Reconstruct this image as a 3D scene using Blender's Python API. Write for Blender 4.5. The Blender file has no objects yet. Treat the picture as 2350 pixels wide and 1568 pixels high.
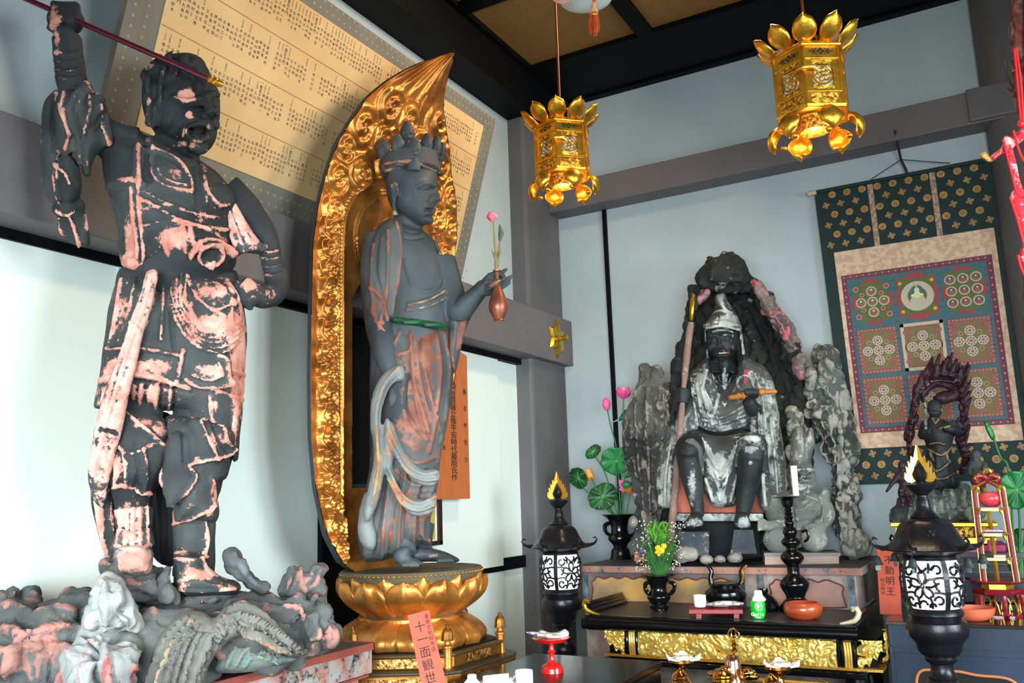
import bpy, bmesh, math, random
import numpy as np
from mathutils import Vector, Matrix, geometry
PI = math.pi
SC = bpy.context.scene
COL = SC.collection
# ---------------------------------------------------------------- camera
F = 1990.0
RT = np.array([0.86964923, 0.4926352, -0.03194952])
UP = np.array([0.11625126, -0.1414605, 0.98309439])
FW = np.array([-0.47978731, 0.85866145, 0.18029048])
C = np.array([2.76, -5.33, 1.55])
cam = bpy.data.cameras.new('camera'); cam.lens = F / 2350 * 36; cam.sensor_width = 36; cam.clip_start = 0.02
camo = bpy.data.objects.new('camera', cam); COL.objects.link(camo)
camo.matrix_world = Matrix(((RT[0], UP[0], -FW[0], C[0]), (RT[1], UP[1], -FW[1], C[1]), (RT[2], UP[2], -FW[2], C[2]), (0, 0, 0, 1)))
SC.camera = camo
# ---------------------------------------------------------------- world and main lights
W_ = bpy.data.worlds.new('daylight'); SC.world = W_; W_.use_nodes = True
bgn = W_.node_tree.nodes['Background']; bgn.inputs[0].default_value = (0.80, 0.93, 1.0, 1); bgn.inputs[1].default_value = 0.6
SC.view_settings.view_transform = 'Standard'; SC.view_settings.look = 'None'
SC.view_settings.gamma = 1.0; SC.view_settings.use_curve_mapping = False
SC.view_settings.exposure = 0.38
def area(name, loc, target, sx, sy, power, col, spread=180):
    l = bpy.data.lights.new(name, 'AREA'); l.shape = 'RECTANGLE'; l.size = sx; l.size_y = sy; l.energy = power; l.color = col
    o = bpy.data.objects.new(name, l); COL.objects.link(o); o.location = loc
    d = Vector(target) - Vector(loc); o.rotation_euler = d.to_track_quat('-Z', 'Y').to_euler(); l.spread = math.radians(spread)
    return o
area('doorway_daylight', (3.2, -7.4, 1.7), (1.0, -2.0, 1.0), 3.6, 2.0, 128, (0.86, 0.97, 1.0), 84)
area('side_opening_daylight', (5.7, -3.4, 1.9), (0.5, -2.0, 1.2), 2.6, 1.7, 50, (0.88, 0.98, 1.0), 78)
area('ceiling_lamp', (2.1, -1.6, 4.25), (0.5, -2.7, 2.9), 0.3, 0.3, 34, (1.0, 0.78, 0.52))
# ---------------------------------------------------------------- pixel to place helpers
def ray(x, y):
    d = RT * (x - 1175) - UP * (y - 784) + FW * F
    return d / np.linalg.norm(d)
def on(ax, val, x, y):
    d = ray(x, y); return C + d * ((val - C[ax]) / d[ax])
def projv(co):
    q = co - C; z = q @ FW
    return 1175 + F * (q @ RT) / z, 784 - F * (q @ UP) / z
class Fr:
    """vertical frame standing at a place: u to the right, w towards the viewer's side, z up"""
    def __init__(s, px, py, dist):
        d = ray(px, py); s.O = C + d * (dist / math.hypot(d[0], d[1])); s._ax()
    def _ax(s):
        w = np.array([C[0] - s.O[0], C[1] - s.O[1], 0.0]); s.w = w / np.linalg.norm(w)
        s.u = np.array([-s.w[1], s.w[0], 0.0]); s.k = np.linalg.norm(s.O - C) / F
    def p(s, x, y, v=0.0):
        d = ray(x, y); Q = s.O + s.w * v
        return C + d * (((Q - C) @ s.w) / (d @ s.w))
def FrAt(P):
    f = Fr.__new__(Fr); f.O = np.array(P, float); f._ax(); return f
# ---------------------------------------------------------------- objects
OFF = {}
def tag(o, label=None, cat=None, group=None, kind=None):
    if label: o['label'] = label
    if cat: o['category'] = cat
    if group: o['group'] = group
    if kind: o['kind'] = kind
    return o
def thing(name, label, cat, loc, group=None):
    o = bpy.data.objects.new(name, None); COL.objects.link(o); o.empty_display_size = 0.05
    o.location = tuple(float(a) for a in loc); OFF[o.name] = np.array(loc, float)
    return tag(o, label, cat, group)
def link_mesh(name, me, mat, parent=None, off=None):
    o = bpy.data.objects.new(name, me); COL.objects.link(o)
    if parent is not None: o.parent = parent; OFF[o.name] = OFF[parent.name]
    else: OFF[o.name] = np.array(off if off is not None else (0, 0, 0), float)
    if mat is not None:
        if len(me.materials) == 0: me.materials.append(mat)
    return o
def raw_mesh(name, V, Fs):
    me = bpy.data.meshes.new(name); me.from_pydata([tuple(map(float, v)) for v in V], [], [tuple(int(i) for i in f) for f in Fs]); me.update(); return me
class MB:
    def __init__(s): s.V = []; s.F = []
    def add(s, V, Fs):
        n = len(s.V); s.V.extend([tuple(map(float, v)) for v in V]); s.F.extend([tuple(n + int(i) for i in f) for f in Fs]); return s
    def box(s, c, d, rz=0.0, M=None):
        V = [(sx * d[0] / 2, sy * d[1] / 2, sz * d[2] / 2) for sz in (-1, 1) for sx, sy in ((-1, -1), (1, -1), (1, 1), (-1, 1))]
        if M is None: M = Matrix.Rotation(rz, 3, 'Z')
        V = [np.array(M @ Vector(v)) + np.array(c, float) for v in V]
        return s.add(V, [(3, 2, 1, 0), (4, 5, 6, 7), (0, 1, 5, 4), (1, 2, 6, 5), (2, 3, 7, 6), (3, 0, 4, 7)])
    def bx(s, x0, x1, y0, y1, z0, z1):
        return s.box(((x0 + x1) / 2, (y0 + y1) / 2, (z0 + z1) / 2), (abs(x1 - x0), abs(y1 - y0), abs(z1 - z0)))
    def tube(s, pts, rad, seg=10, flat=1.0, nrm=None):
        pts = [np.array(p, float) for p in pts]; n = len(pts)
        if not hasattr(rad, '__len__'): rad = [rad] * n
        V = []; Fs = []; prev = None
        for i, p in enumerate(pts):
            t = pts[min(i + 1, n - 1)] - pts[max(i - 1, 0)]; t = t / (np.linalg.norm(t) + 1e-9)
            a = prev if prev is not None else (np.array(nrm, float) if nrm is not None else (np.array([0, 0, 1.0]) if abs(t[2]) < .9 else np.array([1.0, 0, 0])))
            a = a - t * (a @ t); a /= (np.linalg.norm(a) + 1e-9); b = np.cross(t, a); prev = a
            for k in range(seg):
                an = 2 * PI * k / seg; V.append(p + rad[i] * (math.cos(an) * a * flat + math.sin(an) * b))
        for i in range(n - 1):
            for k in range(seg):
                k2 = (k + 1) % seg; Fs.append((i * seg + k, i * seg + k2, (i + 1) * seg + k2, (i + 1) * seg + k))
        Fs.append(tuple(range(seg - 1, -1, -1))); Fs.append(tuple((n - 1) * seg + k for k in range(seg)))
        return s.add(V, Fs)
    def lathe(s, c, prof, seg=32, axis=None, lobes=None):
        """prof: list of (r, h); axis None means z up"""
        c = np.array(c, float)
        if axis is None: a = np.array([1.0, 0, 0]); b = np.array([0, 1.0, 0]); t = np.array([0, 0, 1.0])
        else:
            t = np.array(axis, float); t /= np.linalg.norm(t); a = np.cross(t, [0, 0, 1.0] if abs(t[2]) < .9 else [1.0, 0, 0]); a /= np.linalg.norm(a); b = np.cross(t, a)
        V = []; Fs = []
        for (r, h) in prof:
            for k in range(seg):
                an = 2 * PI * k / seg; rr = r * (1 + (lobes[1] * math.cos(lobes[0] * an) if lobes else 0))
                V.append(c + rr * (math.cos(an) * a + math.sin(an) * b) + h * t)
        m = len(prof)
        for i in range(m - 1):
            for k in range(seg):
                k2 = (k + 1) % seg; Fs.append((i * seg + k, i * seg + k2, (i + 1) * seg + k2, (i + 1) * seg + k))
        Fs.append(tuple(range(seg - 1, -1, -1))); Fs.append(tuple((m - 1) * seg + k for k in range(seg)))
        return s.add(V, Fs)
    def ball(s, c, r, seg=16, rings=10, M=None):
        r = (r, r, r) if not hasattr(r, '__len__') else r
        V = []; Fs = []; c = np.array(c, float)
        for i in range(rings + 1):
            th = PI * i / rings
            for k in range(seg):
                an = 2 * PI * k / seg
                v = np.array([r[0] * math.sin(th) * math.cos(an), r[1] * math.sin(th) * math.sin(an), r[2] * math.cos(th)])
                if M is not None: v = M @ v
                V.append(c + v)
        for i in range(rings):
            for k in range(seg):
                k2 = (k + 1) % seg; Fs.append((i * seg + k, (i + 1) * seg + k, (i + 1) * seg + k2, i * seg + k2))
        return s.add(V, Fs)
    def prism(s, poly, a, b, n, o, t):
        """extrude 2D poly (in axes a,b from origin o) along n by +-t/2"""
        a, b, n, o = (np.array(q, float) for q in (a, b, n, o)); m = len(poly)
        V = [o + a * x + b * y - n * t / 2 for x, y in poly] + [o + a * x + b * y + n * t / 2 for x, y in poly]
        return s.add(V, [tuple(range(m - 1, -1, -1)), tuple(range(m, 2 * m))] + [(i, (i + 1) % m, m + (i + 1) % m, m + i) for i in range(m)])
    def infl(s, fr, poly, v0=0.0, thick=0.1, back=None, step=None, prof=0.5, v1=None):
        """puff a traced outline (px) into a solid with its own thickness; v0 may vary: function(x, y)"""
        poly = smooth_poly(poly, step or 8); P2 = np.array(poly)
        back = thick if back is None else back
        st = step or max(5, math.sqrt(((P2[:, 0].max() - P2[:, 0].min()) * (P2[:, 1].max() - P2[:, 1].min())) / 500))
        xs = np.arange(P2[:, 0].min() + st / 2, P2[:, 0].max(), st); ys = np.arange(P2[:, 1].min() + st / 2, P2[:, 1].max(), st)
        gx, gy = np.meshgrid(xs, ys); gx = gx.ravel(); gy = gy.ravel()
        d, ins = poly_dist(gx, gy, P2); ok = ins & (d > st * .4); R = max(d[ok].max() if ok.any() else 1, 1e-3)
        pts = [Vector((float(a), float(b))) for a, b in P2] + [Vector((float(a), float(b))) for a, b in zip(gx[ok], gy[ok])]
        m = len(P2); r = geometry.delaunay_2d_cdt(pts, [(i, (i + 1) % m) for i in range(m)], [], 1, 1e-4)
        vv = np.array([(p.x, p.y) for p in r[0]]); dd, _ = poly_dist(vv[:, 0], vv[:, 1], P2)
        dn = np.clip(dd / R, 0, 1); h = (1 - (1 - dn) ** 2) ** prof; edge = dd < 1e-2
        vf = v0 if callable(v0) else (lambda x, y: v0)
        V = []; top = []; bot = []
        for i, (x, y) in enumerate(vv):
            b0 = vf(x, y)
            if edge[i]: V.append(fr.p(x, y, b0)); top.append(len(V) - 1); bot.append(len(V) - 1)
            else:
                V.append(fr.p(x, y, b0 + thick * h[i])); top.append(len(V) - 1)
                V.append(fr.p(x, y, b0 - back * h[i])); bot.append(len(V) - 1)
        Fs = []
        for f in r[2]:
            Fs.append(tuple(top[i] for i in f)); g = tuple(bot[i] for i in reversed(f))
            if set(g) != set(Fs[-1]): Fs.append(g)
        return s.add(V, Fs)
    def build(s, name, mat, parent=None, smooth=True, bevel=0, sub=0, off=None, ang=None, tri=None):
        o3 = OFF[parent.name] if parent is not None else np.array(off if off is not None else np.mean(np.array(s.V), 0) * [1, 1, 0] + [0, 0, min(v[2] for v in s.V)])
        me = raw_mesh(name, np.array(s.V) - o3, s.F)
        bm = bmesh.new(); bm.from_mesh(me); bmesh.ops.recalc_face_normals(bm, faces=bm.faces); bm.to_mesh(me); bm.free()
        if smooth: me.polygons.foreach_set('use_smooth', [True] * len(me.polygons))
        o = link_mesh(name, me, mat, parent, o3)
        if parent is None: o.location = tuple(o3)
        if smooth and not sub and (ang is None or ang):
            try: me.set_sharp_from_angle(angle=math.radians(ang or 38))
            except Exception: pass
        if bevel:
            b = o.modifiers.new('bevel', 'BEVEL'); b.width = bevel; b.segments = 2; b.limit_method = 'ANGLE'
        if sub:
            b = o.modifiers.new('sub', 'SUBSURF'); b.levels = sub; b.render_levels = sub
        return o
def smooth_poly(poly, step):
    """closed Catmull-Rom through the traced points"""
    n = len(poly); out = []
    for i in range(n):
        p0, p1, p2, p3 = (np.array(poly[(i + k) % n][:2], float) for k in (-1, 0, 1, 2))
        m = max(1, int(np.linalg.norm(p2 - p1) / step))
        for k in range(m):
            t = k / m
            out.append(0.5 * ((2 * p1) + (p2 - p0) * t + (2 * p0 - 5 * p1 + 4 * p2 - p3) * t * t + (3 * p1 - p0 - 3 * p2 + p3) * t ** 3))
    return out
def spline(pts, m=6):
    """open Catmull-Rom for points of any dimension"""
    P_ = [np.array(p, float) for p in pts]; n = len(P_); out = []
    for i in range(n - 1):
        p0 = P_[max(i - 1, 0)]; p1 = P_[i]; p2 = P_[i + 1]; p3 = P_[min(i + 2, n - 1)]
        for k in range(m):
            t = k / m; out.append(0.5 * ((2 * p1) + (p2 - p0) * t + (2 * p0 - 5 * p1 + 4 * p2 - p3) * t * t + (3 * p1 - p0 - 3 * p2 + p3) * t ** 3))
    out.append(P_[-1]); return out
def seg_dist(x, y, a, b):
    dx, dy = b[0] - a[0], b[1] - a[1]; L = dx * dx + dy * dy + 1e-9
    t = np.clip(((x - a[0]) * dx + (y - a[1]) * dy) / L, 0, 1)
    return np.hypot(x - a[0] - t * dx, y - a[1] - t * dy)
def poly_dist(x, y, P2):
    d = np.full(len(x), 1e9); ins = np.zeros(len(x), bool); n = len(P2)
    for i in range(n):
        a = P2[i]; b = P2[(i + 1) % n]; d = np.minimum(d, seg_dist(x, y, a, b))
        c = ((a[1] > y) != (b[1] > y)) & (x < (b[0] - a[0]) * (y - a[1]) / (b[1] - a[1] + 1e-12) + a[0]); ins ^= c
    return d, ins
def nz(co, s, seed=0):
    """cheap smooth noise for arrays of points, about -1..1"""
    r = np.random.default_rng(seed); o = np.zeros(len(co)); A = 0
    for k in range(9):
        d = r.normal(size=3); d /= np.linalg.norm(d); f = s * (0.6 + 1.3 * r.random()); a = 1 / (0.7 + f / s)
        o += a * np.sin(co @ d * f + r.random() * 6.28 + 1.5 * np.sin(co @ np.roll(d, 1) * f * .6)); A += a
    return o / A * 2
HS, WS = 1.35, 1.0
def sculpt(mb, name, voxel, mat, parent, strokes=(), disp=(), smooth=2, paint=(), noise=(), post=None, off=None):
    """fuse overlapping solids into one surface, then carve traced strokes into it.
    strokes: (points_px, width_px, height_m, wear); paint: (x, y, r, value); noise: (scale, amount, seed)"""
    me = raw_mesh('tmp', mb.V, mb.F); o = bpy.data.objects.new('tmp', me); COL.objects.link(o)
    bm = bmesh.new(); bm.from_mesh(me); bmesh.ops.recalc_face_normals(bm, faces=bm.faces); bm.to_mesh(me); bm.free()
    r = o.modifiers.new('r', 'REMESH'); r.mode = 'VOXEL'; r.voxel_size = voxel
    if smooth:
        q = o.modifiers.new('s', 'SMOOTH'); q.factor = 0.5; q.iterations = smooth
    for (tt, sz, amt) in disp:
        tx = bpy.data.textures.new('t', tt); tx.noise_scale = sz
        if tt == 'VORONOI': tx.distance_metric = 'DISTANCE'
        q = o.modifiers.new('d', 'DISPLACE'); q.texture = tx; q.strength = amt; q.texture_coords = 'GLOBAL'; q.mid_level = 0.5
    dg = bpy.context.evaluated_depsgraph_get(); dg.update()
    new = bpy.data.meshes.new_from_object(o.evaluated_get(dg)); bpy.data.objects.remove(o)
    n = len(new.vertices); co = np.empty(n * 3); new.vertices.foreach_get('co', co); co = co.reshape(-1, 3)
    nm = np.empty(n * 3); new.vertices.foreach_get('normal', nm); nm = nm.reshape(-1, 3)
    px, py = projv(co); tc = C - co; tc /= np.linalg.norm(tc, axis=1)[:, None]; fc = np.clip((nm * tc).sum(1) * 2.2, 0, 1)
    wear = np.zeros(n); dsp = np.zeros(n)
    for st in strokes:
        pts, w, h = st[:3]; wr = st[3] if len(st) > 3 else 0
        pts = spline(pts, 4) if len(pts) > 2 else pts
        A_ = np.array(pts); x0, y0 = A_.min(0) - w * 3; x1, y1 = A_.max(0) + w * 3
        ix = np.where((px > x0) & (px < x1) & (py > y0) & (py < y1) & (fc > 0.02))[0]
        if len(ix) == 0: continue
        d = np.full(len(ix), 1e9)
        for a, b in zip(pts[:-1], pts[1:]): d = np.minimum(d, seg_dist(px[ix], py[ix], a, b))
        g = np.exp(-(d / w) ** 2) * fc[ix]; dsp[ix] += HS * h * g; wear[ix] += WS * wr * np.exp(-(d / (w * 1.1)) ** 2)
    for (x, y, rr, val) in paint:
        ry = rr[1] if hasattr(rr, '__len__') else rr; rx = rr[0] if hasattr(rr, '__len__') else rr
        g = np.exp(-(((px - x) / rx) ** 2 + ((py - y) / ry) ** 2) ** 1.6); wear += val * g * np.clip(fc + .15, 0, 1)
    for q in noise:
        n_ = nz(co * [1, 1, q[3]] if len(q) > 3 else co, q[0], q[2]); dsp += q[1] * ((1 - 2.4 * np.abs(n_)) if len(q) > 3 else n_)
    co = co + nm * dsp[:, None]
    if post is not None: co = post(co, nm, px, py, fc)
    o3 = OFF[parent.name] if parent is not None else np.array(off if off is not None else (0, 0, 0), float)
    new.vertices.foreach_set('co', (co - o3).ravel()); new.materials.clear()
    at = new.attributes.new('wear', 'FLOAT', 'POINT'); at.data.foreach_set('value', np.clip(wear, -2, 2))
    new.polygons.foreach_set('use_smooth', [True] * len(new.polygons)); new.update(); new.name = name
    ob = link_mesh(name, new, mat, parent, o3)
    if parent is None: ob.location = tuple(o3)
    return ob
def copy_tree(o, parent=None, dloc=None):
    c = o.copy(); COL.objects.link(c)
    if parent is not None: c.parent = parent
    for ch in [q for q in KIDS.get(o.name, [])]: copy_tree(ch, c)
    return c
KIDS = {}
def index_kids(root):
    for ob in [q for q in COL.objects if q.parent == root]:
        KIDS.setdefault(root.name, []).append(ob); index_kids(ob)
# ---------------------------------------------------------------- materials
def nt(name):
    m = bpy.data.materials.new(name); m.use_nodes = True; t = m.node_tree; return m, t, t.nodes['Principled BSDF']
def c4(c): return (c[0], c[1], c[2], 1)
def sr(r, g, b):
    """sRGB 0..255 to linear"""
    return tuple(((v / 255) / 12.92 if v / 255 <= 0.04045 else ((v / 255 + 0.055) / 1.055) ** 2.4) for v in (r, g, b))
def noise_node(t, scale, detail=4, rough=.55, coord='Object', stretch=None):
    tc = t.nodes.new('ShaderNodeTexCoord'); n = t.nodes.new('ShaderNodeTexNoise'); n.inputs['Scale'].default_value = scale; n.inputs['Detail'].default_value = detail; n.inputs['Roughness'].default_value = rough
    if stretch:
        mp = t.nodes.new('ShaderNodeMapping'); mp.inputs['Scale'].default_value = stretch; t.links.new(tc.outputs[coord], mp.inputs[0]); t.links.new(mp.outputs[0], n.inputs['Vector'])
    else: t.links.new(tc.outputs[coord], n.inputs['Vector'])
    return n
def ramp(t, src, stops):
    r = t.nodes.new('ShaderNodeValToRGB'); e = r.color_ramp.elements
    while len(e) < len(stops): e.new(0.5)
    for i, (p, c) in enumerate(stops): e[i].position = p; e[i].color = c4(c) if len(c) == 3 else c
    t.links.new(src, r.inputs[0]); return r
def bump(t, b, src, strength, dist=0.01):
    n = t.nodes.new('ShaderNodeBump'); n.inputs['Strength'].default_value = strength; n.inputs['Distance'].default_value = dist
    t.links.new(src, n.inputs['Height']); t.links.new(n.outputs[0], b.inputs['Normal']); return n
def M_(name, col, rough=0.5, metal=0.0, var=0.12, scale=8, bmp=0.0, bscale=60, stretch=None, col2=None, emit=0, spec=None, coat=0, lo=.3, hi=.7):
    m, t, b = nt(name); b.inputs['Roughness'].default_value = rough; b.inputs['Metallic'].default_value = metal
    n = noise_node(t, scale, stretch=stretch); c2 = col2 if col2 is not None else tuple(v * (1 - var * 2) for v in col)
    r = ramp(t, n.outputs[0], [(lo, c2), (hi, col)]); t.links.new(r.outputs[0], b.inputs['Base Color'])
    if bmp:
        k = noise_node(t, bscale, stretch=stretch); bump(t, b, k.outputs[0], bmp)
    if emit: b.inputs['Emission Color'].default_value = c4(col); b.inputs['Emission Strength'].default_value = emit
    if spec is not None: b.inputs['Specular IOR Level'].default_value = spec
    if coat: b.inputs['Coat Weight'].default_value = coat; b.inputs['Coat Roughness'].default_value = 0.1
    return m
def worn(name, base, base2, worn1, worn2, nscale=14, amp=0.9, th=0.62, rough=0.75, bmp=0.35, stretch=None, metal=0, point=3.0):
    """old paint: base paint flaked off to a second layer where the carved wear map and noise say so"""
    m, t, b = nt(name); b.inputs['Roughness'].default_value = rough; b.inputs['Metallic'].default_value = metal; b.inputs['Specular IOR Level'].default_value = 0.3
    at = t.nodes.new('ShaderNodeAttribute'); at.attribute_name = 'wear'
    n1 = noise_node(t, nscale, 8, .72, stretch=stretch); n2 = noise_node(t, nscale * .35, 3, .5)
    ma = t.nodes.new('ShaderNodeMath'); ma.operation = 'MULTIPLY_ADD'; t.links.new(n1.outputs[0], ma.inputs[0]); ma.inputs[1].default_value = amp * 4; ma.inputs[2].default_value = -amp * 2
    ad = t.nodes.new('ShaderNodeMath'); ad.operation = 'ADD'; t.links.new(ma.outputs[0], ad.inputs[0]); t.links.new(at.outputs['Fac'], ad.inputs[1])
    gm = t.nodes.new('ShaderNodeNewGeometry'); pm = t.nodes.new('ShaderNodeMath'); pm.operation = 'MULTIPLY_ADD'; t.links.new(gm.outputs['Pointiness'], pm.inputs[0]); pm.inputs[1].default_value = point; pm.inputs[2].default_value = -point * .5
    n4 = noise_node(t, nscale * 5, 6, .7); pn = t.nodes.new('ShaderNodeMath'); pn.operation = 'MULTIPLY_ADD'; t.links.new(n4.outputs[0], pn.inputs[0]); pn.inputs[1].default_value = amp * 2.4; pn.inputs[2].default_value = -amp * 1.2
    a2 = t.nodes.new('ShaderNodeMath'); a2.operation = 'ADD'; t.links.new(ad.outputs[0], a2.inputs[0]); t.links.new(pm.outputs[0], a2.inputs[1])
    a3 = t.nodes.new('ShaderNodeMath'); a3.operation = 'ADD'; t.links.new(a2.outputs[0], a3.inputs[0]); t.links.new(pn.outputs[0], a3.inputs[1]); ad = a3
    th_ = ramp(t, ad.outputs[0], [(max(th - .10, 0), (0, 0, 0)), (min(th + .06, 1), (1, 1, 1))])
    rb = ramp(t, n2.outputs[0], [(.35, base), (.65, base2)]); n3 = noise_node(t, nscale * 1.7, 4)
    rw = ramp(t, n3.outputs[0], [(.38, worn1), (.62, worn2)])
    mx = t.nodes.new('ShaderNodeMix'); mx.data_type = 'RGBA'; t.links.new(th_.outputs[0], mx.inputs[0]); t.links.new(rb.outputs[0], mx.inputs[6]); t.links.new(rw.outputs[0], mx.inputs[7])
    t.links.new(mx.outputs[2], b.inputs['Base Color'])
    bump(t, b, ad.outputs[0], bmp, 0.006)
    return m
GOLD = M_('gold_leaf', sr(255, 206, 90), .26, .8, col2=sr(214, 140, 38), scale=14, bmp=.12, bscale=90)
BRONZEGOLD = M_('old_gold_leaf', sr(236, 160, 76), .36, .72, col2=sr(150, 88, 34), scale=9, bmp=.15, bscale=60)
GOLDDIM = M_('dull_gold', sr(206, 150, 62), .45, .9, col2=sr(120, 78, 30), scale=10, bmp=.15)
BRASS = M_('polished_brass', sr(240, 190, 110), .18, 1, col2=sr(200, 140, 70), scale=10)
LACQ = M_('black_lacquer', sr(10, 11, 14), .20, 0, scale=6, spec=.4, coat=.15)
IRON = M_('black_iron', sr(38, 37, 42), .30, .55, scale=20, bmp=.08, bscale=120)
BLACKWOOD = M_('black_stained_wood', sr(5, 6, 10), .6, 0, scale=5, spec=.15)
REDLACQ = M_('red_lacquer', sr(214, 28, 22), .22, 0, scale=5, coat=.4)
WHITEC = M_('white_porcelain', sr(238, 240, 240), .2, 0, var=.03)
PAPER = M_('white_paper', sr(236, 236, 232), .8, 0, var=.05)
def ink_text(body, size, name, parent, o, a, b, mat, depth=0.0008, vertical=True, gap=1.05, font_scale=(1, 1)):
    """one glyph after another running down (or along) a surface: a = reading right, b = up"""
    a = np.array(a, float); b = np.array(b, float); a /= np.linalg.norm(a); b /= np.linalg.norm(b); n = np.cross(a, b)
    V = []; Fs = []
    for i, ch in enumerate(body):
        if ch == ' ': continue
        g = glyph(ch)
        if g is None: continue
        base = np.array(o, float) + (-(b * size * gap * i) if vertical else a * size * gap * i)
        k = len(V)
        for (x, y) in g[0]: V.append(base + a * ((x - .5) * size * font_scale[0]) + b * ((y - .4) * size * font_scale[1]) + n * depth)
        Fs += [tuple(k + j for j in f) for f in g[1]]
    if not V: return None
    off = OFF[parent.name] if parent is not None else np.array([0, 0, 0.])
    me = raw_mesh(name, np.array(V) - off, Fs); return link_mesh(name, me, mat, parent)
_G = {}
def glyph(ch):
    if ch in _G: return _G[ch]
    cu = bpy.data.curves.new('g', 'FONT'); cu.body = ch; cu.resolution_u = 2; cu.size = 1.0; ob = bpy.data.objects.new('g', cu); COL.objects.link(ob)
    dg = bpy.context.evaluated_depsgraph_get(); dg.update(); me = bpy.data.meshes.new_from_object(ob.evaluated_get(dg))
    r = ([(v.co.x, v.co.y) for v in me.vertices], [tuple(p.vertices) for p in me.polygons]) if len(me.vertices) else None
    bpy.data.objects.remove(ob); bpy.data.meshes.remove(me); _G[ch] = r; return r
INK = M_('black_ink', sr(24, 20, 18), .8, 0, var=.05)
# ================================================================ ROOM
def struct(name, mb, mat, **k):
    o = mb.build(name, mat, **k); o['kind'] = 'structure'; return o
PLAST = M_('grey_plaster', sr(186, 198, 202), .85, 0, col2=sr(166, 180, 184), scale=1.3, bmp=.04, bscale=30)
PANEL = M_('white_paper_panel', sr(230, 240, 235), .6, 0, col2=sr(222, 234, 228), scale=1)
BEAMM = M_('grey_painted_timber', sr(112, 106, 106), .6, 0, col2=sr(98, 94, 96), scale=3, stretch=(1, 1, 1))
PILM = M_('grey_pillar_paint', sr(104, 101, 102), .6, 0, col2=sr(86, 86, 88), scale=2.2)
FLOORM = M_('dark_floor_boards', sr(40, 34, 32), .4, 0, scale=4, stretch=(1, 12, 1))
CEILW, ct, cb = nt('ceiling_cedar'); cb.inputs['Roughness'].default_value = .6
_n = noise_node(ct, 9, 6, .6, stretch=(1, 14, 1)); _r = ramp(ct, _n.outputs[0], [(.3, sr(128, 90, 44)), (.7, sr(168, 122, 62))]); ct.links.new(_r.outputs[0], cb.inputs['Base Color'])
struct('floor', MB().bx(-.3, 6.2, -9, .3, -.1, 0), FLOORM, smooth=False)
struct('wall_back', MB().bx(-.3, 6.2, 0, .2, 0, 4.6), PLAST, smooth=False)
# left wall: plaster above the beam, sliding panels below it
struct('wall_left', MB().bx(-.2, .08, -9, 0, 2.5, 4.6).bx(-.2, .08, -9, 0, 0, .25), PLAST, smooth=False)
def panel(i, y0, y1, x=.1):
    p = MB().bx(x - .03, x, y0, y1, 0.25, 2.42); struct('door_%d' % i, p, PANEL, smooth=False)
panel(1, -6.0, -3.42, .112); panel(2, -3.42, -2.37, .1); panel(3, -1.96, -.78, .112); panel(4, -.78, -.5, .085)
struct('trim_1', MB().bx(.04, .125, -9, -.5, 2.405, 2.46), BLACKWOOD, smooth=False)
struct('trim_2', MB().bx(.04, .11, -.87, -.48, 1.145, 1.215).bx(.04, .118, -1.3, -.78, 1.145, 1.175), BLACKWOOD, smooth=False)
struct('trim_3', MB().bx(.03, .125, -2.37, -1.955, .25, 2.43), BLACKWOOD, smooth=False)
struct('trim_4', MB().bx(.035, .115, -1.96, -1.3, 1.93, 1.975), BLACKWOOD, smooth=False)
EDGE = M_('pale_blue_edge', sr(150, 200, 225), .5, 0, var=.02)
struct('trim_5', MB().bx(.10, .118, -3.425, -3.412, .25, 2.42), EDGE, smooth=False)
struct('beam_left', MB().bx(.02, .26, -9, -.001, 2.44, 2.752), BEAMM, smooth=False, bevel=.006)
struct('pillar_corner', MB().bx(-.05, .2, -.5, 0, 0, 4.34), PILM, smooth=False, bevel=.022)
struct('beam_back', MB().bx(.2, 3.0, -.17, 0, 3.50, 3.69), BEAMM, smooth=False, bevel=.005)
struct('pillar_right', MB().lathe((3.04, -.02, 0), [(.165, 0), (.165, 3.42), (.165, 3.44), (.165, 4.34)], 48), PILM)
struct('pillar_collar', MB().bx(2.8, 3.5, -.19, 0, 3.51, 3.70), BEAMM, smooth=False, bevel=.01)
struct('trim_6', MB().bx(.535, .562, -.02, 0, 0, 3.51), BLACKWOOD, smooth=False)
# ceiling: black frame grid under recessed cedar boards, heavy black border along both walls
cf = MB().bx(-.2, .334, -9, 0, 4.34, 4.44).bx(.334, 6.2, -.61, 0, 4.34, 4.44)
xs = [1.085, 1.93, 2.78, 3.63, 4.48, 5.33]
for x in xs: cf.bx(x, x + .095, -9, -.61, 4.34, 4.44)
for k in range(9): cf.bx(.334, 6.2, -1.49 - k * .88, -1.395 - k * .88, 4.341, 4.441)
struct('ceiling', cf, BLACKWOOD, smooth=False)
struct('ceiling_boards', MB().bx(-.2, 6.2, -9, 0, 4.375, 4.5), CEILW, smooth=False)
struct('trim_7', MB().bx(-.2, .3, -9, 0, 4.09, 4.34), BLACKWOOD, smooth=False)
struct('trim_8', MB().bx(-.2, 6.2, -.06, 0, 4.325, 4.34), BLACKWOOD, smooth=False)
struct('wall_right', MB().bx(6.0, 6.2, -9, -4.9, 0, 4.5).bx(6.0, 6.2, -2.4, 0, 0, 4.5).bx(6.0, 6.2, -4.9, -2.4, 3.0, 4.5).bx(6.0, 6.2, -4.9, -2.4, 0, .9), PLAST, smooth=False)
struct('wall_front', MB().bx(-.3, 6.2, -9.2, -9, 2.9, 4.6).bx(-.3, .9, -9.2, -9, 0, 2.9).bx(5.6, 6.2, -9.2, -9, 0, 2.9), PLAST, smooth=False)
struct('added_shade_trim', MB().bx(-.2, 6.0, -6.35, -6.2, 2.3, 4.34), BEAMM, smooth=False)  # unseen lintel added behind the camera to keep daylight off the upper left wall
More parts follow.
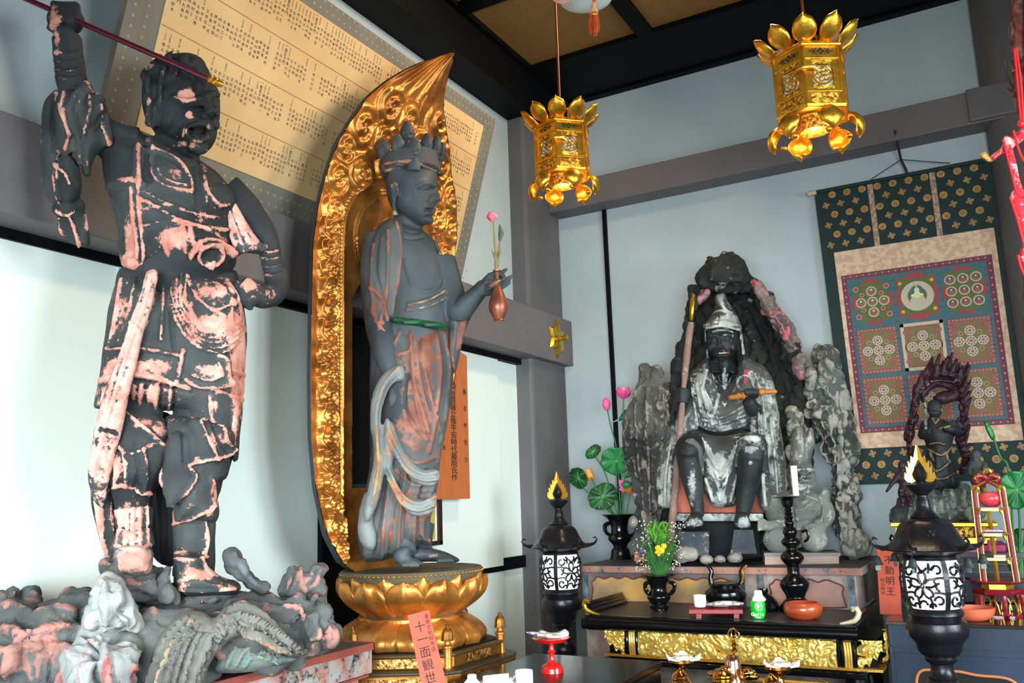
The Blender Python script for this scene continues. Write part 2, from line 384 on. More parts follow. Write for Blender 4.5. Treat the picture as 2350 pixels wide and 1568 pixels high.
WS = .72
# ================================================================ GUARDIAN STATUE (dark, peeling, one arm raised)
WG = worn('peeling_black_and_pink_paint', sr(34, 38, 40), sr(76, 80, 80), sr(200, 128, 112), sr(226, 172, 156), nscale=12, amp=.5, th=.44, bmp=.6)
WG2 = worn('peeling_pink_ground', sr(40, 42, 44), sr(100, 98, 96), sr(208, 138, 124), sr(230, 186, 174), nscale=9, amp=.5, th=.26, bmp=.6)
SKIN_ = worn('blackened_flesh_paint', sr(30, 33, 36), sr(56, 60, 62), sr(216, 158, 140), sr(200, 140, 120), nscale=14, amp=.34, th=.46, bmp=.6)
g = Fr(400, 1350, 2.8); gk = g.k
gd = thing('guardian_statue', 'peeling black and pink wooden guardian with one arm raised, standing on carved rock', 'statue', g.p(380, 1352))
def T(mb, pts, seg=12, fr=None, flat=1.0):
    """tapered limb through (px, py, depth, radius px)"""
    fr = fr or g; q = spline(pts, 5)
    return mb.tube([fr.p(a[0], a[1], a[2]) for a in q], [max(a[3], 1) * fr.k for a in q], seg, flat, nrm=fr.w)
def B(mb, x, y, v, rx, ry=None, rz=None, fr=None):
    fr = fr or g; ry = rx if ry is None else ry; rz = rx if rz is None else rz
    M3 = np.stack([fr.u, fr.w, np.array([0, 0, 1.0])], 1)
    return mb.ball(fr.p(x, y, v), (rx * fr.k, rz * fr.k, ry * fr.k), 18, 12, M3)
# body: head, neck, trunk, arms, legs in one surface
b = MB()
b.infl(g, [(338, 190), (352, 150), (390, 132), (432, 128), (468, 146), (488, 178), (500, 205), (506, 240), (504, 272), (497, 290), (499, 312), (484, 340), (456, 357), (424, 345), (392, 322), (352, 300), (334, 250)], .02, .12, .13, 7, prof=.6)
T(b, [(396, 228, .13, 10), (430, 238, .145, 11), (458, 232, .15, 10)]); T(b, [(466, 226, .145, 9), (488, 216, .125, 9), (502, 218, .08, 8)])   # brows
T(b, [(470, 226, .14, 8), (482, 250, .155, 10), (486, 262, .16, 13)]); B(b, 470, 266, .14, 9); B(b, 496, 262, .125, 8)                        # nose
B(b, 440, 250, .128, 13, 9, 9); B(b, 490, 240, .115, 10, 8, 8)                                                                               # eyes
B(b, 425, 275, .10, 24, 22, 18); B(b, 494, 284, .09, 12, 16, 10); B(b, 455, 338, .105, 22, 17, 16)                                            # cheeks, chin
T(b, [(426, 306, .12, 6), (440, 288, .145, 7), (462, 283, .155, 7), (482, 292, .13, 6), (488, 304, .11, 5)]); T(b, [(430, 312, .12, 6), (450, 322, .14, 7), (474, 318, .135, 6), (488, 306, .11, 5)])
B(b, 372, 268, .05, 12, 26, 12)                                                                                                              # ear
T(b, [(405, 330, -.02, 52), (395, 372, -.03, 62)])
b.infl(g, [(250, 300), (300, 300), (360, 318), (420, 345), (480, 380), (525, 430), (545, 500), (532, 560), (530, 610), (545, 680), (540, 760), (290, 760), (278, 680), (284, 600), (262, 500), (240, 420), (236, 350)], 0, .15, .14, 12, prof=.5)
T(b, [(300, 345, 0, 56), (258, 325, .01, 44), (215, 290, .02, 38), (182, 240, .03, 34), (166, 190, .03, 32), (158, 130, .03, 31), (152, 85, .03, 30)])   # raised arm
B(b, 150, 46, .03, 38, 34, 30)
for (x, dx) in ((126, 0), (142, 2), (158, 3), (174, 4)):
    T(b, [(x, 20 + dx, .0, 9), (x - 1, 10 + dx, .035, 10), (x, 24 + dx, .075, 10), (x + 2, 48, .085, 10), (x + 2, 62, .06, 9)], 8)
T(b, [(118, 70, .06, 11), (124, 52, .085, 10), (146, 44, .10, 9)], 8)
T(b, [(515, 440, 0, 46), (570, 490, .0, 38), (610, 545, 0, 28), (622, 590, .02, 24), (634, 640, .04, 27), (628, 672, .07, 27), (600, 680, .10, 27), (572, 668, .12, 24), (552, 650, .13, 22)])   # arm bent to the hip
for k_, (x, y) in enumerate(((560, 706), (570, 712), (548, 700), (582, 700))): T(b, [(560 + k_ * 6 - 8, 662, .13, 10), (x + 2, 684, .14, 8), (x + 4, y, .12, 6)], 8)
T(b, [(548, 648, .13, 10), (536, 664, .135, 8), (532, 684, .13, 6)], 8)
T(b, [(320, 760, 0, 70), (312, 900, .02, 58), (308, 1030, .04, 50), (306, 1110, .05, 42), (308, 1170, .05, 34), (308, 1215, .05, 32), (306, 1262, .06, 34)])
T(b, [(470, 760, -.01, 74), (466, 900, 0, 64), (462, 1040, .0, 56), (452, 1130, 0, 46), (446, 1200, 0, 42), (444, 1270, 0, 40), (440, 1325, 0, 40)])
st = [([(396, 222), (430, 232), (462, 226)], 4, .004, .25), ([(392, 300), (405, 270), (420, 255)], 4, -.005), ([(432, 262), (455, 264)], 4, -.006), ([(440, 302), (462, 303), (482, 305)], 5, -.018), ([(418, 290), (410, 318), (430, 335)], 4, -.006), ([(462, 205), (470, 175)], 4, -.005), ([(446, 208), (440, 180)], 4, -.005), ([(478, 205), (484, 184)], 4, -.004)]
for yy in (120, 140, 160, 178): st.append(([(124, yy), (158, yy + 4), (190, yy - 3)], 4, .005, .2))
for yy in (575, 592, 610, 628): st.append(([(600, yy), (622, yy + 5), (645, yy - 2)], 3, .005, .3))
pt = [(428, 218, (20, 15), .9), (436, 264, (12, 10), .8), (405, 330, 24, .35), (600, 665, 40, .42), (126, 40, (14, 50), .5), (310, 1200, (50, 80), .35), (132, 110, (10, 40), .4), (440, 330, (30, 10), .3), (422, 300, (7, 12), .6), (478, 300, (5, 14), .4), (566, 650, 22, .4)]
sculpt(b, 'body', .0065, SKIN_, gd, st, paint=pt, noise=((38, .0022, 1), (110, .001, 2)), smooth=2)
# flame-like hair
h = MB()
h.infl(g, [(326, 230), (330, 180), (350, 145), (390, 124), (440, 122), (470, 140), (474, 176), (440, 190), (410, 215), (388, 250), (382, 300), (352, 292), (332, 270)], -.01, .14, .15, 8)
rr = random.Random(3)
for (x0, y0, x1, y1) in ((352, 165, 366, 128), (384, 150, 398, 112), (420, 150, 432, 118), (340, 200, 332, 150), (450, 160, 452, 128), (346, 250, 336, 205), (372, 180, 380, 140)):
    T(h, [(x0, y0 + 40, .08, 12), (x0 + 4, y0, .12, 11), ((x0 + x1) / 2 - 6, (y0 + y1) / 2, .13, 8), (x1, y1 + 4, .10, 3)], 8)
hs = [([(348 + i * 15, 150), (338 + i * 15, 190), (342 + i * 13, 235), (336 + i * 14, 285)], 4, .007 * (-1) ** i, .06) for i in range(9)]
sculpt(h, 'hair', .007, SKIN_, gd, hs, noise=((60, .002, 3),))
# body armour over the chest
a = MB()
a.infl(g, [(243, 425), (262, 408), (300, 395), (320, 360), (318, 322), (345, 312), (400, 338), (450, 366), (500, 400), (526, 440), (534, 500), (540, 560), (532, 622), (410, 634), (284, 612), (268, 520)], .01, .165, .16, 11, prof=.5)
B(a, 408, 430, .06, 62, 50, 55); B(a, 500, 470, .04, 40, 50, 50)
T(a, [(320, 340, .10, 14), (316, 400, .13, 12), (306, 470, .13, 10)]); T(a, [(250, 430, .06, 12), (300, 416, .13, 12), (336, 430, .15, 10)])
st = [([(350, 342), (350, 395), (380, 428), (440, 440)], 3.5, .008, .5), ([(350, 342), (410, 372), (440, 420), (440, 440)], 3.5, .008, .5), ([(362, 362), (366, 396), (392, 418), (428, 426)], 3, .005, .35),
      ([(462, 380), (470, 430), (500, 470), (524, 470)], 3.5, .008, .4), ([(318, 330), (318, 400), (320, 480), (330, 560), (328, 600)], 4, .008, .75), ([(303, 430), (306, 500), (316, 560), (314, 600)], 4, .006, .7),
      ([(320, 456), (350, 470), (400, 500), (460, 520), (520, 528)], 3.5, .008, .55), ([(330, 440), (370, 462), (430, 486), (500, 500)], 3, .005, .4), ([(326, 520), (380, 508), (440, 516), (500, 540)], 3, .006, .5), ([(330, 480), (400, 470)], 3, .004, .4),
      ([(420, 520), (426, 580)], 3, .007, .5), ([(436, 520), (444, 560)], 3, .006, .5), ([(442, 380), (448, 440), (455, 500)], 3, -.006), ([(470, 380), (474, 470)], 3, .006, .3)]
for (cx_, cy_, r0) in ((482, 592, 46),):
    for s_ in (-1, 1): st.append(([(cx_ + s_ * (r0 * (1 - t / 9) * math.cos(t * .8)), cy_ - r0 * .75 * (1 - t / 9) * math.sin(t * .8)) for t in range(8)], 4, .013, .65))
    st.append(([(cx_ - 46, cy_ - 8), (cx_ - 20, cy_ - 38), (cx_ + 20, cy_ - 36), (cx_ + 44, cy_ - 6)], 5, .014, .65)); 
st.append(([(286, 606), (340, 614), (400, 622), (470, 632), (530, 626)], 9, .010, .12)); st.append(([(286, 594), (340, 600), (400, 606)], 3, -.006)); st.append(([(380, 560), (392, 602), (404, 630)], 5, .010, .6))
pt = [(410, 470, (70, 60), .14), (300, 500, (40, 80), .2), (470, 540, (40, 40), .2), (405, 400, (30, 22), .42), (300, 412, (30, 8), .5), (410, 545, (40, 32), .62), (300, 560, (14, 60), .5), (500, 470, (24, 20), .4), (286, 600, (28, 16), .7), (470, 500, (30, 14), .3), (340, 320, (26, 12), .45), (392, 340, (70, 10), .3), (515, 560, 18, .4), (330, 610, (50, 10), .3)]
sculpt(a, 'armour', .0065, WG, gd, st, paint=pt, noise=((45, .0018, 5),))
# sleeve blown around the raised elbow, and the short sleeve of the other arm
s = MB()
s.infl(g, [(152, 196), (180, 200), (200, 188), (214, 200), (224, 222), (244, 240), (248, 262), (240, 290), (250, 318), (246, 344), (226, 352), (214, 380), (206, 408), (188, 400), (182, 360), (176, 330), (162, 360), (150, 372), (128, 330), (122, 280), (124, 230)], .03, .10, .09, 8)
T(s, [(230, 225, .1, 14), (212, 260, .12, 14), (190, 300, .11, 14), (192, 380, .08, 13)], 10); T(s, [(200, 196, .1, 12), (170, 240, .12, 13), (150, 290, .10, 12), (170, 350, .08, 10)], 10)
T(s, [(240, 262, .08, 12), (246, 300, .09, 10), (252, 335, .08, 8)], 8)
st = [([(150, 215), (148, 260), (158, 300), (150, 340)], 4, .009, .6), ([(180, 215), (172, 260), (186, 320), (196, 390)], 4, -.01), ([(200, 200), (210, 240), (196, 290), (186, 330)], 4, .01, .5), ([(230, 240), (236, 290), (250, 330)], 4, .008, .6), ([(140, 240), (146, 270), (160, 306)], 3, .007, .7), ([(196, 190), (214, 196), (222, 214)], 4, .006, .7), ([(206, 300), (222, 290), (232, 270)], 3, .006, .5)]
sculpt(s, 'sleeve', .0065, WG, gd, st, noise=((40, .003, 7),))
s = MB()
s.infl(g, [(505, 410), (530, 440), (560, 500), (590, 545), (612, 566), (604, 584), (560, 582), (530, 588), (524, 540), (512, 480)], .02, .08, .08, 8)
T(s, [(528, 590, .05, 8), (556, 574, .09, 8), (590, 568, .08, 7), (612, 566, .04, 6)], 8)
st = [([(515, 430), (535, 490), (560, 550), (566, 575)], 4, -.008), ([(505, 440), (520, 500), (540, 560)], 4, .008, .5), ([(540, 470), (566, 520), (590, 555)], 4, .008, .6)]
sculpt(s, 'sleeve', .0065, WG2, gd, st, paint=[(550, 520, (50, 60), .35)], noise=((40, .002, 8),))
# hanging scarf beside the raised arm
s = MB()
s.infl(g, [(135, 205), (118, 212), (98, 240), (94, 300), (94, 370), (100, 430), (118, 465), (140, 478), (156, 476), (150, 440), (160, 420), (152, 380), (136, 330), (130, 270)], .0, .05, .05, 7)
s.infl(g, [(150, 350), (132, 380), (130, 420), (142, 460), (160, 470), (182, 452), (188, 420), (182, 380), (168, 360)], .05, .05, .05, 7)
T(s, [(130, 480, .02, 14), (150, 484, .05, 15), (176, 474, .04, 14), (190, 470, .03, 11)], 10)
s.infl(g, [(132, 498), (160, 490), (186, 480), (196, 500), (206, 540), (202, 568), (170, 562), (142, 540), (130, 515)], .03, .035, .03, 7)
st = [([(128, 215), (126, 270), (128, 330), (134, 380), (128, 420), (138, 470)], 3.5, .009, .7), ([(96, 260), (96, 340), (100, 420), (118, 462)], 3, .004, .35), ([(130, 380), (150, 400), (160, 425)], 3, .008, .7), ([(138, 500), (142, 540)], 3, .006, .7), ([(158, 496), (172, 530), (182, 562)], 3.5, .009, .8), ([(190, 490), (196, 530)], 3, .007, .6), ([(132, 484), (150, 494), (170, 484)], 4, .005, .6)]
sculpt(s, 'scarf', .0065, WG, gd, st, noise=((40, .002, 9),))
# layered skirt and tassets
k = MB()
k.infl(g, [(285, 610), (400, 625), (530, 615), (552, 660), (564, 720), (568, 780), (562, 860), (556, 950), (550, 1000), (540, 1050), (546, 1062), (530, 1010), (440, 1000), (425, 948), (330, 945), (292, 940), (250, 935), (216, 938), (224, 880), (236, 800), (246, 720), (262, 660)], 0, .19, .17, 12, prof=.45)
k.infl(g, [(420, 630), (490, 640), (545, 660), (552, 740), (540, 800), (510, 822), (450, 818), (410, 780), (392, 720), (388, 650)], .12, .07, .05, 9)
k.infl(g, [(436, 640), (470, 636), (530, 660), (536, 690), (520, 700), (492, 712), (462, 695), (446, 670)], .17, .03, .02, 7)
k.infl(g, [(420, 800), (440, 800), (520, 812), (530, 870), (525, 886), (480, 892), (430, 880), (426, 850)], .13, .05, .04, 8)
k.infl(g, [(520, 880), (556, 930), (550, 1000), (546, 1068), (536, 1066), (524, 1010), (520, 930)], .05, .06, .06, 8)
st = []
for i in range(5):
    o_ = i * 11
    st.append(([(388 + o_ * .9, 632), (392 + o_ * .8, 700 - o_ * .2), (418 + o_ * .6, 760 - o_ * .9), (462, 800 - o_ * 1.0), (510, 806 - o_ * 1.05), (548, 780 - o_ * 1.1)], 3.2, .010, .42))
st += [([(433, 640), (448, 676), (470, 698), (492, 712), (520, 700), (534, 688)], 3.5, .009, .5), ([(440, 700), (442, 740)], 4, .008, .4), ([(530, 690), (528, 740)], 4, .008, .5),
       ([(246, 803), (306, 801), (360, 806), (412, 816)], 3.5, .009, .6), ([(240, 812), (306, 810), (410, 826)], 2.5, -.006), ([(226, 873), (296, 859), (360, 868), (433, 890)], 5, .012, .8), ([(226, 886), (296, 872), (430, 902)], 3, -.009),
       ([(420, 806), (412, 850), (408, 872)], 5, .010, .6), ([(500, 818), (520, 830), (524, 880)], 4, .009, .6), ([(425, 868), (450, 884), (490, 890), (526, 876)], 4, .011, .55), ([(440, 860), (480, 872), (510, 860)], 3, .007, .4),
       ([(534, 850), (560, 862)], 4, .009, .6), ([(500, 898), (530, 910), (556, 918)], 4, .009, .6), ([(556, 760), (562, 820), (558, 900)], 4, .006, .5), ([(520, 645), (545, 690), (562, 760)], 4, .008, .5), ([(540, 650), (556, 700)], 3, .006, .4),
       ([(350, 620), (352, 700), (330, 760), (318, 800)], 3, .008, .4), ([(375, 625), (374, 700), (370, 780)], 4, .010, .4), ([(395, 640), (392, 720), (400, 800)], 4, -.009),
       ([(280, 640), (268, 720), (252, 800)], 4, .007, .6), ([(310, 640), (296, 720)], 3, .006, .4)]
for x in (252, 290, 325, 362, 393): st.append(([(x, 884), (x - 3, 915), (x - 6, 940)], 3.5, .009, .65)); st.append(([(x + 9, 888), (x + 5, 936)], 3, -.010))
st += [([(430, 950), (460, 962), (490, 960), (520, 978)], 3, .008, .3), ([(482, 910), (488, 960), (512, 975)], 3, .008, .4)]
pt = [(380, 880, (120, 60), .16), (470, 720, (70, 80), .16), (275, 700, (30, 90), .42), (330, 842, (75, 22), .55), (255, 850, (30, 30), .7), (480, 850, (35, 16), .6), (548, 780, (22, 110), .55), (545, 900, (20, 70), .6), (490, 740, (42, 24), .5), (475, 665, (45, 24), .42), (240, 910, (26, 34), .6), (300, 905, (14, 26), .35), (350, 905, (16, 28), .4), (490, 930, 12, .5), (535, 1000, (10, 40), .5), (325, 820, (20, 12), -.3)]
sculpt(k, 'skirt', .0065, WG, gd, st, paint=pt, noise=((30, .0022, 11),))
# trousers over each knee with a fluttering hem
k = MB()
k.infl(g, [(262, 930), (330, 935), (378, 960), (392, 1010), (400, 1060), (388, 1090), (360, 1120), (346, 1150), (310, 1140), (262, 1130), (250, 1060), (252, 1000)], .04, .11, .12, 10)
st = [([(262, 1000), (300, 1040), (360, 1020), (396, 1056)], 3, .008, .5), ([(290, 950), (340, 990), (390, 1040), (396, 1062)], 3, .008, .6), ([(262, 1120), (290, 1112), (320, 1126), (345, 1132)], 3.5, .009, .6), ([(262, 1020), (270, 1080), (262, 1120)], 4, .008, .5), ([(285, 1020), (292, 1080), (290, 1110)], 4, .010, .4), ([(305, 1020), (318, 1070), (310, 1120)], 4, -.009), ([(330, 1030), (336, 1080), (330, 1125)], 4, .008, .3), ([(272, 1020), (280, 1080)], 3, -.008)]
pt = [(272, 1075, (18, 50), .5), (320, 970, (28, 14), .45), (370, 990, (16, 18), .4), (320, 1080, (14, 20), .35)]
sculpt(k, 'trousers', .0065, WG, gd, st, paint=pt, noise=((30, .003, 13),))
k = MB()
k.infl(g, [(380, 960), (470, 950), (535, 985), (540, 1030), (534, 1060), (520, 1100), (500, 1110), (498, 1150), (504, 1175), (490, 1205), (440, 1196), (400, 1205), (396, 1160), (392, 1100), (376, 1040)], .02, .12, .12, 10)
k.infl(g, [(386, 1000), (412, 990), (440, 1010), (446, 1060), (436, 1080), (452, 1096), (440, 1120), (410, 1150), (386, 1168), (376, 1140), (368, 1100), (376, 1050)], .13, .025, .02, 7)
k.infl(g, [(440, 960), (530, 985), (538, 1030), (510, 1060), (470, 1066), (440, 1070), (436, 1020)], .12, .04, .03, 8)
st = [([(372, 1060), (370, 1110), (384, 1166), (420, 1140), (450, 1094), (436, 1078)], 2.6, .008, .7), ([(436, 1078), (434, 1066), (480, 1054), (520, 1044), (538, 1028)], 3, .010, .7), ([(460, 970), (480, 1010), (500, 1050)], 3.5, .009, .5), ([(490, 975), (500, 1010), (520, 1034)], 3.5, -.01), ([(515, 985), (520, 1010), (534, 1030)], 3, .008, .5), ([(402, 1200), (440, 1188), (480, 1170), (502, 1150)], 3, .008, .7), ([(398, 1176), (402, 1205)], 3, .007, .6), ([(486, 1100), (492, 1140), (478, 1180)], 4, .008, .6), ([(420, 990), (424, 1060)], 4, -.009)]
pt = [(490, 1015, (26, 26), .35), (490, 1140, (10, 40), .5), (440, 1140, (30, 30), .2), (452, 1055, 9, .6)]
sculpt(k, 'trousers', .0065, WG, gd, st, paint=pt, noise=((30, .003, 14),))
# dark drape hanging between and behind the legs
k = MB(); k.infl(g, [(335, 960), (400, 960), (406, 1100), (408, 1240), (400, 1300), (360, 1290), (336, 1240), (340, 1120)], -.13, .035, .03, 10)
sculpt(k, 'back_drape', .008, SKIN_, gd, [([(360, 1000), (362, 1120), (372, 1280)], 5, .01), ([(385, 1000), (388, 1120), (386, 1280)], 5, -.01)])
k = MB(); k.infl(g, [(214, 1090), (262, 1080), (272, 1180), (276, 1270), (258, 1290), (236, 1262), (218, 1200), (208, 1150)], -.04, .05, .05, 8)
sculpt(k, 'back_drape', .007, WG, gd, [([(222, 1150), (232, 1210), (250, 1280)], 4, .009, .6), ([(250, 1110), (254, 1180), (262, 1260)], 4, .008, .3), ([(236, 1120), (244, 1200)], 4, -.009)], paint=[(225, 1200, (14, 60), .5)])
# long ribbon
k = MB()
k.infl(g, [(336, 622), (364, 624), (352, 700), (332, 760), (318, 830), (300, 900), (284, 980), (268, 1040), (256, 1090), (240, 1160), (226, 1164), (206, 1130), (202, 1080), (214, 1000), (230, 930), (254, 860), (276, 800), (300, 730), (322, 670)], lambda x, y: .19 - max(0, (y - 900)) * .0005, .022, .02, 7, prof=.4)
st = [([(345, 630), (330, 700), (300, 780), (270, 880), (240, 980), (214, 1090)], 4, .006, .3), ([(300, 740), (320, 760)], 3, .007, .3), ([(300, 760), (270, 850), (250, 930)], 3, -.006), ([(232, 985), (268, 995)], 4, -.008, -1.2)]
sculpt(k, 'ribbon', .006, WG2, gd, st, paint=[(280, 880, (120, 320), .45)], noise=((30, .002, 15),))
# boots
k = MB()
T(k, [(306, 1165, .05, 38), (306, 1200, .05, 36), (306, 1215, .05, 34)]); T(k, [(306, 1205, .05, 30), (306, 1230, .055, 38), (306, 1256, .06, 43)])
k.infl(g, [(268, 1256), (345, 1256), (352, 1290), (346, 1318), (310, 1330), (276, 1322), (262, 1295)], .10, .10, .10, 7)
st = [([(266, 1254), (306, 1262), (346, 1252)], 3, .008, .6)] + [([(x, 1135), (x + 2, 1180), (x + (x - 306) * .15, 1250)], 3, .005, .5) for x in (272, 288, 304, 320, 336)] + [([(268, 1210), (306, 1216), (344, 1208)], 3, -.006)]
sculpt(k, 'boot', .006, WG2, gd, st, paint=[(305, 1285, (45, 28), .5), (306, 1190, (40, 60), .35)], noise=((30, .002, 16),))
k = MB()
T(k, [(446, 1200, .0, 44), (446, 1240, 0, 42), (446, 1290, 0, 42), (444, 1320, .01, 42)])
k.infl(g, [(402, 1272), (460, 1276), (480, 1302), (510, 1326), (540, 1332), (554, 1346), (548, 1362), (520, 1369), (460, 1372), (412, 1366), (398, 1340), (400, 1300)], .06, .10, .10, 7)
st = [([(402, 1282), (440, 1290), (470, 1282)], 4, .009, .4), ([(402, 1270), (440, 1277), (468, 1268)], 4, .006, .5), ([(460, 1284), (476, 1305), (500, 1322), (520, 1330)], 4, .009, .6), ([(402, 1345), (460, 1330), (500, 1336)], 3, -.006), ([(404, 1354), (470, 1358), (540, 1352)], 3, .005, .2), ([(470, 1200), (476, 1240), (468, 1280)], 4, .006, .5)]
sculpt(k, 'boot', .006, WG, gd, st, paint=[(452, 1318, (38, 18), .6), (520, 1345, (30, 16), .45), (424, 1345, 14, .4), (470, 1250, (12, 40), .4), (420, 1268, (14, 10), .6)], noise=((30, .002, 17),))
# pole held in the raised fist
RODM = M_('dark_red_lacquer_pole', sr(84, 20, 40), .25, 0, var=.1, coat=.4)
pr = thing('pole', 'thin dark red pole with a gold tip held in the raised fist', 'pole', g.p(300, 110, .06))
A_, B_ = g.p(20, -20, .04), g.p(500, 190, .20); A_ = A_ + (A_ - B_) * .02; mb = MB().tube([A_, B_], .0085, 16); mb.build('shaft', RODM, pr)
dv = (B_ - A_) / np.linalg.norm(B_ - A_)
mb = MB().lathe(B_, [(.0095, -.03), (.0125, -.026), (.0125, -.02), (.010, -.018), (.0125, -.012), (.0125, -.004), (.010, -.002), (.012, .004), (.009, .012), (.002, .02)], 20, axis=dv); mb.build('gold_tip', GOLD, pr)
WS = 1.0
# ================================================================ CARVED ROCK UNDER THE GUARDIAN
ROCKM = worn('weathered_painted_wood', sr(64, 66, 66), sr(108, 110, 108), sr(180, 128, 118), sr(134, 100, 92), nscale=7, amp=.34, th=.32, bmp=.9, rough=.85)
ROCKW = worn('whitish_flaking_paint', sr(84, 88, 88), sr(172, 174, 172), sr(150, 76, 76), sr(190, 136, 130), nscale=10, amp=.4, th=.44, bmp=.6, rough=.85)
FOLDM = worn('striped_grey_wood', sr(70, 70, 68), sr(118, 116, 110), sr(190, 124, 88), sr(120, 150, 128), nscale=12, amp=.3, th=.42, bmp=.9, stretch=(1, 1, 1), rough=.85)
rk = thing('carved_rock', 'grey and pink flaking rock carved from wood, under the guardian statue', 'rock', g.p(380, 1500))
m = MB()
m.infl(g, [(-60, 1390), (0, 1382), (200, 1378), (400, 1368), (600, 1360), (660, 1356), (742, 1356), (748, 1400), (740, 1440), (760, 1490), (700, 1506), (560, 1540), (480, 1556), (400, 1640), (-60, 1680)], -.02, .26, .20, 16, prof=.3)
st = [([(0, 1402 + i * 22), (100, 1405 + i * 20), (210, 1400 + i * 20)], 5, .012 * (-1) ** i, .2) for i in range(5)] + [([(20 + i * 34, 1440), (26 + i * 30, 1480), (18 + i * 34, 1560)], 5, .012 * (-1) ** i, .35 * (i % 2)) for i in range(6)]
st += [([(590, 1370), (660, 1378), (740, 1376)], 4, -.012), ([(600, 1408), (640, 1414), (700, 1440)], 6, -.02), ([(655, 1388), (690, 1400), (712, 1440)], 6, .014, .4), ([(420, 1420), (520, 1400), (560, 1388)], 6, .012, .3)]
sculpt(m, 'rock', .011, ROCKM, rk, st, disp=(('CLOUDS', .12, .08), ('VORONOI', .08, .03)), noise=((20, -.016, 71, 1), (60, -.005, 72, .6)), paint=[(60, 1500, (90, 60), .3), (100, 1475, (40, 20), .4), (720, 1460, (40, 30), .4)], smooth=2)
m = MB()
m.infl(g, [(198, 1450), (196, 1420), (203, 1380), (214, 1345), (232, 1315), (256, 1318), (286, 1340), (312, 1380), (322, 1412), (316, 1448), (290, 1466), (240, 1462)], .20, .12, .12, 8)
st = [([(215 + i * 13, 1330 + abs(i - 2) * 6), (206 + i * 17, 1380), (204 + i * 20, 1440)], 3.5, .010 * (-1) ** i, .0) for i in range(6)] + [([(285, 1400), (276, 1425), (284, 1450)], 10, -.03)]
sculpt(m, 'rock', .008, ROCKW, rk, st, disp=(('CLOUDS', .08, .035), ('VORONOI', .06, .015)), noise=((30, .008, 21, .35), (80, .003, 22, .5)), paint=[(285, 1450, (20, 14), -.3)])
m = MB()
m.infl(g, [(130, 1600), (136, 1530), (160, 1480), (190, 1452), (250, 1446), (300, 1462), (330, 1500), (328, 1560), (330, 1620)], .22, .13, .12, 9, prof=.6)
B(m, 215, 1560, .34, 30, 40, 20); B(m, 290, 1500, .3, 26, 26, 20)
st = [([(200, 1455), (220, 1480), (212, 1500)], 8, -.03), ([(236, 1480), (250, 1530), (236, 1600)], 6, .014, .2), ([(160, 1490), (176, 1540), (150, 1600)], 6, .012, .1), ([(218, 1540), (224, 1560)], 8, -.03), ([(240, 1520), (246, 1580)], 4, .01, .6), ([(190, 1500), (184, 1570)], 5, .01, .4), ([(290, 1500), (310, 1560)], 6, .012), ([(180, 1450), (230, 1462), (290, 1470)], 6, -.015)]
sculpt(m, 'rock', .008, ROCKW, rk, st, disp=(('CLOUDS', .08, .05), ('VORONOI', .06, .02)), noise=((30, -.012, 22, .5), (80, -.004, 23, .5)), paint=[(240, 1545, (12, 30), .5), (136, 1560, (8, 40), .5), (300, 1550, (14, 30), .4)])
# folded arches
m = MB()
m.infl(g, [(316, 1620), (336, 1560), (352, 1500), (384, 1440), (424, 1404), (470, 1404), (490, 1420), (520, 1388), (560, 1383), (596, 1400), (640, 1440), (690, 1480), (716, 1502), (680, 1512), (640, 1500), (600, 1480), (560, 1464), (520, 1480), (480, 1530), (440, 1620)], .24, .09, .12, 9, prof=.5)
st = []
for i in range(9):
    o_ = i * 9
    st.append(([(340 + o_, 1600), (356 + o_, 1530), (390 + o_ * .9, 1460), (430 + o_ * .6, 1420 + o_ * .5)], 2.8, .013 * (-1) ** i, .3 if i in (2, 7) else 0))
for i in range(8):
    o_ = i * 10
    st.append(([(430 + o_ * .6, 1600 - o_), (470 + o_ * .5, 1500 - o_ * .2), (520 + o_ * .2, 1410 + o_ * .3), (560, 1395 + o_ * .95), (600 - o_ * .1, 1412 + o_ * .8), (650 - o_ * .3, 1452 + o_ * .5), (700 - o_ * .5, 1494 + o_ * .1)], 2.8, .013 * (-1) ** i, .3 if i in (1, 6) else 0))
sculpt(m, 'fold', .0075, FOLDM, rk, st, disp=(('CLOUDS', .12, .02),), paint=[(385, 1505, (8, 40), .35)])
INNER = worn('blue_green_painted_wood', sr(70, 78, 78), sr(120, 128, 120), sr(110, 170, 120), sr(60, 120, 150), nscale=14, amp=.6, th=.45, bmp=.5)
m = MB(); m.infl(g, [(490, 1540), (520, 1482), (556, 1462), (600, 1476), (650, 1500), (690, 1512), (640, 1530), (560, 1545)], .16, .05, .06, 8)
sculpt(m, 'fold', .008, INNER, rk, [([(520 + i * 10, 1530), (560 + i * 6, 1470 + i * 9), (640, 1505 + i * 4)], 3, .008 * (-1) ** i, .3 if i % 3 == 1 else 0) for i in range(5)])
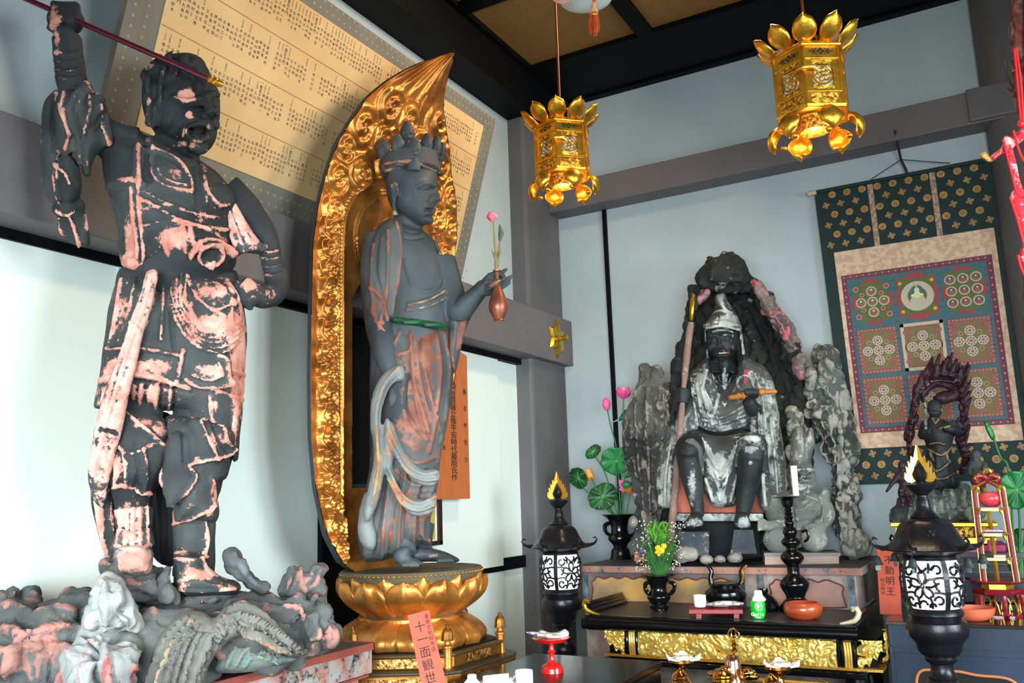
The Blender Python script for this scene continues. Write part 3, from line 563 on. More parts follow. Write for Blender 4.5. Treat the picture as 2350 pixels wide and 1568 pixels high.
# standing stones and knobs on the top
def stone(poly, v, th, name='stone', mat=None, fr=None, vox=.008, st=(), dz=(('CLOUDS', .07, .04), ('VORONOI', .06, .02)), par=None, bk=None, paint=(), prof=.5, step=7):
    mm = MB(); mm.infl(fr or g, poly, v, th, bk if bk is not None else th, step, prof=prof)
    return sculpt(mm, name, vox, mat or ROCKM, par or rk, st, disp=dz, noise=((34, -.008, int(poly[0][0]) % 97, .4), (80, -.003, 5, .4)), paint=paint)
stone([(230, 1400), (228, 1330), (236, 1288), (270, 1278), (330, 1300), (372, 1300), (378, 1340), (380, 1392), (320, 1396), (260, 1404)], .02, .14, paint=[(305, 1335, (26, 7), .8)])
stone([(372, 1388), (370, 1340), (376, 1308), (392, 1302), (400, 1330), (408, 1360), (406, 1390), (388, 1394)], .12, .05, mat=ROCKM)
stone([(512, 1300), (520, 1270), (540, 1260), (556, 1272), (572, 1300), (596, 1326), (618, 1350), (600, 1360), (574, 1358), (556, 1336), (528, 1318)], .02, .05, st=[([(540, 1270), (556, 1310), (600, 1350)], 4, .008)], mat=M_('dark_grey_wood', sr(112, 116, 118), .8, 0, col2=sr(64, 68, 70), scale=9, bmp=.4, bscale=30))
stone([(648, 1362), (650, 1330), (660, 1300), (676, 1290), (696, 1298), (706, 1312), (722, 1298), (746, 1292), (750, 1304), (740, 1322), (746, 1350), (742, 1372), (700, 1368)], .06, .05, mat=ROCKM, st=[([(668, 1300), (676, 1330), (668, 1356)], 4, -.012), ([(690, 1300), (694, 1340), (700, 1360)], 4, .01, .4), ([(730, 1302), (712, 1340)], 4, -.012)], paint=[(700, 1330, (40, 30), .3)], vox=.007)
stone([(694, 1480), (692, 1430), (700, 1404), (724, 1396), (746, 1402), (748, 1424), (772, 1436), (778, 1460), (764, 1476), (730, 1482), (710, 1490)], .16, .07, paint=[(750, 1460, (20, 20), .6)], vox=.007, st=[([(746, 1440), (746, 1475)], 3, -.012), ([(762, 1438), (762, 1470)], 3, -.01)])
stone([(-30, 1400), (-20, 1352), (10, 1348), (46, 1350), (48, 1394), (20, 1402)], -.12, .06); stone([(48, 1396), (50, 1372), (68, 1354), (86, 1358), (94, 1386), (80, 1394)], -.10, .05, paint=[(70, 1380, (16, 8), .4)])
stone([(446, 1392), (460, 1376), (500, 1370), (520, 1376), (500, 1386)], .10, .03)
# ---------------------------------------------------------------- lacquered plinth under it
PLX = worn('peeling_black_lacquer', sr(20, 22, 24), sr(40, 42, 44), sr(150, 152, 150), sr(168, 110, 96), nscale=9, amp=.34, th=.5, bmp=.3, rough=.6)
REDL = M_('faded_red_edge', sr(150, 70, 58), .55, 0, col2=sr(128, 66, 56), scale=12, bmp=.2)
tb = thing('plinth', 'peeling black lacquer plinth with red edges and scalloped side, carrying the carved rock', 'plinth', (.45, -3.9, 0))
DUSTY = M_('dusty_black_top', sr(70, 66, 66), .6, 0, col2=sr(44, 42, 44), scale=6, bmp=.1)
MB().bx(.13, .78, -5.6, -2.85, 1.045, 1.08).build('top', DUSTY, tb, smooth=False)
MB().bx(.78, .790, -5.6, -2.845, 1.060, 1.083).bx(.13, .79, -2.85, -2.84, 1.060, 1.083).bx(.762, .776, -5.5, -2.86, .972, .98).build('edge', REDL, tb, smooth=False)
MB().bx(.15, .785, -5.6, -2.855, .985, 1.06).build('apron', PLX, tb, smooth=False)
MB().bx(.18, .755, -5.5, -2.89, 0.1, .985).build('body', PLX, tb, smooth=False)
MB().bx(.752, .765, -2.96, -2.945, .2, .972).bx(.752, .762, -3.9, -2.9, .86, .868).build('red_moulding', REDL, tb, smooth=False)
MB().bx(.16, .775, -5.5, -2.86, 0, .12).build('foot', PLX, tb, smooth=False)
mb = MB(); pl = [(-.42, -.1), (-.42, .0), (-.30, .035), (-.2, .02), (-.1, .06), (0, .035), (.1, .06), (.2, .02), (.30, .035), (.42, 0), (.42, -.1)]
mb.prism(pl, (0, 1, 0), (0, 0, 1), (1, 0, 0), (.757, -3.35, .9), .006); mb.build('scalloped_panel', M_('orange_panel', sr(206, 118, 84), .6, 0, col2=sr(150, 80, 60), scale=8), tb, smooth=False)
# ================================================================ STANDING FIGURE WITH SMALL HEADS ON ITS CROWN
SLATE = worn('slate_worn_lacquer', sr(42, 48, 53), sr(82, 90, 94), sr(126, 76, 62), sr(170, 150, 112), nscale=8, amp=.3, th=.44, bmp=.4, rough=.55)
SLATE2 = worn('slate_robe_lacquer', sr(56, 62, 66), sr(104, 108, 106), sr(120, 66, 54), sr(156, 104, 86), nscale=6, amp=.34, th=.27, bmp=.4, rough=.6)
SCARFM = worn('pale_grey_scarf', sr(104, 112, 114), sr(150, 154, 150), sr(170, 142, 92), sr(150, 92, 76), nscale=8, amp=.34, th=.34, bmp=.4, rough=.65)
q_ = Fr(945, 1300, 3.66); kz = q_.k
kn = thing('standing_deity_statue', 'slender dark slate deity with small heads on its crown, standing on a golden lotus', 'statue', q_.p(945, 1292))
b = MB()
b.infl(q_, [(884, 400), (886, 372), (930, 366), (980, 374), (1003, 400), (1003, 430), (1000, 444), (1008, 462), (1000, 470), (1001, 480), (996, 488), (988, 505), (974, 518), (950, 516), (925, 500), (900, 480), (888, 450)], 0, .13, .13, 6, prof=.55)
T(b, [(996, 420, .03, 5), (1004, 450, .04, 6), (1005, 461, .04, 7)], 10, q_); B(b, 996, 478, .03, 7, 4, 8, q_); B(b, 992, 487, .03, 7, 4, 8, q_); B(b, 962, 460, .09, 26, 34, 16, q_); B(b, 984, 506, .03, 12, 10, 14, q_)
B(b, 905, 440, .125, 9, 24, 6, q_); T(b, [(903, 455, .125, 5), (904, 480, .12, 5), (908, 494, .115, 7)], 8, q_)
T(b, [(938, 490, 0, 34), (935, 530, -.02, 38), (930, 560, -.02, 60)], 16, q_)
b.infl(q_, [(930, 508), (970, 528), (1000, 556), (1020, 610), (1030, 680), (1034, 740), (1038, 800), (1040, 860), (1030, 940), (1010, 1040), (1000, 1140), (984, 1200), (960, 1240), (930, 1258), (870, 1240), (850, 1100), (848, 900), (850, 760), (856, 640), (866, 540), (896, 506)], 0, .15, .15, 11, prof=.55)
T(b, [(872, 548, .04, 40), (866, 620, .07, 40), (868, 700, .09, 36), (876, 770, .11, 32), (890, 830, .13, 26), (902, 862, .14, 18)], 16, q_)        # hanging arm
B(b, 906, 886, .14, 18, 24, 12, q_)
for i, (x, y) in enumerate(((896, 935), (906, 944), (914, 940), (920, 925))): T(b, [(898 + i * 6, 890, .15, 7), (897 + i * 7, 915, .16, 6), (x, y, .15, 5)], 8, q_)
T(b, [(920, 880, .14, 7), (928, 900, .16, 6), (924, 916, .17, 5)], 8, q_)
T(b, [(1010, 600, -.02, 38), (1040, 690, .02, 32), (1052, 716, .05, 28), (1076, 694, .08, 24), (1100, 668, .10, 19), (1112, 655, .11, 17)], 14, q_)      # raised forearm
b.infl(q_, [(1098, 668), (1104, 645), (1118, 630), (1136, 625), (1150, 628), (1158, 636), (1152, 648), (1146, 662), (1132, 678), (1112, 680)], .11, .025, .025, 4)
T(b, [(1120, 634, .12, 7), (1140, 628, .14, 6.5), (1154, 632, .15, 6), (1156, 640, .16, 5), (1148, 644, .16, 4)], 8, q_)
T(b, [(1140, 640, .11, 7), (1152, 626, .10, 6), (1164, 617, .09, 4)], 8, q_); T(b, [(1144, 652, .10, 7), (1162, 642, .09, 6), (1178, 632, .08, 4)], 8, q_); T(b, [(1142, 664, .09, 7), (1158, 656, .08, 6), (1172, 648, .07, 4)], 8, q_)
T(b, [(1118, 664, .13, 8), (1134, 652, .16, 7), (1146, 642, .165, 5)], 8, q_)
for (x, tx, ty, v) in ((930, 968, 1290, .06), (968, 1048, 1280, -.05)):
    T(b, [(x, 1200, v, 30), (x - 2, 1245, v, 26), (x, 1270, v + .02, 25)], 14, q_)
    b.infl(q_, [(x - 26, 1268), (x - 10, 1254), (x + 14, 1256), (tx - 26, ty - 14), (tx - 6, ty - 4), (tx + 8, ty + 6), (tx - 8, ty + 12), (x + 10, ty + 10), (x - 24, 1292)], v + .04, .055, .055, 5, prof=.5)
    for i in range(5): T(b, [(tx - 22 - i * 6, ty + 2, v + .09 - i * .004, 7), (tx - 4 - i * 9, ty + 9, v + .10 + i * .004, 5)], 8, q_)
st = [([(962, 436), (976, 440), (990, 437)], 4, -.012), ([(958, 428), (976, 421), (996, 426)], 4, .008), ([(964, 441), (978, 444), (990, 441)], 3, .006), ([(980, 482), (998, 483)], 3, -.012), ([(982, 476), (998, 476)], 3, .006), ([(982, 489), (996, 489)], 3, .005), ([(990, 455), (984, 466)], 3, -.006), ([(974, 500), (990, 497)], 3, -.006), ([(910, 536), (940, 548), (970, 544)], 3, -.005), ([(915, 524), (944, 534), (968, 530)], 2.5, -.004),
      ([(930, 600), (950, 660), (990, 668), (1015, 640)], 5, .006), ([(938, 700), (980, 690), (1020, 668)], 4, .008, .5), ([(934, 712), (985, 702), (1024, 682)], 3.5, .006, .4), ([(899, 432), (904, 418), (912, 432), (908, 450)], 2, .006)]
sculpt(b, 'body', .0065, SLATE, kn, st, paint=[(880, 560, (20, 30), .3), (960, 600, (40, 40), .12), (1000, 480, (7, 14), .5), (900, 490, (14, 10), .5), (1130, 650, (30, 8), .35), (1000, 1275, (60, 8), .3)], noise=((60, .001, 31),))
# crown band with its small heads
m = MB()
cc = q_.p(943, 392, 0.0); cc2 = q_.p(940, 360, 0)
m.lathe(cc, [(.125, -.02), (.128, -.012), (.124, 0), (.128, .01), (.130, .03), (.127, .036), (.131, .05), (.124, .062), (.10, .07), (.04, .085)], 40, axis=(cc2 - cc) + np.array([-.004, 0, .0]))
sculpt(m, 'crown', .006, worn('crown_paint', sr(66, 70, 74), sr(88, 80, 78), sr(150, 80, 66), sr(180, 150, 110), nscale=16, amp=.3, th=.30), kn, [([(885, 376), (940, 370), (1000, 392)], 3, .005, .5), ([(884, 392), (940, 386), (1002, 408)], 3, .004, .5)])
for (x, y, v, s_) in ((935, 326, .0, 1.3), (917, 356, .09, 1.3), (888, 366, .03, 1.2), (950, 364, .11, 1.3), (974, 352, .07, 1.15), (993, 358, .03, 1.0), (1003, 372, -.02, .9)):
    m = MB(); lean = (x - 940) * .18
    T(m, [(x, y + 30, v, 12 * s_), (x, y + 14, v, 12 * s_), (x + lean * .3, y + 3, v, 8.5 * s_), (x + lean * .5, y - 6, v, 12 * s_), (x + lean * .7, y - 16, v, 14 * s_), (x + lean * .9, y - 27, v, 13 * s_), (x + lean, y - 34, v, 11 * s_), (x + lean, y - 39, v, 8 * s_), (x + lean, y - 45, v, 7 * s_)], 12, q_)
    T(m, [(x + 6 * s_, y - 12, v + .012, 5), (x + 8 * s_, y - 8, v + .015, 4)], 8, q_)
    sculpt(m, 'small_head', .005, SLATE, kn, [([(x - 8, y - 19), (x + 10, y - 17)], 2.5, -.006), ([(x + 1, y - 18), (x + 3, y - 10)], 2, .004), ([(x - 3, y - 5), (x + 6, y - 5)], 2, -.005)])
# robe: shawl over the shoulder and arm, skirt and hem
m = MB()
m.infl(q_, [(896, 500), (918, 506), (926, 530), (930, 580), (925, 640), (910, 700), (906, 760), (898, 800), (880, 810), (858, 790), (842, 740), (836, 660), (838, 590), (852, 540), (874, 512)], .07, .10, .13, 8, prof=.5)
m.infl(q_, [(990, 545), (1006, 560), (1024, 620), (1034, 690), (1046, 700), (1084, 712), (1076, 740), (1060, 790), (1050, 840), (1042, 862), (1028, 800), (1026, 720), (1014, 640)], .0, .07, .08, 7, prof=.5)
st = [([(908, 510), (918, 570), (912, 640), (902, 710), (904, 770)], 3.5, .009, .25), ([(890, 530), (890, 600), (886, 680), (872, 740), (870, 780)], 3.5, .007, .1), ([(870, 540), (862, 620), (878, 680), (884, 740)], 3, -.007), ([(858, 560), (852, 640), (858, 720)], 3, .006, .2),
      ([(848, 660), (862, 670), (878, 690), (888, 730)], 3, .008, .7), ([(850, 700), (866, 740), (890, 770)], 3, .006, .5), ([(1010, 580), (1028, 660), (1032, 760), (1040, 850)], 3, .009, .4), ([(1040, 705), (1052, 740), (1048, 820)], 4, -.010), ([(1060, 712), (1066, 740), (1054, 800)], 3, .007, .5), ([(1000, 570), (1018, 640), (1024, 700)], 3, -.006), ([(860, 738), (876, 742), (888, 736)], 3, .006, .6)]
sculpt(m, 'shawl', .0065, SLATE2, kn, st, paint=[(868, 690, (20, 50), .22), (1066, 770, (12, 40), .4), (1020, 640, (10, 40), .2)], noise=((40, .0015, 33),))
m = MB()
m.infl(q_, [(905, 730), (960, 735), (1024, 748), (1038, 800), (1040, 870), (1032, 950), (1012, 1050), (1002, 1140), (986, 1200), (988, 1250), (960, 1252), (936, 1262), (915, 1274), (880, 1286), (836, 1288), (820, 1240), (824, 1180), (842, 1110), (850, 1000), (848, 880), (866, 790)], 0, .185, .165, 10, prof=.5)
st = [([(940, 745), (948, 860), (958, 940), (980, 1010)], 3.5, .008, .4), ([(960, 745), (966, 840), (984, 920), (1000, 950)], 3.5, -.008), ([(1000, 760), (1010, 850), (1000, 950), (985, 1040)], 3.5, .008, .3), ([(920, 760), (900, 800)], 3, .006, .5), ([(938, 745), (942, 800), (915, 812)], 2.5, .006, .8),
      ([(1020, 760), (1030, 850), (1024, 940), (1004, 1060)], 3, .007, .2), ([(935, 860), (930, 930), (960, 990), (985, 1000)], 4, -.008), ([(950, 880), (975, 960), (985, 1000)], 3, .007, .6), ([(975, 850), (990, 920), (1010, 990)], 3, .006, .2)]
for i in range(9):
    x0 = 848 + i * 16; st.append(([(x0 + 20, 1080), (x0 + 8, 1160), (x0 - 4 + i * 1.5, 1230), (x0 - 8 + i * 2, 1284)], 4, .010 * (-1) ** i, .30 * (i % 2)))
for i in range(5): st.append(([(910, 1020 + i * 30), (950, 1062 + i * 26), (1000, 1050 + i * 26)], 4, .007 * (-1) ** i, .1))
sculpt(m, 'skirt', .0065, SLATE2, kn, st, paint=[(970, 860, (45, 120), .36), (950, 990, (40, 60), .25), (950, 1170, (40, 60), .20), (1010, 1120, (12, 50), .2), (880, 1240, (50, 30), .1)], noise=((40, .002, 34),))
m = MB(); m.infl(q_, [(903, 728), (960, 733), (1024, 744), (1024, 757), (960, 749), (903, 741)], .155, .02, .05, 6, prof=.4)
m.build('green_cord', M_('green_cloth_cord', sr(20, 96, 52), .6, 0, col2=sr(10, 50, 34), scale=30), kn)
# scarf that falls over the forearm and loops across the knees
m = MB()
m.infl(q_, [(924, 838), (928, 872), (905, 880), (888, 905), (876, 950), (876, 1000), (884, 1050), (880, 1100), (868, 1150), (852, 1190), (838, 1200), (834, 1170), (846, 1110), (858, 1040), (850, 980), (850, 930), (862, 885), (888, 850)], .19, .035, .03, 6, prof=.5)
m.infl(q_, [(838, 1130), (860, 1140), (856, 1190), (866, 1230), (858, 1262), (838, 1260), (822, 1230), (824, 1180)], .15, .04, .03, 6)
m.infl(q_, [(886, 970), (902, 968), (918, 1010), (940, 1050), (968, 1076), (1004, 1078), (1008, 1100), (990, 1118), (960, 1112), (928, 1086), (900, 1040), (888, 1010)], .17, .04, .04, 6)
m.infl(q_, [(884, 1060), (900, 1062), (912, 1110), (940, 1140), (980, 1144), (1000, 1130), (1002, 1160), (984, 1182), (950, 1184), (920, 1160), (896, 1120), (884, 1090)], .17, .04, .04, 6)
m.infl(q_, [(884, 960), (898, 970), (904, 1030), (900, 1075), (884, 1080), (878, 1020)], .19, .025, .03, 6)
st = [([(915, 845), (884, 880), (864, 940), (866, 1010), (868, 1080), (852, 1160)], 3, .007, .15), ([(918, 862), (892, 890), (872, 960), (876, 1040)], 3, -.006)]
for i in range(4): st.append(([(892, 985 + i * 12), (930, 1062 + i * 8), (970, 1088 + i * 7), (1004, 1084 + i * 8)], 2.6, .006 * (-1) ** i, .12)); st.append(([(890, 1075 + i * 11), (922, 1136 + i * 9), (960, 1156 + i * 8), (1000, 1140 + i * 9)], 2.6, .006 * (-1) ** i, .12))
sculpt(m, 'scarf', .006, SCARFM, kn, st, paint=[(870, 1080, (14, 80), .35), (895, 1020, (12, 50), .4), (910, 1120, (18, 30), .4), (925, 1145, (25, 20), .3)], noise=((40, .0015, 35),))
# vase held in the raised hand with flower stems
CUP = M_('copper_lustre', sr(176, 100, 76), .38, .65, col2=sr(120, 74, 60), scale=14, bmp=.1)
vs = thing('flask', 'small coppery long-necked flask dangling from the statue\'s raised hand', 'vase', q_.p(1145, 738, .15))
o0 = q_.p(1145, 738, .15); o1 = q_.p(1140, 622, .15); ax = (o1 - o0); L_ = np.linalg.norm(ax)
MB().lathe(o0, [(.020, 0), (.022, .003), (.020, .008), (.026, .02), (.038, .045), (.041, .065), (.037, .088), (.026, .12), (.014, .15), (.010, .18), (.010, L_ - .006), (.016, L_ - .002), (.017, L_ + .003), (.010, L_ + .004), (.008, L_ - .02)], 32, axis=ax).build('body', CUP, vs)
MB().lathe(o0, [(.0225, .001), (.0245, .003), (.0225, .006)], 32, axis=ax).build('foot_ring', GOLDDIM, vs)
fl = thing('lotus_spray', 'pink lotus bud and faded stems standing in the coppery flask', 'flower', o1)
STEM = M_('faded_green_stem', sr(140, 140, 84), .7, 0, col2=sr(120, 100, 70), scale=20)
MB().tube([q_.p(1140, 628, .15), q_.p(1137, 570, .15), q_.p(1132, 505, .15)], [.009, .006, .004], 8).tube([q_.p(1141, 610, .15), q_.p(1146, 570, .14), q_.p(1148, 545, .14)], [.008, .005, .004], 8).tube([q_.p(1139, 600, .15), q_.p(1132, 582, .16), q_.p(1128, 572, .16)], [.006, .004, .001], 8).tube([q_.p(1140, 600, .15), q_.p(1148, 584, .16), q_.p(1150, 570, .16)], [.006, .004, .001], 8).build('stem', STEM, fl)
m = MB(); B(m, 1129, 498, .15, 10, 12, 10, q_)
for i in range(6):
    an = i * PI / 3; m.tube([q_.p(1130, 508, .15), q_.p(1129 + 10 * math.cos(an), 498, .15 + .018 * math.sin(an)), q_.p(1128 + 4 * math.cos(an), 486, .15 + .006 * math.sin(an))], [.005, .009, .003], 8)
sculpt(m, 'bud', .003, M_('pink_bud', sr(224, 70, 96), .4, 0, col2=sr(236, 150, 160), scale=30), fl)
m = MB(); m.tube([q_.p(1147, 552, .14), q_.p(1150, 535, .14), q_.p(1147, 516, .14)], [.006, .012, .003], 10); m.build('green_bud', M_('dull_green_bud', sr(84, 98, 74), .6), fl)
# ================================================================ BOAT-SHAPED GOLDEN HALO BEHIND IT
hl = thing('halo', 'tall boat-shaped golden halo with carved cloud swirls, curling over at the tip', 'halo', (.4, -2.25, 1.29))
HZ = [1.285, 1.33, 1.44, 1.62, 1.82, 2.06, 2.35, 2.6, 2.85, 3.03, 3.16, 3.27, 3.36, 3.44, 3.50, 3.54, 3.58]; HW = [.27, .36, .445, .505, .535, .542, .54, .532, .50, .46, .405, .35, .28, .20, .125, .065, .003]
YC = -2.235
def hx(z): return float(np.interp(z, [2.6, 2.76, 2.92, 3.06, 3.19, 3.30, 3.39, 3.46, 3.51, 3.55, 3.58], [.40, .41, .435, .465, .505, .55, .60, .65, .69, .73, .76]))
def hw(z): return float(np.interp(z, HZ, HW))
rr = random.Random(11); sw = []
for i in range(17):
    z = 1.38 + i * .087
    for s_ in (-1, 1): sw.append((s_ * (hw(z) + .335 - .012) / 2, z, .052, i * 1.1))
for tries in range(16000):
    y = rr.uniform(-.56, .56); z = rr.uniform(1.30, 3.36); w_ = hw(z); r_ = rr.uniform(.045, .06) if z < 2.9 else rr.uniform(.06, .085)
    inner = .335 - .0 * z
    top_in = 2.98
    ain = inner if z < 2.7 else (math.sqrt(max(0, inner ** 2 - ((z - 2.7) * 1.05) ** 2)) if z < 3.02 else 0)
    if z < 2.86: continue
    if abs(y) > w_ - r_ * .55 or (abs(y) < ain + r_ * .7 and z < 3.02): continue
    if all((y - a) ** 2 + (z - c) ** 2 > (.80 * (r_ + d)) ** 2 for a, c, d, e in sw): sw.append((y, z, r_, rr.uniform(0, 6.28)))
NZ, NY = 520, 250
zz = np.linspace(1.287, 3.579, NZ); tt = np.linspace(-1, 1, NY)
Wd = np.interp(zz, HZ, HW); RW = np.interp(zz, [1.28, 1.62, 1.9, 2.1, 2.3, 2.5, 3.0, 3.2, 3.35, 3.5], [.5, .58, .70, .84, .96, 1.0, .98, .86, .66, .5]); Yg = np.outer(Wd, tt) * np.where(tt[None, :] > 0, RW[:, None], 1); Zg = np.repeat(zz[:, None], NY, 1)
# keep equal metric across: recompute on true positions
hgt = np.zeros_like(Yg)
for (a, c, r_, ph) in sw:
    dy = Yg - a; dz = Zg - c; r = np.hypot(dy, dz); th = np.arctan2(dz, dy); mk = r < r_ * 1.25
    e = 1 - (r / (r_ * 1.25)) ** 2; sp = np.cos(2 * PI * r / (r_ * .60) - th * (1 if a > 0 else -1) + ph); lob = .003 * np.cos(5 * th + ph)
    hh = (.010 + .016 * np.clip(e, 0, 1) + .0075 * sp * np.clip(r / r_ * 3, 0, 1) + lob) * (e > 0)
    hgt = np.maximum(hgt, np.where(mk, hh, 0))
inner = .335; ain = np.where(Zg < 2.7, inner, np.sqrt(np.clip(inner ** 2 - ((Zg - 2.7) * 1.05) ** 2, 0, None))); ain = np.where(Zg > 3.02, 0, ain)
din = np.abs(Yg) - ain                                      # >0: on the carved border
inside = (din < 0) & (Zg > 1.33)
rim = np.exp(-((din - .006) / .007) ** 2) * .016 * (Zg < 3.02)
bead = np.exp(-((din - .022) / .005) ** 2) * .010 * (.6 + .4 * np.sin(Zg * 2 * PI / .017)) * (Zg < 3.02)
hgt = np.where(inside, 0, hgt) + rim + bead
edge = np.clip((np.abs(tt)[None, :] * Wd[:, None] - Wd[:, None] + .02) / .02, 0, 1); hgt = hgt * (1 - .5 * edge) + .010 * edge
tip = np.clip((Zg - 3.33) / .08, 0, 1); flow = .009 * np.sin((Yg / (Wd[:, None] + .02)) * 26 + (Zg - 3.2) * 14 * np.sign(Yg)); hgt = hgt * (1 - tip) + (flow + .012) * tip
# nimbus behind the head: rings and petals on the recessed board
hy, hz_ = Yg - .02, Zg - 2.73; r = np.hypot(hy, hz_); th = np.arctan2(hz_, hy)
nim = .012 * np.exp(-((r - .235) / .006) ** 2) + .008 * np.exp(-((r - .25) / .004) ** 2) + .010 * np.exp(-((r - .115) / .008) ** 2) * (.7 + .3 * np.cos(60 * th)) + ((r > .12) & (r < .23)) * .014 * np.abs(np.cos(4 * th)) ** .6 * np.sin(np.clip((r - .12) / .11, 0, 1) * PI) ** .5 + (r < .1) * .004
depth = np.where(inside, -.028 * np.clip(-din / .03, 0, 1) + nim, 0)
bend = np.array([hx(z) for z in zz])[:, None] + .015 * np.abs(tt)[None, :] ** 2.2 * np.clip((3.5 - Zg) / 1.2, .0, 1)
Xg = bend + hgt + depth
hole = (np.abs(Yg) < .235) & (Zg > 1.62) & (Zg < 2.56 - .12 * np.clip((np.abs(Yg) - .10) / .13, 0, 1) ** 2)
V = np.stack([Xg, Yg + YC, Zg], -1).reshape(-1, 3); Fs = []
for i in range(NZ - 1):
    for j in range(NY - 1):
        if hole[i, j] and hole[i + 1, j + 1] and hole[i + 1, j] and hole[i, j + 1]: continue
        Fs.append((i * NY + j, i * NY + j + 1, (i + 1) * NY + j + 1, (i + 1) * NY + j))
mb = MB(); mb.V = [tuple(v) for v in V]; mb.F = Fs
mb.build('carved_face', BRONZEGOLD, hl, ang=80)
# back shell and dark rim
mb = MB(); S = []
for i in range(0, NZ, 5):
    z = zz[i]; w_ = Wd[i]; S.append([(bend[i, k] - .004 - (.016 if .9 < abs(t) < .99 else (.075 if abs(t) < .9 else 0)), YC + t * (w_ * (RW[i] if t > 0 else 1) + .006), z) for k, t in ((0, -1.0), (2, -.97), (NY // 2, 0.0), (NY - 3, .97), (NY - 1, 1.0))])
V = []; Fs = []
for i, row in enumerate(S): V += row
hole_rows = [1.62 < zz[i] < 2.5 for i in range(0, NZ, 5)]
for i in range(len(S) - 1):
    for k in range(4):
        if k in (1, 2) and hole_rows[i]: continue
        Fs.append((i * 5 + k, (i + 1) * 5 + k, (i + 1) * 5 + k + 1, i * 5 + k + 1))
Fsr = []
n0 = len(V)
for i in range(0, NZ, 5):
    for t, k in ((-1, 0), (1, NY - 1)): V.append((Xg[i, k] , YC + t * (Wd[i] * (RW[i] if t > 0 else 1) + .004), zz[i]))
for i in range(len(S) - 1):
    for s_ in (0, 1):
        a0 = i * 5 + (0 if s_ == 0 else 4); a1 = (i + 1) * 5 + (0 if s_ == 0 else 4); Fs.append((n0 + i * 2 + s_, n0 + (i + 1) * 2 + s_, a1, a0))
mb.V = V; mb.F = Fs; mb.build('back_shell', M_('dark_teal_back', sr(44, 54, 60), .6, 0, var=.1), hl)
mb = MB()
for s_ in (-1, 1): MB().bx(.27, .318, YC + s_ * .285 - .04, YC + s_ * .285 + .04, 1.64, 2.5).build('back_batten', BLACKWOOD, hl, smooth=False)
# ================================================================ LOTUS PEDESTAL
ps = thing('lotus_pedestal', 'golden lotus pedestal of petals on stepped six-sided tiers, under the slender statue', 'pedestal', (.606, -2.371, 0))
PC = np.array([.606, -2.371, 0.0])
def petal(a, r0, r1, z0, z1, wd, bulge, curl, name='petal', down=False, mat=None):
    N, Mx = 12, 9; V = []; Fs = []; ca, sa = math.cos(a), math.sin(a)
    for i in range(N + 1):
        s = i / N; w = wd * (math.sin(PI * (.16 + .74 * s)) ** .7) * (1 if s < .86 else math.sqrt(max(0, 1 - ((s - .86) / .145) ** 2)) + .03)
        z = z0 + (z1 - z0) * s; r = r0 + (r1 - r0) * s + bulge * math.sin(PI * s) + curl * max(0, s - .8) * 5 * (s - .8)
        for j in range(Mx + 1):
            t = -1 + 2 * j / Mx; lat = w * t; rr_ = r - .10 * wd * (t * t) * 2.2 + .012 * math.exp(-(t / .25) ** 2) - .004 * math.exp(-(abs(t) - .5) ** 2 / .02)
            V.append((PC[0] + rr_ * ca - lat * sa, PC[1] + rr_ * sa + lat * ca, z))
    for i in range(N):
        for j in range(Mx): Fs.append((i * (Mx + 1) + j, i * (Mx + 1) + j + 1, (i + 1) * (Mx + 1) + j + 1, (i + 1) * (Mx + 1) + j))
    mb = MB(); mb.add(V, Fs); o = mb.build(name, mat or BRONZEGOLD, ps, ang=80); so = o.modifiers.new('s', 'SOLIDIFY'); so.thickness = .008; return o
MB().lathe(PC, [(.0, 1.12), (.2, 1.12), (.25, 1.2), (.285, 1.27), (.29, 1.285), (.283, 1.293), (.27, 1.287), (0, 1.29)], 60).build('seed_pod', M_('dusty_bronze', sr(74, 76, 72), .6, .2, col2=sr(110, 96, 66), scale=14), ps)
mb = MB()
for i in range(90):
    an = 2 * PI * i / 90; mb.ball(PC + [.288 * math.cos(an), .288 * math.sin(an), 1.281], .0048, 6, 5)
o = mb.build('beaded_rim', GOLDDIM, ps); o['kind'] = 'stuff'
for i in range(12):
    petal(2 * PI * i / 12 + .26, .18, .285, 1.115, 1.275, .085, .030, .0)
for i in range(12):
    petal(2 * PI * i / 12, .175, .296, 1.11, 1.262, .078, .046, .0)
MB().lathe(PC, [(.2, 1.09), (.215, 1.10), (.215, 1.115), (.19, 1.125), (0, 1.12)], 60).build('waist', BRONZEGOLD, ps)
for i in range(12):
    petal(2 * PI * i / 12 + .13, .20, .262, 1.115, .985, .082, .055, .0)
for i in range(12):
    petal(2 * PI * i / 12 + .13 + .26, .195, .25, 1.11, .995, .07, .035, .0)
HA = math.atan2(q_.w[1], q_.w[0])  + math.radians(21)
def hexp(R, z0, z1, Rt=None, name='tier', mat=None, bevel=.006, cut=.16):
    Rt = Rt or R; V = []; n = 0
    def ring(rad, z):
        vs = []
        for i in range(6):
            a0 = HA + i * PI / 3; p = np.array([math.cos(a0), math.sin(a0)]); pa = np.array([math.cos(a0 - PI / 3), math.sin(a0 - PI / 3)]); pb = np.array([math.cos(a0 + PI / 3), math.sin(a0 + PI / 3)])
            for f in (cut, cut * .45): vs.append(p * (1 - f) + pa * f)
            for f in (cut * .45, cut): vs.append(p * (1 - f) + pb * f)
        return [(PC[0] + rad * v[0], PC[1] + rad * v[1], z) for v in vs]
    A0 = ring(R, z0); A1 = ring(Rt, z1); m = len(A0)
    mb = MB(); mb.add(A0 + A1, [tuple(range(m - 1, -1, -1)), tuple(range(m, 2 * m))] + [(i, (i + 1) % m, m + (i + 1) % m, m + i) for i in range(m)])
    return mb.build(name, mat or BRONZEGOLD, ps, smooth=False, bevel=bevel)
GD2 = M_('aged_gold_board', sr(176, 118, 48), .42, .85, col2=sr(96, 62, 28), scale=7, bmp=.15)
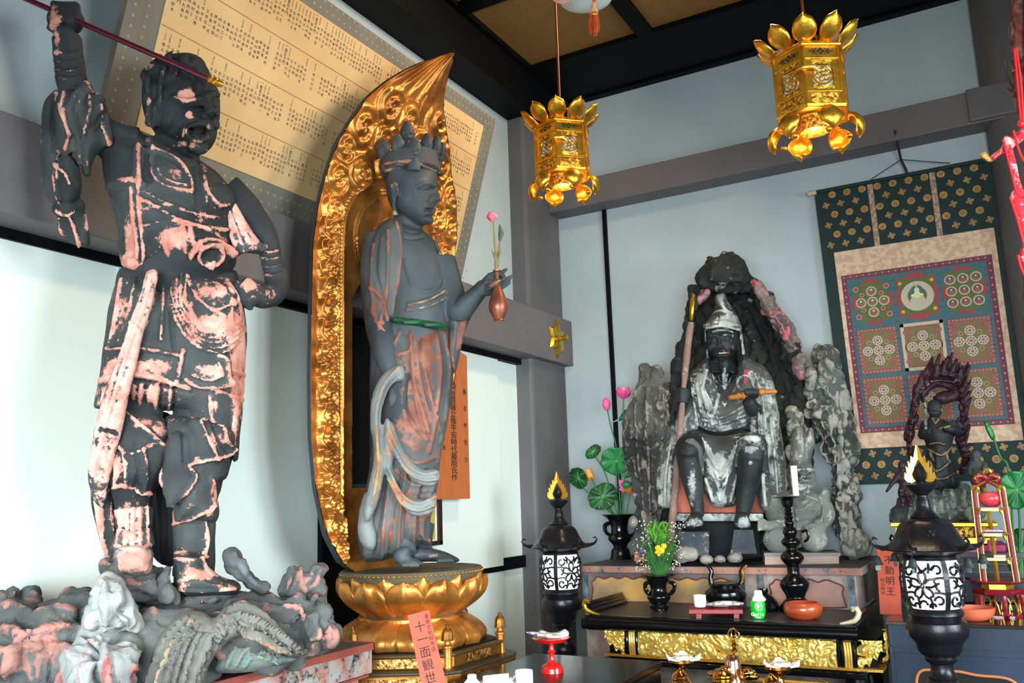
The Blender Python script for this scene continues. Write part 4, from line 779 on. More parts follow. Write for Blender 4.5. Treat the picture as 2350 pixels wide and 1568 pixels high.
hexp(.37, .955, 1.0, mat=GD2); hexp(.378, .995, 1.008, name='rail', mat=M_('dark_gold_edge', sr(96, 74, 44), .5, .6)); hexp(.35, 1.0, 1.012, name='floor_board', mat=BLACKWOOD)
hexp(.425, .90, .945, mat=GD2); hexp(.43, .942, .956, name='ledge', mat=M_('dark_bronze', sr(72, 62, 46), .5, .5))
hexp(.41, .885, .9, mat=BRONZEGOLD)
# swelling bracket tier with cloud carving
MBt = MB(); n_ = 6; prof = [(.39, .89), (.445, .87), (.475, .82), (.468, .76), (.43, .70), (.40, .64), (.44, .58), (.47, .55)]
NS = 40; V = []; Fs = []
sw2 = [(rr.uniform(-.19, .19), rr.uniform(.66, .85), rr.uniform(.022, .036), rr.uniform(0, 6)) for _ in range(400)]
keep = []
for s_ in sw2:
    if all((s_[0] - a) ** 2 + (s_[1] - c) ** 2 > (.95 * (s_[2] + d)) ** 2 for a, c, d, e in keep): keep.append(s_)
NP = 70
for f in range(6):
    a0 = HA + f * PI / 3; p = np.array([math.cos(a0), math.sin(a0)]); pb = np.array([math.cos(a0 + PI / 3), math.sin(a0 + PI / 3)]); nn = (p + pb); nn /= np.linalg.norm(nn)
    for j in range(NS):
        t = j / NS
        for i in range(NP):
            s = i / (NP - 1); zc = .89 - .34 * s; R = float(np.interp(-zc, [-.89, -.87, -.82, -.76, -.70, -.64, -.58, -.55], [.39, .435, .46, .45, .415, .39, .41, .42])); base = (p * (1 - t) + pb * t) * R; lat = (t - .5) * R
            h = 0
            if abs(lat) < .15 and .66 < zc < .84:
                for (a, c, r_, ph) in keep:
                    d = math.hypot(lat - a, zc - c)
                    if d < r_ * 1.2: h = max(h, .006 + .008 * (1 - (d / r_ / 1.2) ** 2) + .004 * math.cos(2 * PI * d / (r_ * .5) - math.atan2(zc - c, lat - a) + ph))
            else: h = .014 * abs(math.sin((t if t < .5 else 1 - t) * PI * 5.2)) * min(1, s * 5)
            q2 = base + nn * h; V.append((PC[0] + q2[0], PC[1] + q2[1], zc))
m = 6 * NS
for c_ in range(m):
    c2 = (c_ + 1) % m
    for i in range(NP - 1): Fs.append((c_ * NP + i, c_ * NP + i + 1, c2 * NP + i + 1, c2 * NP + i))
mb = MB(); mb.V = V; mb.F = Fs; mb.build('bracket_tier', BRONZEGOLD, ps, ang=85)
hexp(.42, .46, .55, name='tier', mat=GD2); hexp(.40, 0, .46, name='base', mat=BLACKWOOD)
for i in range(6):
    a0 = HA + i * PI / 3; c_ = PC + np.array([.352 * math.cos(a0), .352 * math.sin(a0), 0])
    o = MB().lathe(c_ + [0, 0, .95], [(.017, 0), (.017, .075), (.021, .078), (.021, .084), (.012, .09), (.012, .10)], 20).build('post', BRONZEGOLD, ps)
    MB().lathe(c_ + [0, 0, 1.05], [(.012, 0), (.024, .003), (.021, .01), (.019, .03), (.015, .042), (.007, .05), (.008, .055), (.002, .062)], 24, lobes=(8, .05)).build('finial', GD2, o)
    # carved cartouche on each face
    pb = np.array([math.cos(a0 + PI / 3), math.sin(a0 + PI / 3), 0]); pa = np.array([math.cos(a0), math.sin(a0), 0]); nn = (pa + pb); nn /= np.linalg.norm(nn); tg = np.array([-nn[1], nn[0], 0])
    for (R, z, w_, h_) in ((.37, .978, .085, .016), (.425, .922, .13, .011)):
        V = [( -w_, 0), (-w_ * .93, h_ * .7), (-w_ * .8, h_), (w_ * .8, h_), (w_ * .93, h_ * .7), (w_, 0), (w_ * .93, -h_ * .7), (w_ * .8, -h_), (-w_ * .8, -h_), (-w_ * .93, -h_ * .7)]
        mb = MB(); mb.prism(V, tg, (0, 0, 1), nn, PC + nn * (R * .866 + .001) + np.array([0, 0, z]), .006)
        mb.build('cartouche', M_('pierced_gilt', sr(214, 164, 96), .4, .9, col2=sr(110, 70, 36), scale=70, lo=.42, hi=.55, bmp=.6, bscale=90), ps, smooth=False)
# ================================================================ LONG FRAMED DOCUMENT LEANING OUT FROM THE LEFT WALL
WOODB = M_('brocade_mount_grey', sr(128, 122, 108), .8, 0, col2=sr(108, 104, 96), scale=5)
SCRP = M_('aged_paper', sr(226, 190, 138), .8, 0, col2=sr(206, 166, 112), scale=2.2)
dc = thing('framed_document', 'long framed document of handwritten columns of names, leaning out above the beam', 'document', (.2, -2.46, 2.78))
ty = np.array([0, 1.0, 0]); tn_a = math.radians(15.9); tu = np.array([math.sin(tn_a), 0, math.cos(tn_a)]); tn = np.array([math.cos(tn_a), 0, -math.sin(tn_a)]); D0 = np.array([.2, -3.605, 2.768])
def dq(y, h, n=0.0): return D0 + ty * y + tu * h + tn * n
def slab(mb, y0, y1, h0, h1, n0, n1):
    V = [dq(y, h, n) for n in (n0, n1) for y, h in ((y0, h0), (y1, h0), (y1, h1), (y0, h1))]
    return mb.add(V, [(0, 3, 2, 1), (4, 5, 6, 7), (0, 1, 5, 4), (1, 2, 6, 5), (2, 3, 7, 6), (3, 0, 4, 7)])
slab(MB(), 0, 2.285, 0, .95, -.03, 0).build('brocade_mount', WOODB, dc, smooth=False)
slab(MB(), .136, 2.178, .115, .875, 0, .0035).build('paper', SCRP, dc, smooth=False)
dm = MB()
for i in range(60):
    for j, (h0) in enumerate([.03, .075, .905, .94] ):
        y = .03 + i * .0385 + (j % 2) * .019; mb = dm; mb.lathe(dq(y, h0, .0), [(.006, 0), (.006, .001)], 8, axis=tn)
for i in range(22):
    for j, y in enumerate([.03, .08, 2.2, 2.25]): dm.lathe(dq(y, .1 + i * .038 + (j % 2) * .019, 0), [(.006, 0), (.006, .001)], 8, axis=tn)
o = dm.build('woven_dots', M_('pale_dots', sr(158, 156, 138), .8), dc); o['kind'] = 'stuff'
sm = MB()
for h in (.30, .50, .69):
    slab(sm, .14, 2.17, h - .0015, h + .0015, .0035, .005)
o = sm.build('paper_seams', M_('seam_brown', sr(180, 132, 84), .8), dc, smooth=False)
names = '山田木村正一中川大三下文上吉平本小林石井水子太郎生又人今月日久之金土寺元加工石白西東北南原口町内外千万青高安古長和光明田村川山木'
rr = random.Random(5); GV = []; GF = []
def putg(ch, y, h, s, wx=1.0):
    gl = glyph(ch)
    if gl is None: return
    k = len(GV)
    for (gx, gy) in gl[0]: GV.append(dq(y + (gx - .5) * s * wx, h + (gy - .4) * s, .0044))
    GF.extend([tuple(k + j for j in f) for f in gl[1]])
rows = [(.865, .735), (.675, .54), (.485, .345), (.29, .15)]
for ri, (top, bot) in enumerate(rows):
    y = .165
    while y < 2.15:
        if rr.random() < .06: y += .03; continue
        s = .0145; n = rr.choice([3, 4, 4]); hh = top - .045 - rr.random() * .006
        if rr.random() < .4:
            for k in range(4): putg(rr.choice(names), y, top - .004 - k * .0085, .0085, .8)
        if rr.random() < .05:
            for k, ch in enumerate('一金五十円'): putg(ch, y, top - k * .017, .017)
        else:
            for k in range(n): putg(rr.choice(names), y + rr.uniform(-.001, .001), hh - k * .0205, s)
        y += .0205
me = raw_mesh('writing', np.array(GV) - OFF[dc.name], GF); link_mesh('writing', me, INK, dc)
# gilt boss on the beam end near the corner
bs = thing('gilt_boss', 'six-pointed gilt boss with a knob, on the grey beam end near the corner pillar', 'ornament', on(0, .262, 1280, 778))
O_ = on(0, .262, 1277, 778); m = MB(); V = [tuple(O_)]; 
prof6 = [(.0, .012)]
pl = []
for i in range(24):
    a = i * PI / 12; r_ = .080 + .014 * math.cos(6 * a) + (.012 if i % 4 == 0 else 0); pl.append((r_ * math.sin(a) * 1.1, r_ * math.cos(a) * 1.3))
V = [O_ + np.array([.0, y, z]) for y, z in pl] + [O_ + np.array([.018, y * .8, z * .8]) for y, z in pl] + [O_ + np.array([.024, y * .3, z * .3]) for y, z in pl]
n = 24; Fs = [(i, (i + 1) % n, n + (i + 1) % n, n + i) for i in range(n)] + [(n + i, n + (i + 1) % n, 2 * n + (i + 1) % n, 2 * n + i) for i in range(n)] + [tuple(range(2 * n, 3 * n))]
GILT = M_('gilt_metal', sr(232, 190, 60), .28, .9, col2=sr(150, 110, 30), scale=16)
MB().add(V, Fs).build('plate', GILT, bs, ang=25)
MB().lathe(O_, [(.028, .02), (.03, .026), (.02, .032), (.013, .034), (.013, .062), (.017, .066), (.017, .08), (.008, .084)], 24, axis=(1, 0, 0), lobes=(12, .04)).build('knob', GILT, bs)
# narrow wooden board with brush writing behind the slender statue
PLANK = M_('orange_cedar_board', sr(196, 112, 62), .55, 0, col2=sr(170, 88, 44), scale=5, stretch=(1, 30, 1.5))
bd = thing('inscribed_board', 'tall orange wooden board with black brush writing, leaning on the white panel', 'board', on(0, .20, 1050, 1145))
yl, zt = on(0, .2, 1012, 1000)[1], on(0, .2, 1060, 800)[2]; yr = on(0, .2, 1076, 1000)[1]; zb = on(0, .2, 1070, 1145)[2]
mb = MB(); wd_ = yr - yl + .05; cy_ = (yl - .05 + yr) / 2; hgt_ = zt - zb
mb.prism([(-wd_ / 2, 0), (wd_ / 2, 0), (wd_ / 2, hgt_ - .035), (.0, hgt_), (-wd_ / 2, hgt_ - .035)], (0, 1, 0), (0, 0, 1), (1, 0, 0), (.19, cy_, zb), .018); mb.build('board', PLANK, bd, smooth=False, bevel=.002)
ink_text('奉納国宝観音菩薩立像平安時代藤原氏作', .0365, 'writing', bd, (.2, cy_ + .01, zt - .07), (0, 1, 0), (0, 0, 1), INK, .0012, gap=1.03, font_scale=(1.7, 1.1))
ink_text('観音妙智力', .032, 'writing', bd, (.2, yr - .035, zt - .24), (0, 1, 0), (0, 0, 1), INK, .0012, gap=2.9)
ink_text('善男子善', .028, 'writing', bd, (.2, cy_ - .085, zt - .42), (0, 1, 0), (0, 0, 1), INK, .0012, gap=1.6)
# small dark-framed picture low behind the feet
fp = thing('framed_picture', 'small dark-framed picture with a yellow mount, low behind the slender statue', 'picture', on(0, .16, 1000, 1250))
y1 = on(0, .16, 1015, 1170)[1]; z0 = on(0, .16, 1010, 1251)[2]; z1 = on(0, .16, 1010, 1097)[2]; y0 = y1 - .34
DKW = M_('dark_red_wood', sr(58, 30, 22), .35, 0, scale=8)
mb = MB(); 
for (a, b2, c_, d) in ((y0, y1, z0, z0 + .022), (y0, y1, z1 - .022, z1), (y0, y0 + .022, z0, z1), (y1 - .022, y1, z0, z1)): mb.bx(.125, .16, a, b2, c_, d)
mb.build('frame', DKW, fp, smooth=False)
MB().bx(.128, .140, y0 + .02, y1 - .02, z0 + .02, z1 - .02).build('mat', PAPER, fp, smooth=False)
MB().bx(.140, .144, y0 + .045, y1 - .045, z0 + .03, z1 - .03).build('print', M_('ochre_print', sr(196, 180, 74), .7, 0), fp, smooth=False)
# leaning name board in front of the pedestal, on the low black stand
SIGNM = M_('salmon_wood_sign', sr(190, 78, 52), .7, 0, col2=sr(172, 64, 42), scale=6)
fs = Fr(975, 1480, 2.75)
def sign(name, label, fr, c4p, v0, v1, texts, mat=SIGNM, th=.008):
    """quad sign traced by four corners (tl, tr, br, bl); leans from v0 at the bottom to v1 at the top"""
    t = thing(name, label, 'sign', fr.p((c4p[2][0] + c4p[3][0]) / 2, (c4p[2][1] + c4p[3][1]) / 2, v0))
    tl, tr, br, bl = fr.p(*c4p[0], v1), fr.p(*c4p[1], v1), fr.p(*c4p[2], v0), fr.p(*c4p[3], v0)
    n = np.cross(tr - tl, tl - bl); n /= np.linalg.norm(n)
    if n @ fr.w < 0: n = -n
    V = [tl, tr, br, bl, tl - n * th, tr - n * th, br - n * th, bl - n * th]
    MB().add(V, [(0, 1, 2, 3), (7, 6, 5, 4), (0, 4, 5, 1), (1, 5, 6, 2), (2, 6, 7, 3), (3, 7, 4, 0)]).build('board', mat, t, smooth=False)
    L_ = np.linalg.norm(tl - bl); Wd_ = np.linalg.norm(tr - tl); b_ = (tl - bl) / L_; a_ = (tr - tl) / Wd_
    for (txt, fx, fy, sz, gap) in texts:
        ink_text(txt, sz * Wd_, 'writing', t, tl + a_ * (fx * Wd_) - b_ * (fy * L_) + n * .0006, a_, b_, INK, .0006, gap=gap)
    return t
sign('name_sign', 'salmon sign with black brush writing, leaning before the golden lotus pedestal', fs, ((935, 1413), (984, 1400), (1046, 1660), (990, 1680)), .04, -.02, (('十一面観世音菩薩', .45, .12, .52, 1.08), ('重要文化財木造', .84, .05, .22, 1.1)))
# ================================================================ SEATED HOODED HERMIT IN A ROCK GROTTO
GREY = worn('black_and_ash_paint', sr(44, 47, 48), sr(92, 96, 94), sr(140, 144, 140), sr(192, 196, 190), nscale=8, amp=.36, th=.19, bmp=.6, rough=.7)
DARKF = worn('black_face_paint', sr(26, 28, 30), sr(50, 54, 56), sr(140, 144, 142), sr(180, 184, 180), nscale=12, amp=.3, th=.34, bmp=.4, rough=.5)
ASHROCK = worn('ash_grey_old_wood', sr(52, 56, 54), sr(104, 108, 102), sr(176, 166, 156), sr(146, 150, 142), nscale=7, amp=.34, th=.14, bmp=.9, rough=.9)
DKROCK = worn('dark_rock_paint', sr(24, 26, 26), sr(50, 54, 50), sr(120, 138, 122), sr(150, 152, 146), nscale=8, amp=.32, th=.38, bmp=.9, rough=.8)
PKROCK = worn('pink_flaking_rock', sr(96, 90, 86), sr(150, 144, 136), sr(206, 150, 150), sr(190, 96, 110), nscale=10, amp=.4, th=.15, bmp=.9, rough=.85)
s_ = FrAt(on(1, -.40, 1660, 1250)); ks = s_.k
se = thing('seated_hermit_statue', 'grey and black wooden old hermit in a pointed hood, seated on the painted altar', 'statue', s_.p(1660, 1272))
b = MB()
b.infl(s_, [(1622, 760), (1630, 748), (1660, 744), (1688, 752), (1695, 776), (1692, 800), (1684, 816), (1672, 828), (1656, 830), (1640, 822), (1628, 806), (1622, 784)], .14, .10, .12, 4, prof=.55)
T(b, [(1630, 772, .225, 4), (1642, 770, .24, 4.5), (1650, 774, .235, 4)], 8, s_); T(b, [(1656, 773, .235, 4), (1668, 768, .24, 4.5), (1682, 772, .22, 4)], 8, s_)
T(b, [(1652, 776, .24, 4), (1651, 790, .265, 5), (1651, 800, .28, 7)], 10, s_); B(b, 1644, 801, .25, 5, 4, 5, s_); B(b, 1659, 800, .25, 5, 4, 5, s_)
B(b, 1634, 798, .205, 9, 9, 9, s_); B(b, 1678, 796, .21, 10, 9, 9, s_); B(b, 1658, 822, .225, 10, 7, 8, s_); B(b, 1637, 783, .225, 6, 4, 5, s_); B(b, 1668, 780, .23, 6, 4, 5, s_)
T(b, [(1642, 812, .235, 3.5), (1650, 808, .255, 4), (1662, 806, .255, 4), (1674, 808, .235, 3.5)], 8, s_); T(b, [(1644, 815, .235, 3), (1654, 816, .25, 4), (1666, 815, .25, 4), (1674, 811, .235, 3)], 8, s_)
T(b, [(1660, 826, .2, 12), (1663, 842, .19, 12), (1664, 862, .17, 7), (1663, 878, .16, 2)], 10, s_)
T(b, [(1655, 830, .08, 30), (1655, 860, .08, 40)], 14, s_)
b.infl(s_, [(1610, 850), (1660, 845), (1720, 852), (1750, 900), (1752, 960), (1740, 1010), (1600, 1010), (1590, 940)], .02, .14, .14, 8)
T(b, [(1600, 880, .0, 26), (1578, 925, .06, 22), (1562, 930, .14, 18), (1566, 905, .18, 15)], 12, s_)                   # arm to the staff
B(b, 1566, 906, .19, 17, 18, 12, s_)
for i in range(4): T(b, [(1552, 897 + i * 8, .20, 5), (1564, 895 + i * 8.5, .235, 5.5), (1578, 897 + i * 8.5, .22, 5)], 8, s_)
T(b, [(1740, 900, .02, 26), (1752, 950, .10, 22), (1730, 940, .2, 17), (1716, 918, .25, 13)], 12, s_)                   # arm to the club
B(b, 1720, 906, .26, 15, 14, 9, s_)
for i in range(4): T(b, [(1712 + i * 8, 912, .27, 4.5), (1713 + i * 8, 902, .30, 4.5), (1712 + i * 8, 893, .29, 4)], 8, s_)
T(b, [(1600, 1020, .12, 34), (1582, 1032, .34, 30), (1580, 1050, .36, 25), (1590, 1110, .34, 21), (1600, 1165, .33, 14), (1600, 1185, .33, 14)], 16, s_)   # legs
T(b, [(1700, 1020, .12, 34), (1722, 1038, .34, 31), (1722, 1056, .36, 27), (1716, 1110, .34, 23), (1706, 1170, .33, 15), (1702, 1185, .33, 14)], 16, s_)
b.infl(s_, [(1588, 1178), (1606, 1178), (1614, 1196), (1610, 1210), (1590, 1218), (1562, 1214), (1560, 1204), (1574, 1194)], .38, .05, .06, 4)
b.infl(s_, [(1690, 1178), (1712, 1178), (1722, 1196), (1724, 1212), (1704, 1218), (1686, 1212), (1684, 1196)], .38, .05, .06, 4)
st = [([(1646, 811), (1658, 811), (1672, 810)], 2, -.012), ([(1632, 784), (1644, 784)], 1.6, -.004), ([(1662, 781), (1676, 780)], 1.6, -.004), ([(1640, 800), (1634, 812), (1638, 824)], 2, -.004), ([(1662, 800), (1676, 812)], 2, -.004), ([(1636, 762), (1654, 758), (1680, 762)], 2, .003, .3), ([(1640, 766), (1650, 764)], 1.5, -.003)]
st += [([(x, 858), (x + (1662 - x) * .5, 880), (1664, 892)], 1.8, .004 * (-1) ** i, .1) for i, x in enumerate(range(1634, 1694, 6))]
sculpt(b, 'body', .0065, DARKF, se, st, paint=[(1588, 1120, (10, 60), .35), (1722, 1030, (20, 12), .5), (1722, 1062, (5, 8), .4), (1590, 1200, (30, 12), .4), (1705, 1200, (20, 14), .4), (1663, 860, (4, 22), .4), (1660, 756, (20, 4), .35)], noise=((60, .001, 41),))
for (x0, x1, y, mt) in ((1645, 1671, 811, 'teeth'),):
    m = MB(); m.tube(spline([s_.p(x0, y, .238), s_.p(1656, y - 1, .252), s_.p(x1, y - 1, .238)], 4), [.004] * 9, 8); m.build('lips', M_('faded_red_lips', sr(196, 110, 110), .5), se)
m = MB(); m.tube([s_.p(1650, 811, .258), s_.p(1666, 810, .258)], .0035, 8); m.build('teeth', M_('old_white', sr(210, 206, 196), .4), se)
for x, y in ((1637.5, 784), (1668, 781)): 
    m = MB(); m.ball(s_.p(x, y, .242), .0075, 12, 8); m.build('eye', M_('glass_eye', sr(60, 56, 50), .1), se)
# hood, shawl and robe
m = MB()
m.infl(s_, [(1640, 700), (1640, 682), (1650, 672), (1662, 672), (1672, 690), (1682, 708), (1694, 730), (1702, 752), (1706, 790), (1712, 815), (1700, 818), (1696, 780), (1690, 756), (1660, 752), (1626, 756), (1622, 790), (1630, 822), (1622, 826), (1617, 790), (1616, 756), (1620, 740), (1634, 720)], .10, .13, .12, 5, prof=.6)
T(m, [(1618, 750, .2, 6), (1640, 744, .25, 8), (1670, 744, .25, 8), (1698, 752, .2, 7)], 10, s_)
st = [([(1636, 720), (1660, 714), (1690, 730)], 3, .008, .3), ([(1622, 754), (1655, 748), (1696, 758)], 2.2, .006, .4), ([(1646, 678), (1656, 700), (1676, 722)], 2.5, .006, .5), ([(1645, 745), (1650, 728), (1640, 722)], 2, -.006), ([(1666, 690), (1690, 730)], 3, -.006), ([(1702, 770), (1706, 812)], 2.5, .006, .4), ([(1620, 770), (1624, 810)], 2.2, .005, .5)]
sculpt(m, 'hood', .006, GREY, se, st, paint=[(1670, 735, (30, 13), .42), (1652, 690, (8, 14), .35), (1622, 800, (5, 26), .5)], noise=((50, .0015, 43),))
m = MB()
m.infl(s_, [(1624, 818), (1634, 836), (1646, 866), (1662, 908), (1676, 880), (1690, 850), (1700, 816), (1724, 826), (1752, 840), (1772, 866), (1782, 910), (1790, 960), (1796, 1010), (1810, 1060), (1814, 1120), (1806, 1160), (1790, 1172), (1770, 1170), (1756, 1130), (1748, 1060), (1740, 1020), (1742, 960), (1716, 985), (1660, 1000), (1606, 985), (1596, 960), (1600, 1010), (1560, 1020), (1556, 1100), (1552, 1150), (1534, 1172), (1512, 1168), (1502, 1130), (1502, 1070), (1510, 1040), (1534, 1010), (1548, 980), (1556, 940), (1574, 900), (1578, 862), (1600, 838)], .06, .15, .16, 8, prof=.5)
T(m, [(1750, 930, .16, 22), (1740, 980, .18, 18), (1760, 1040, .14, 20), (1790, 1120, .10, 18)], 12, s_)
T(m, [(1600, 900, .12, 18), (1590, 950, .14, 20), (1580, 990, .12, 20)], 12, s_)
st = []
for i in range(6): st.append(([(1630 + i * 3.5, 842 + i * 3), (1640 + i * 3, 880), (1658 + i, 908 + i * 5)], 1.9, .006 * (-1) ** i, .3 * (i % 2))); st.append(([(1692 - i * 4, 846 + i * 3), (1680 - i * 3, 880), (1664, 910 + i * 4)], 1.9, .006 * (-1) ** i, .3 * (i % 2)))
for i in range(7): st.append(([(1588 + i * 5, 870 + i * 5), (1592 + i * 6, 920), (1600 + i * 9, 975)], 2.5, .008 * (-1) ** i, .35 * (i % 2)))
for i in range(8): st.append(([(1716 + i * 8, 850 + i * 4), (1738 + i * 6, 920), (1742 + i * 7, 990), (1752 + i * 7.5, 1090), (1764 + i * 5, 1160)], 2.6, .009 * (-1) ** i, .42 * (i % 2)))
for i in range(6): st.append(([(1556 + i * 4, 960), (1528 + i * 6, 1020), (1512 + i * 8, 1090), (1512 + i * 7, 1160)], 2.6, .009 * (-1) ** i, .4 * (i % 2)))
for i in range(6): st.append(([(1606, 940 + i * 9), (1650, 960 + i * 7), (1710, 930 + i * 11)], 2.4, .007 * (-1) ** i, .25 * (i % 2)))
st += [([(1622, 850), (1612, 900), (1632, 940)], 2.5, .008, .6), ([(1652, 900), (1640, 940), (1634, 955)], 3, .008, .6)]
sculpt(m, 'robe', .0068, GREY, se, st, paint=[(1525, 1150, (18, 14), .5), (1760, 1000, (20, 60), .15), (1605, 880, (12, 40), .25), (1720, 1000, (20, 50), .2)], noise=((40, .002, 44),))
m = MB()
m.infl(s_, [(1560, 1012), (1600, 995), (1660, 1000), (1730, 992), (1758, 1010), (1764, 1060), (1770, 1120), (1766, 1172), (1752, 1176), (1740, 1150), (1738, 1080), (1722, 1070), (1700, 1072), (1694, 1120), (1688, 1160), (1660, 1166), (1636, 1160), (1614, 1120), (1608, 1080), (1604, 1060), (1590, 1020), (1574, 1020), (1566, 1060), (1556, 1040)], .26, .08, .16, 7, prof=.5)
T(m, [(1568, 1030, .36, 10), (1586, 1016, .40, 10), (1604, 1040, .38, 9), (1606, 1090, .33, 8)], 10, s_); T(m, [(1694, 1070, .34, 10), (1700, 1026, .38, 12), (1722, 1008, .42, 14), (1748, 1030, .38, 12), (1752, 1080, .34, 10)], 10, s_)
st = []
for i in range(7): st.append(([(1612 + i * 3, 1006 + i * 4), (1628 + i * 3, 1050 + i * 8), (1652, 1078 + i * 12), (1680 - i * 2, 1050 + i * 9), (1692 - i * 3, 1012 + i * 6)], 2.4, .008 * (-1) ** i, .4 * (i % 2)))
st += [([(1620, 1100), (1636, 1150)], 3, .008, .4), ([(1690, 1090), (1676, 1150)], 3, .008, .3), ([(1750, 1090), (1756, 1160)], 3, .008, .5)]
sculpt(m, 'skirt', .0066, GREY, se, st, paint=[(1648, 1068, (22, 26), .5), (1652, 1150, (14, 14), .5), (1722, 1006, (22, 6), .4)], noise=((40, .002, 45),))
# seat with orange face, black supports and foot blocks
ORG = M_('orange_peeling_board', sr(190, 90, 50), .6, 0, col2=sr(140, 60, 34), scale=10)
Q = lambda x, y, v: s_.p(x, y, v)
def fbox(mb, x0, x1, y0, y1, v0, v1, fr=None):
    fr = fr or s_
    V = [fr.p(x, y, v0) for x, y in ((x0, y1), (x1, y1), (x1, y0), (x0, y0))]; D = fr.w * (v1 - v0)
    V = V + [p + D for p in V]
    return mb.add(V, [(0, 3, 2, 1), (4, 5, 6, 7), (0, 1, 5, 4), (1, 2, 6, 5), (2, 3, 7, 6), (3, 0, 4, 7)])
fbox(MB(), 1556, 1776, 1040, 1175, -.1, .16).build('seat_block', ORG, se, smooth=False)
fbox(MB(), 1548, 1745, 1176, 1192, -.1, .26).build('seat_ledge', GREY, se, smooth=False, bevel=.004)
fbox(MB(), 1560, 1740, 1190, 1272, -.1, .08).build('dark_base', M_('matt_black', sr(16, 17, 19), .8), se, smooth=False)
PTW = worn('peeling_dark_block', sr(40, 46, 52), sr(66, 72, 78), sr(170, 174, 170), sr(150, 152, 148), nscale=14, amp=.3, th=.4, bmp=.3)
fbox(MB(), 1560, 1628, 1218, 1272, .24, .40).build('foot_block', PTW, se, smooth=False, bevel=.003)
m = MB(); V = [s_.p(x, y, v) for v in (.24, .42) for x, y in ((1676, 1272), (1737, 1272), (1728, 1216), (1684, 1216))]; m.add(V, [(0, 3, 2, 1), (4, 5, 6, 7), (0, 1, 5, 4), (1, 2, 6, 5), (2, 3, 7, 6), (3, 0, 4, 7)]); m.build('foot_block', PTW, se, smooth=False, bevel=.003)
m = MB(); T(m, [(1722, 912, .20, 3), (1704, 900, .20, 4)], 8, s_)
mm = MB(); c0 = s_.p(1710, 880, .20); mm.tube([c0 + ks * 16 * (math.cos(a) * s_.u + math.sin(a) * np.array([0, 0, 1.0])) for a in np.linspace(0, 2 * PI, 25)], .008, 8); mm.build('ring', GREY, se)
fbox(MB(), 1707, 1719, 850, 882, .18, .20).build('red_strap', M_('red_strap', sr(170, 40, 50), .6), se, smooth=False)
# little club held across the chest
GW = M_('golden_brown_wood', sr(206, 136, 54), .35, 0, col2=sr(160, 92, 34), scale=12)
cl = thing('ritual_club', 'golden brown double-ended wooden club held at the hermit\'s chest', 'club', s_.p(1725, 905, .29))
m = MB(); T(m, [(1671, 914, .27, 2), (1675, 913, .27, 5), (1690, 911, .28, 5.5), (1696, 909, .28, 7.5), (1700, 909, .28, 5), (1706, 908, .28, 7.5), (1712, 907, .29, 4), (1738, 902, .29, 4), (1744, 901, .29, 7.5), (1750, 900, .29, 7), (1754, 900, .28, 5), (1774, 899, .28, 5.5), (1781, 899, .28, 4), (1784, 899, .28, 1)], 14, s_); m.build('shaft', GW, cl)
# staff with a ringed head
ST = worn('brown_pink_staff', sr(120, 96, 88), sr(150, 122, 112), sr(186, 170, 160), sr(150, 90, 88), nscale=12, amp=.3, th=.2)
sf = thing('ringed_staff', 'tall wooden staff with a ringed golden head, gripped in the hermit\'s fist', 'staff', s_.p(1540, 1262, .30))
m = MB(); T(m, [(1538, 1262, .30, 9), (1546, 1160, .28, 8), (1560, 1000, .25, 7), (1568, 900, .22, 6), (1578, 800, .18, 8), (1586, 740, .17, 9)], 12, s_); sculpt(m, 'shaft', .0055, ST, sf, noise=((30, .003, 46),))
m = MB(); T(m, [(1587, 735, .17, 4), (1588, 715, .18, 6), (1590, 690, .18, 6), (1592, 676, .18, 3)], 10, s_); m.build('gilt_rod', GILT, sf)
mm = MB(); c0 = s_.p(1586, 731, .18); mm.tube([c0 + ks * 14 * (math.cos(a) * s_.u + math.sin(a) * np.array([0, 0, 1.0])) for a in np.linspace(0, 2 * PI, 25)], .004, 8); mm.build('ring', IRON, sf)
m = MB(); m.infl(s_, [(1582, 690), (1578, 675), (1588, 670), (1598, 676), (1602, 700), (1598, 720), (1590, 700)], .12, .02, .02, 4); sculpt(m, 'finial', .006, DKROCK, sf)
# ---------------------------------------------------------------- grotto and rock pillars
gr = thing('rock_grotto', 'dark jagged rock grotto with a pink flaking ridge, arching behind the hermit', 'rock', s_.p(1700, 1272, -.2))
m = MB()
m.infl(s_, [(1604, 652), (1602, 636), (1612, 618), (1624, 598), (1650, 586), (1680, 588), (1704, 598), (1712, 618), (1724, 640), (1740, 660), (1760, 700), (1790, 740), (1815, 780), (1838, 820), (1852, 870), (1850, 930), (1846, 1000), (1838, 1100), (1840, 1274), (1500, 1274), (1520, 1100), (1548, 1020), (1552, 900), (1566, 840), (1580, 760), (1592, 700), (1606, 670)], -.10, .04, .10, 12, prof=.4)
m.infl(s_, [(1602, 640), (1612, 616), (1626, 596), (1655, 585), (1690, 592), (1712, 610), (1722, 640), (1700, 662), (1660, 668), (1626, 660), (1608, 656)], .08, .14, .16, 7)
B(m, 1652, 612, .14, 26, 20, 20, s_); B(m, 1690, 626, .12, 24, 20, 18, s_); B(m, 1624, 640, .1, 20, 18, 18, s_)
T(m, [(1700, 640, .06, 20), (1740, 680, .05, 17), (1775, 740, .04, 17), (1812, 800, .02, 20), (1830, 860, .0, 22), (1838, 960, -.02, 22), (1836, 1080, -.02, 24)], 12, s_)
T(m, [(1604, 660, .05, 14), (1590, 720, .04, 13), (1575, 800, .03, 14), (1560, 880, .02, 16), (1550, 980, .0, 20)], 12, s_)
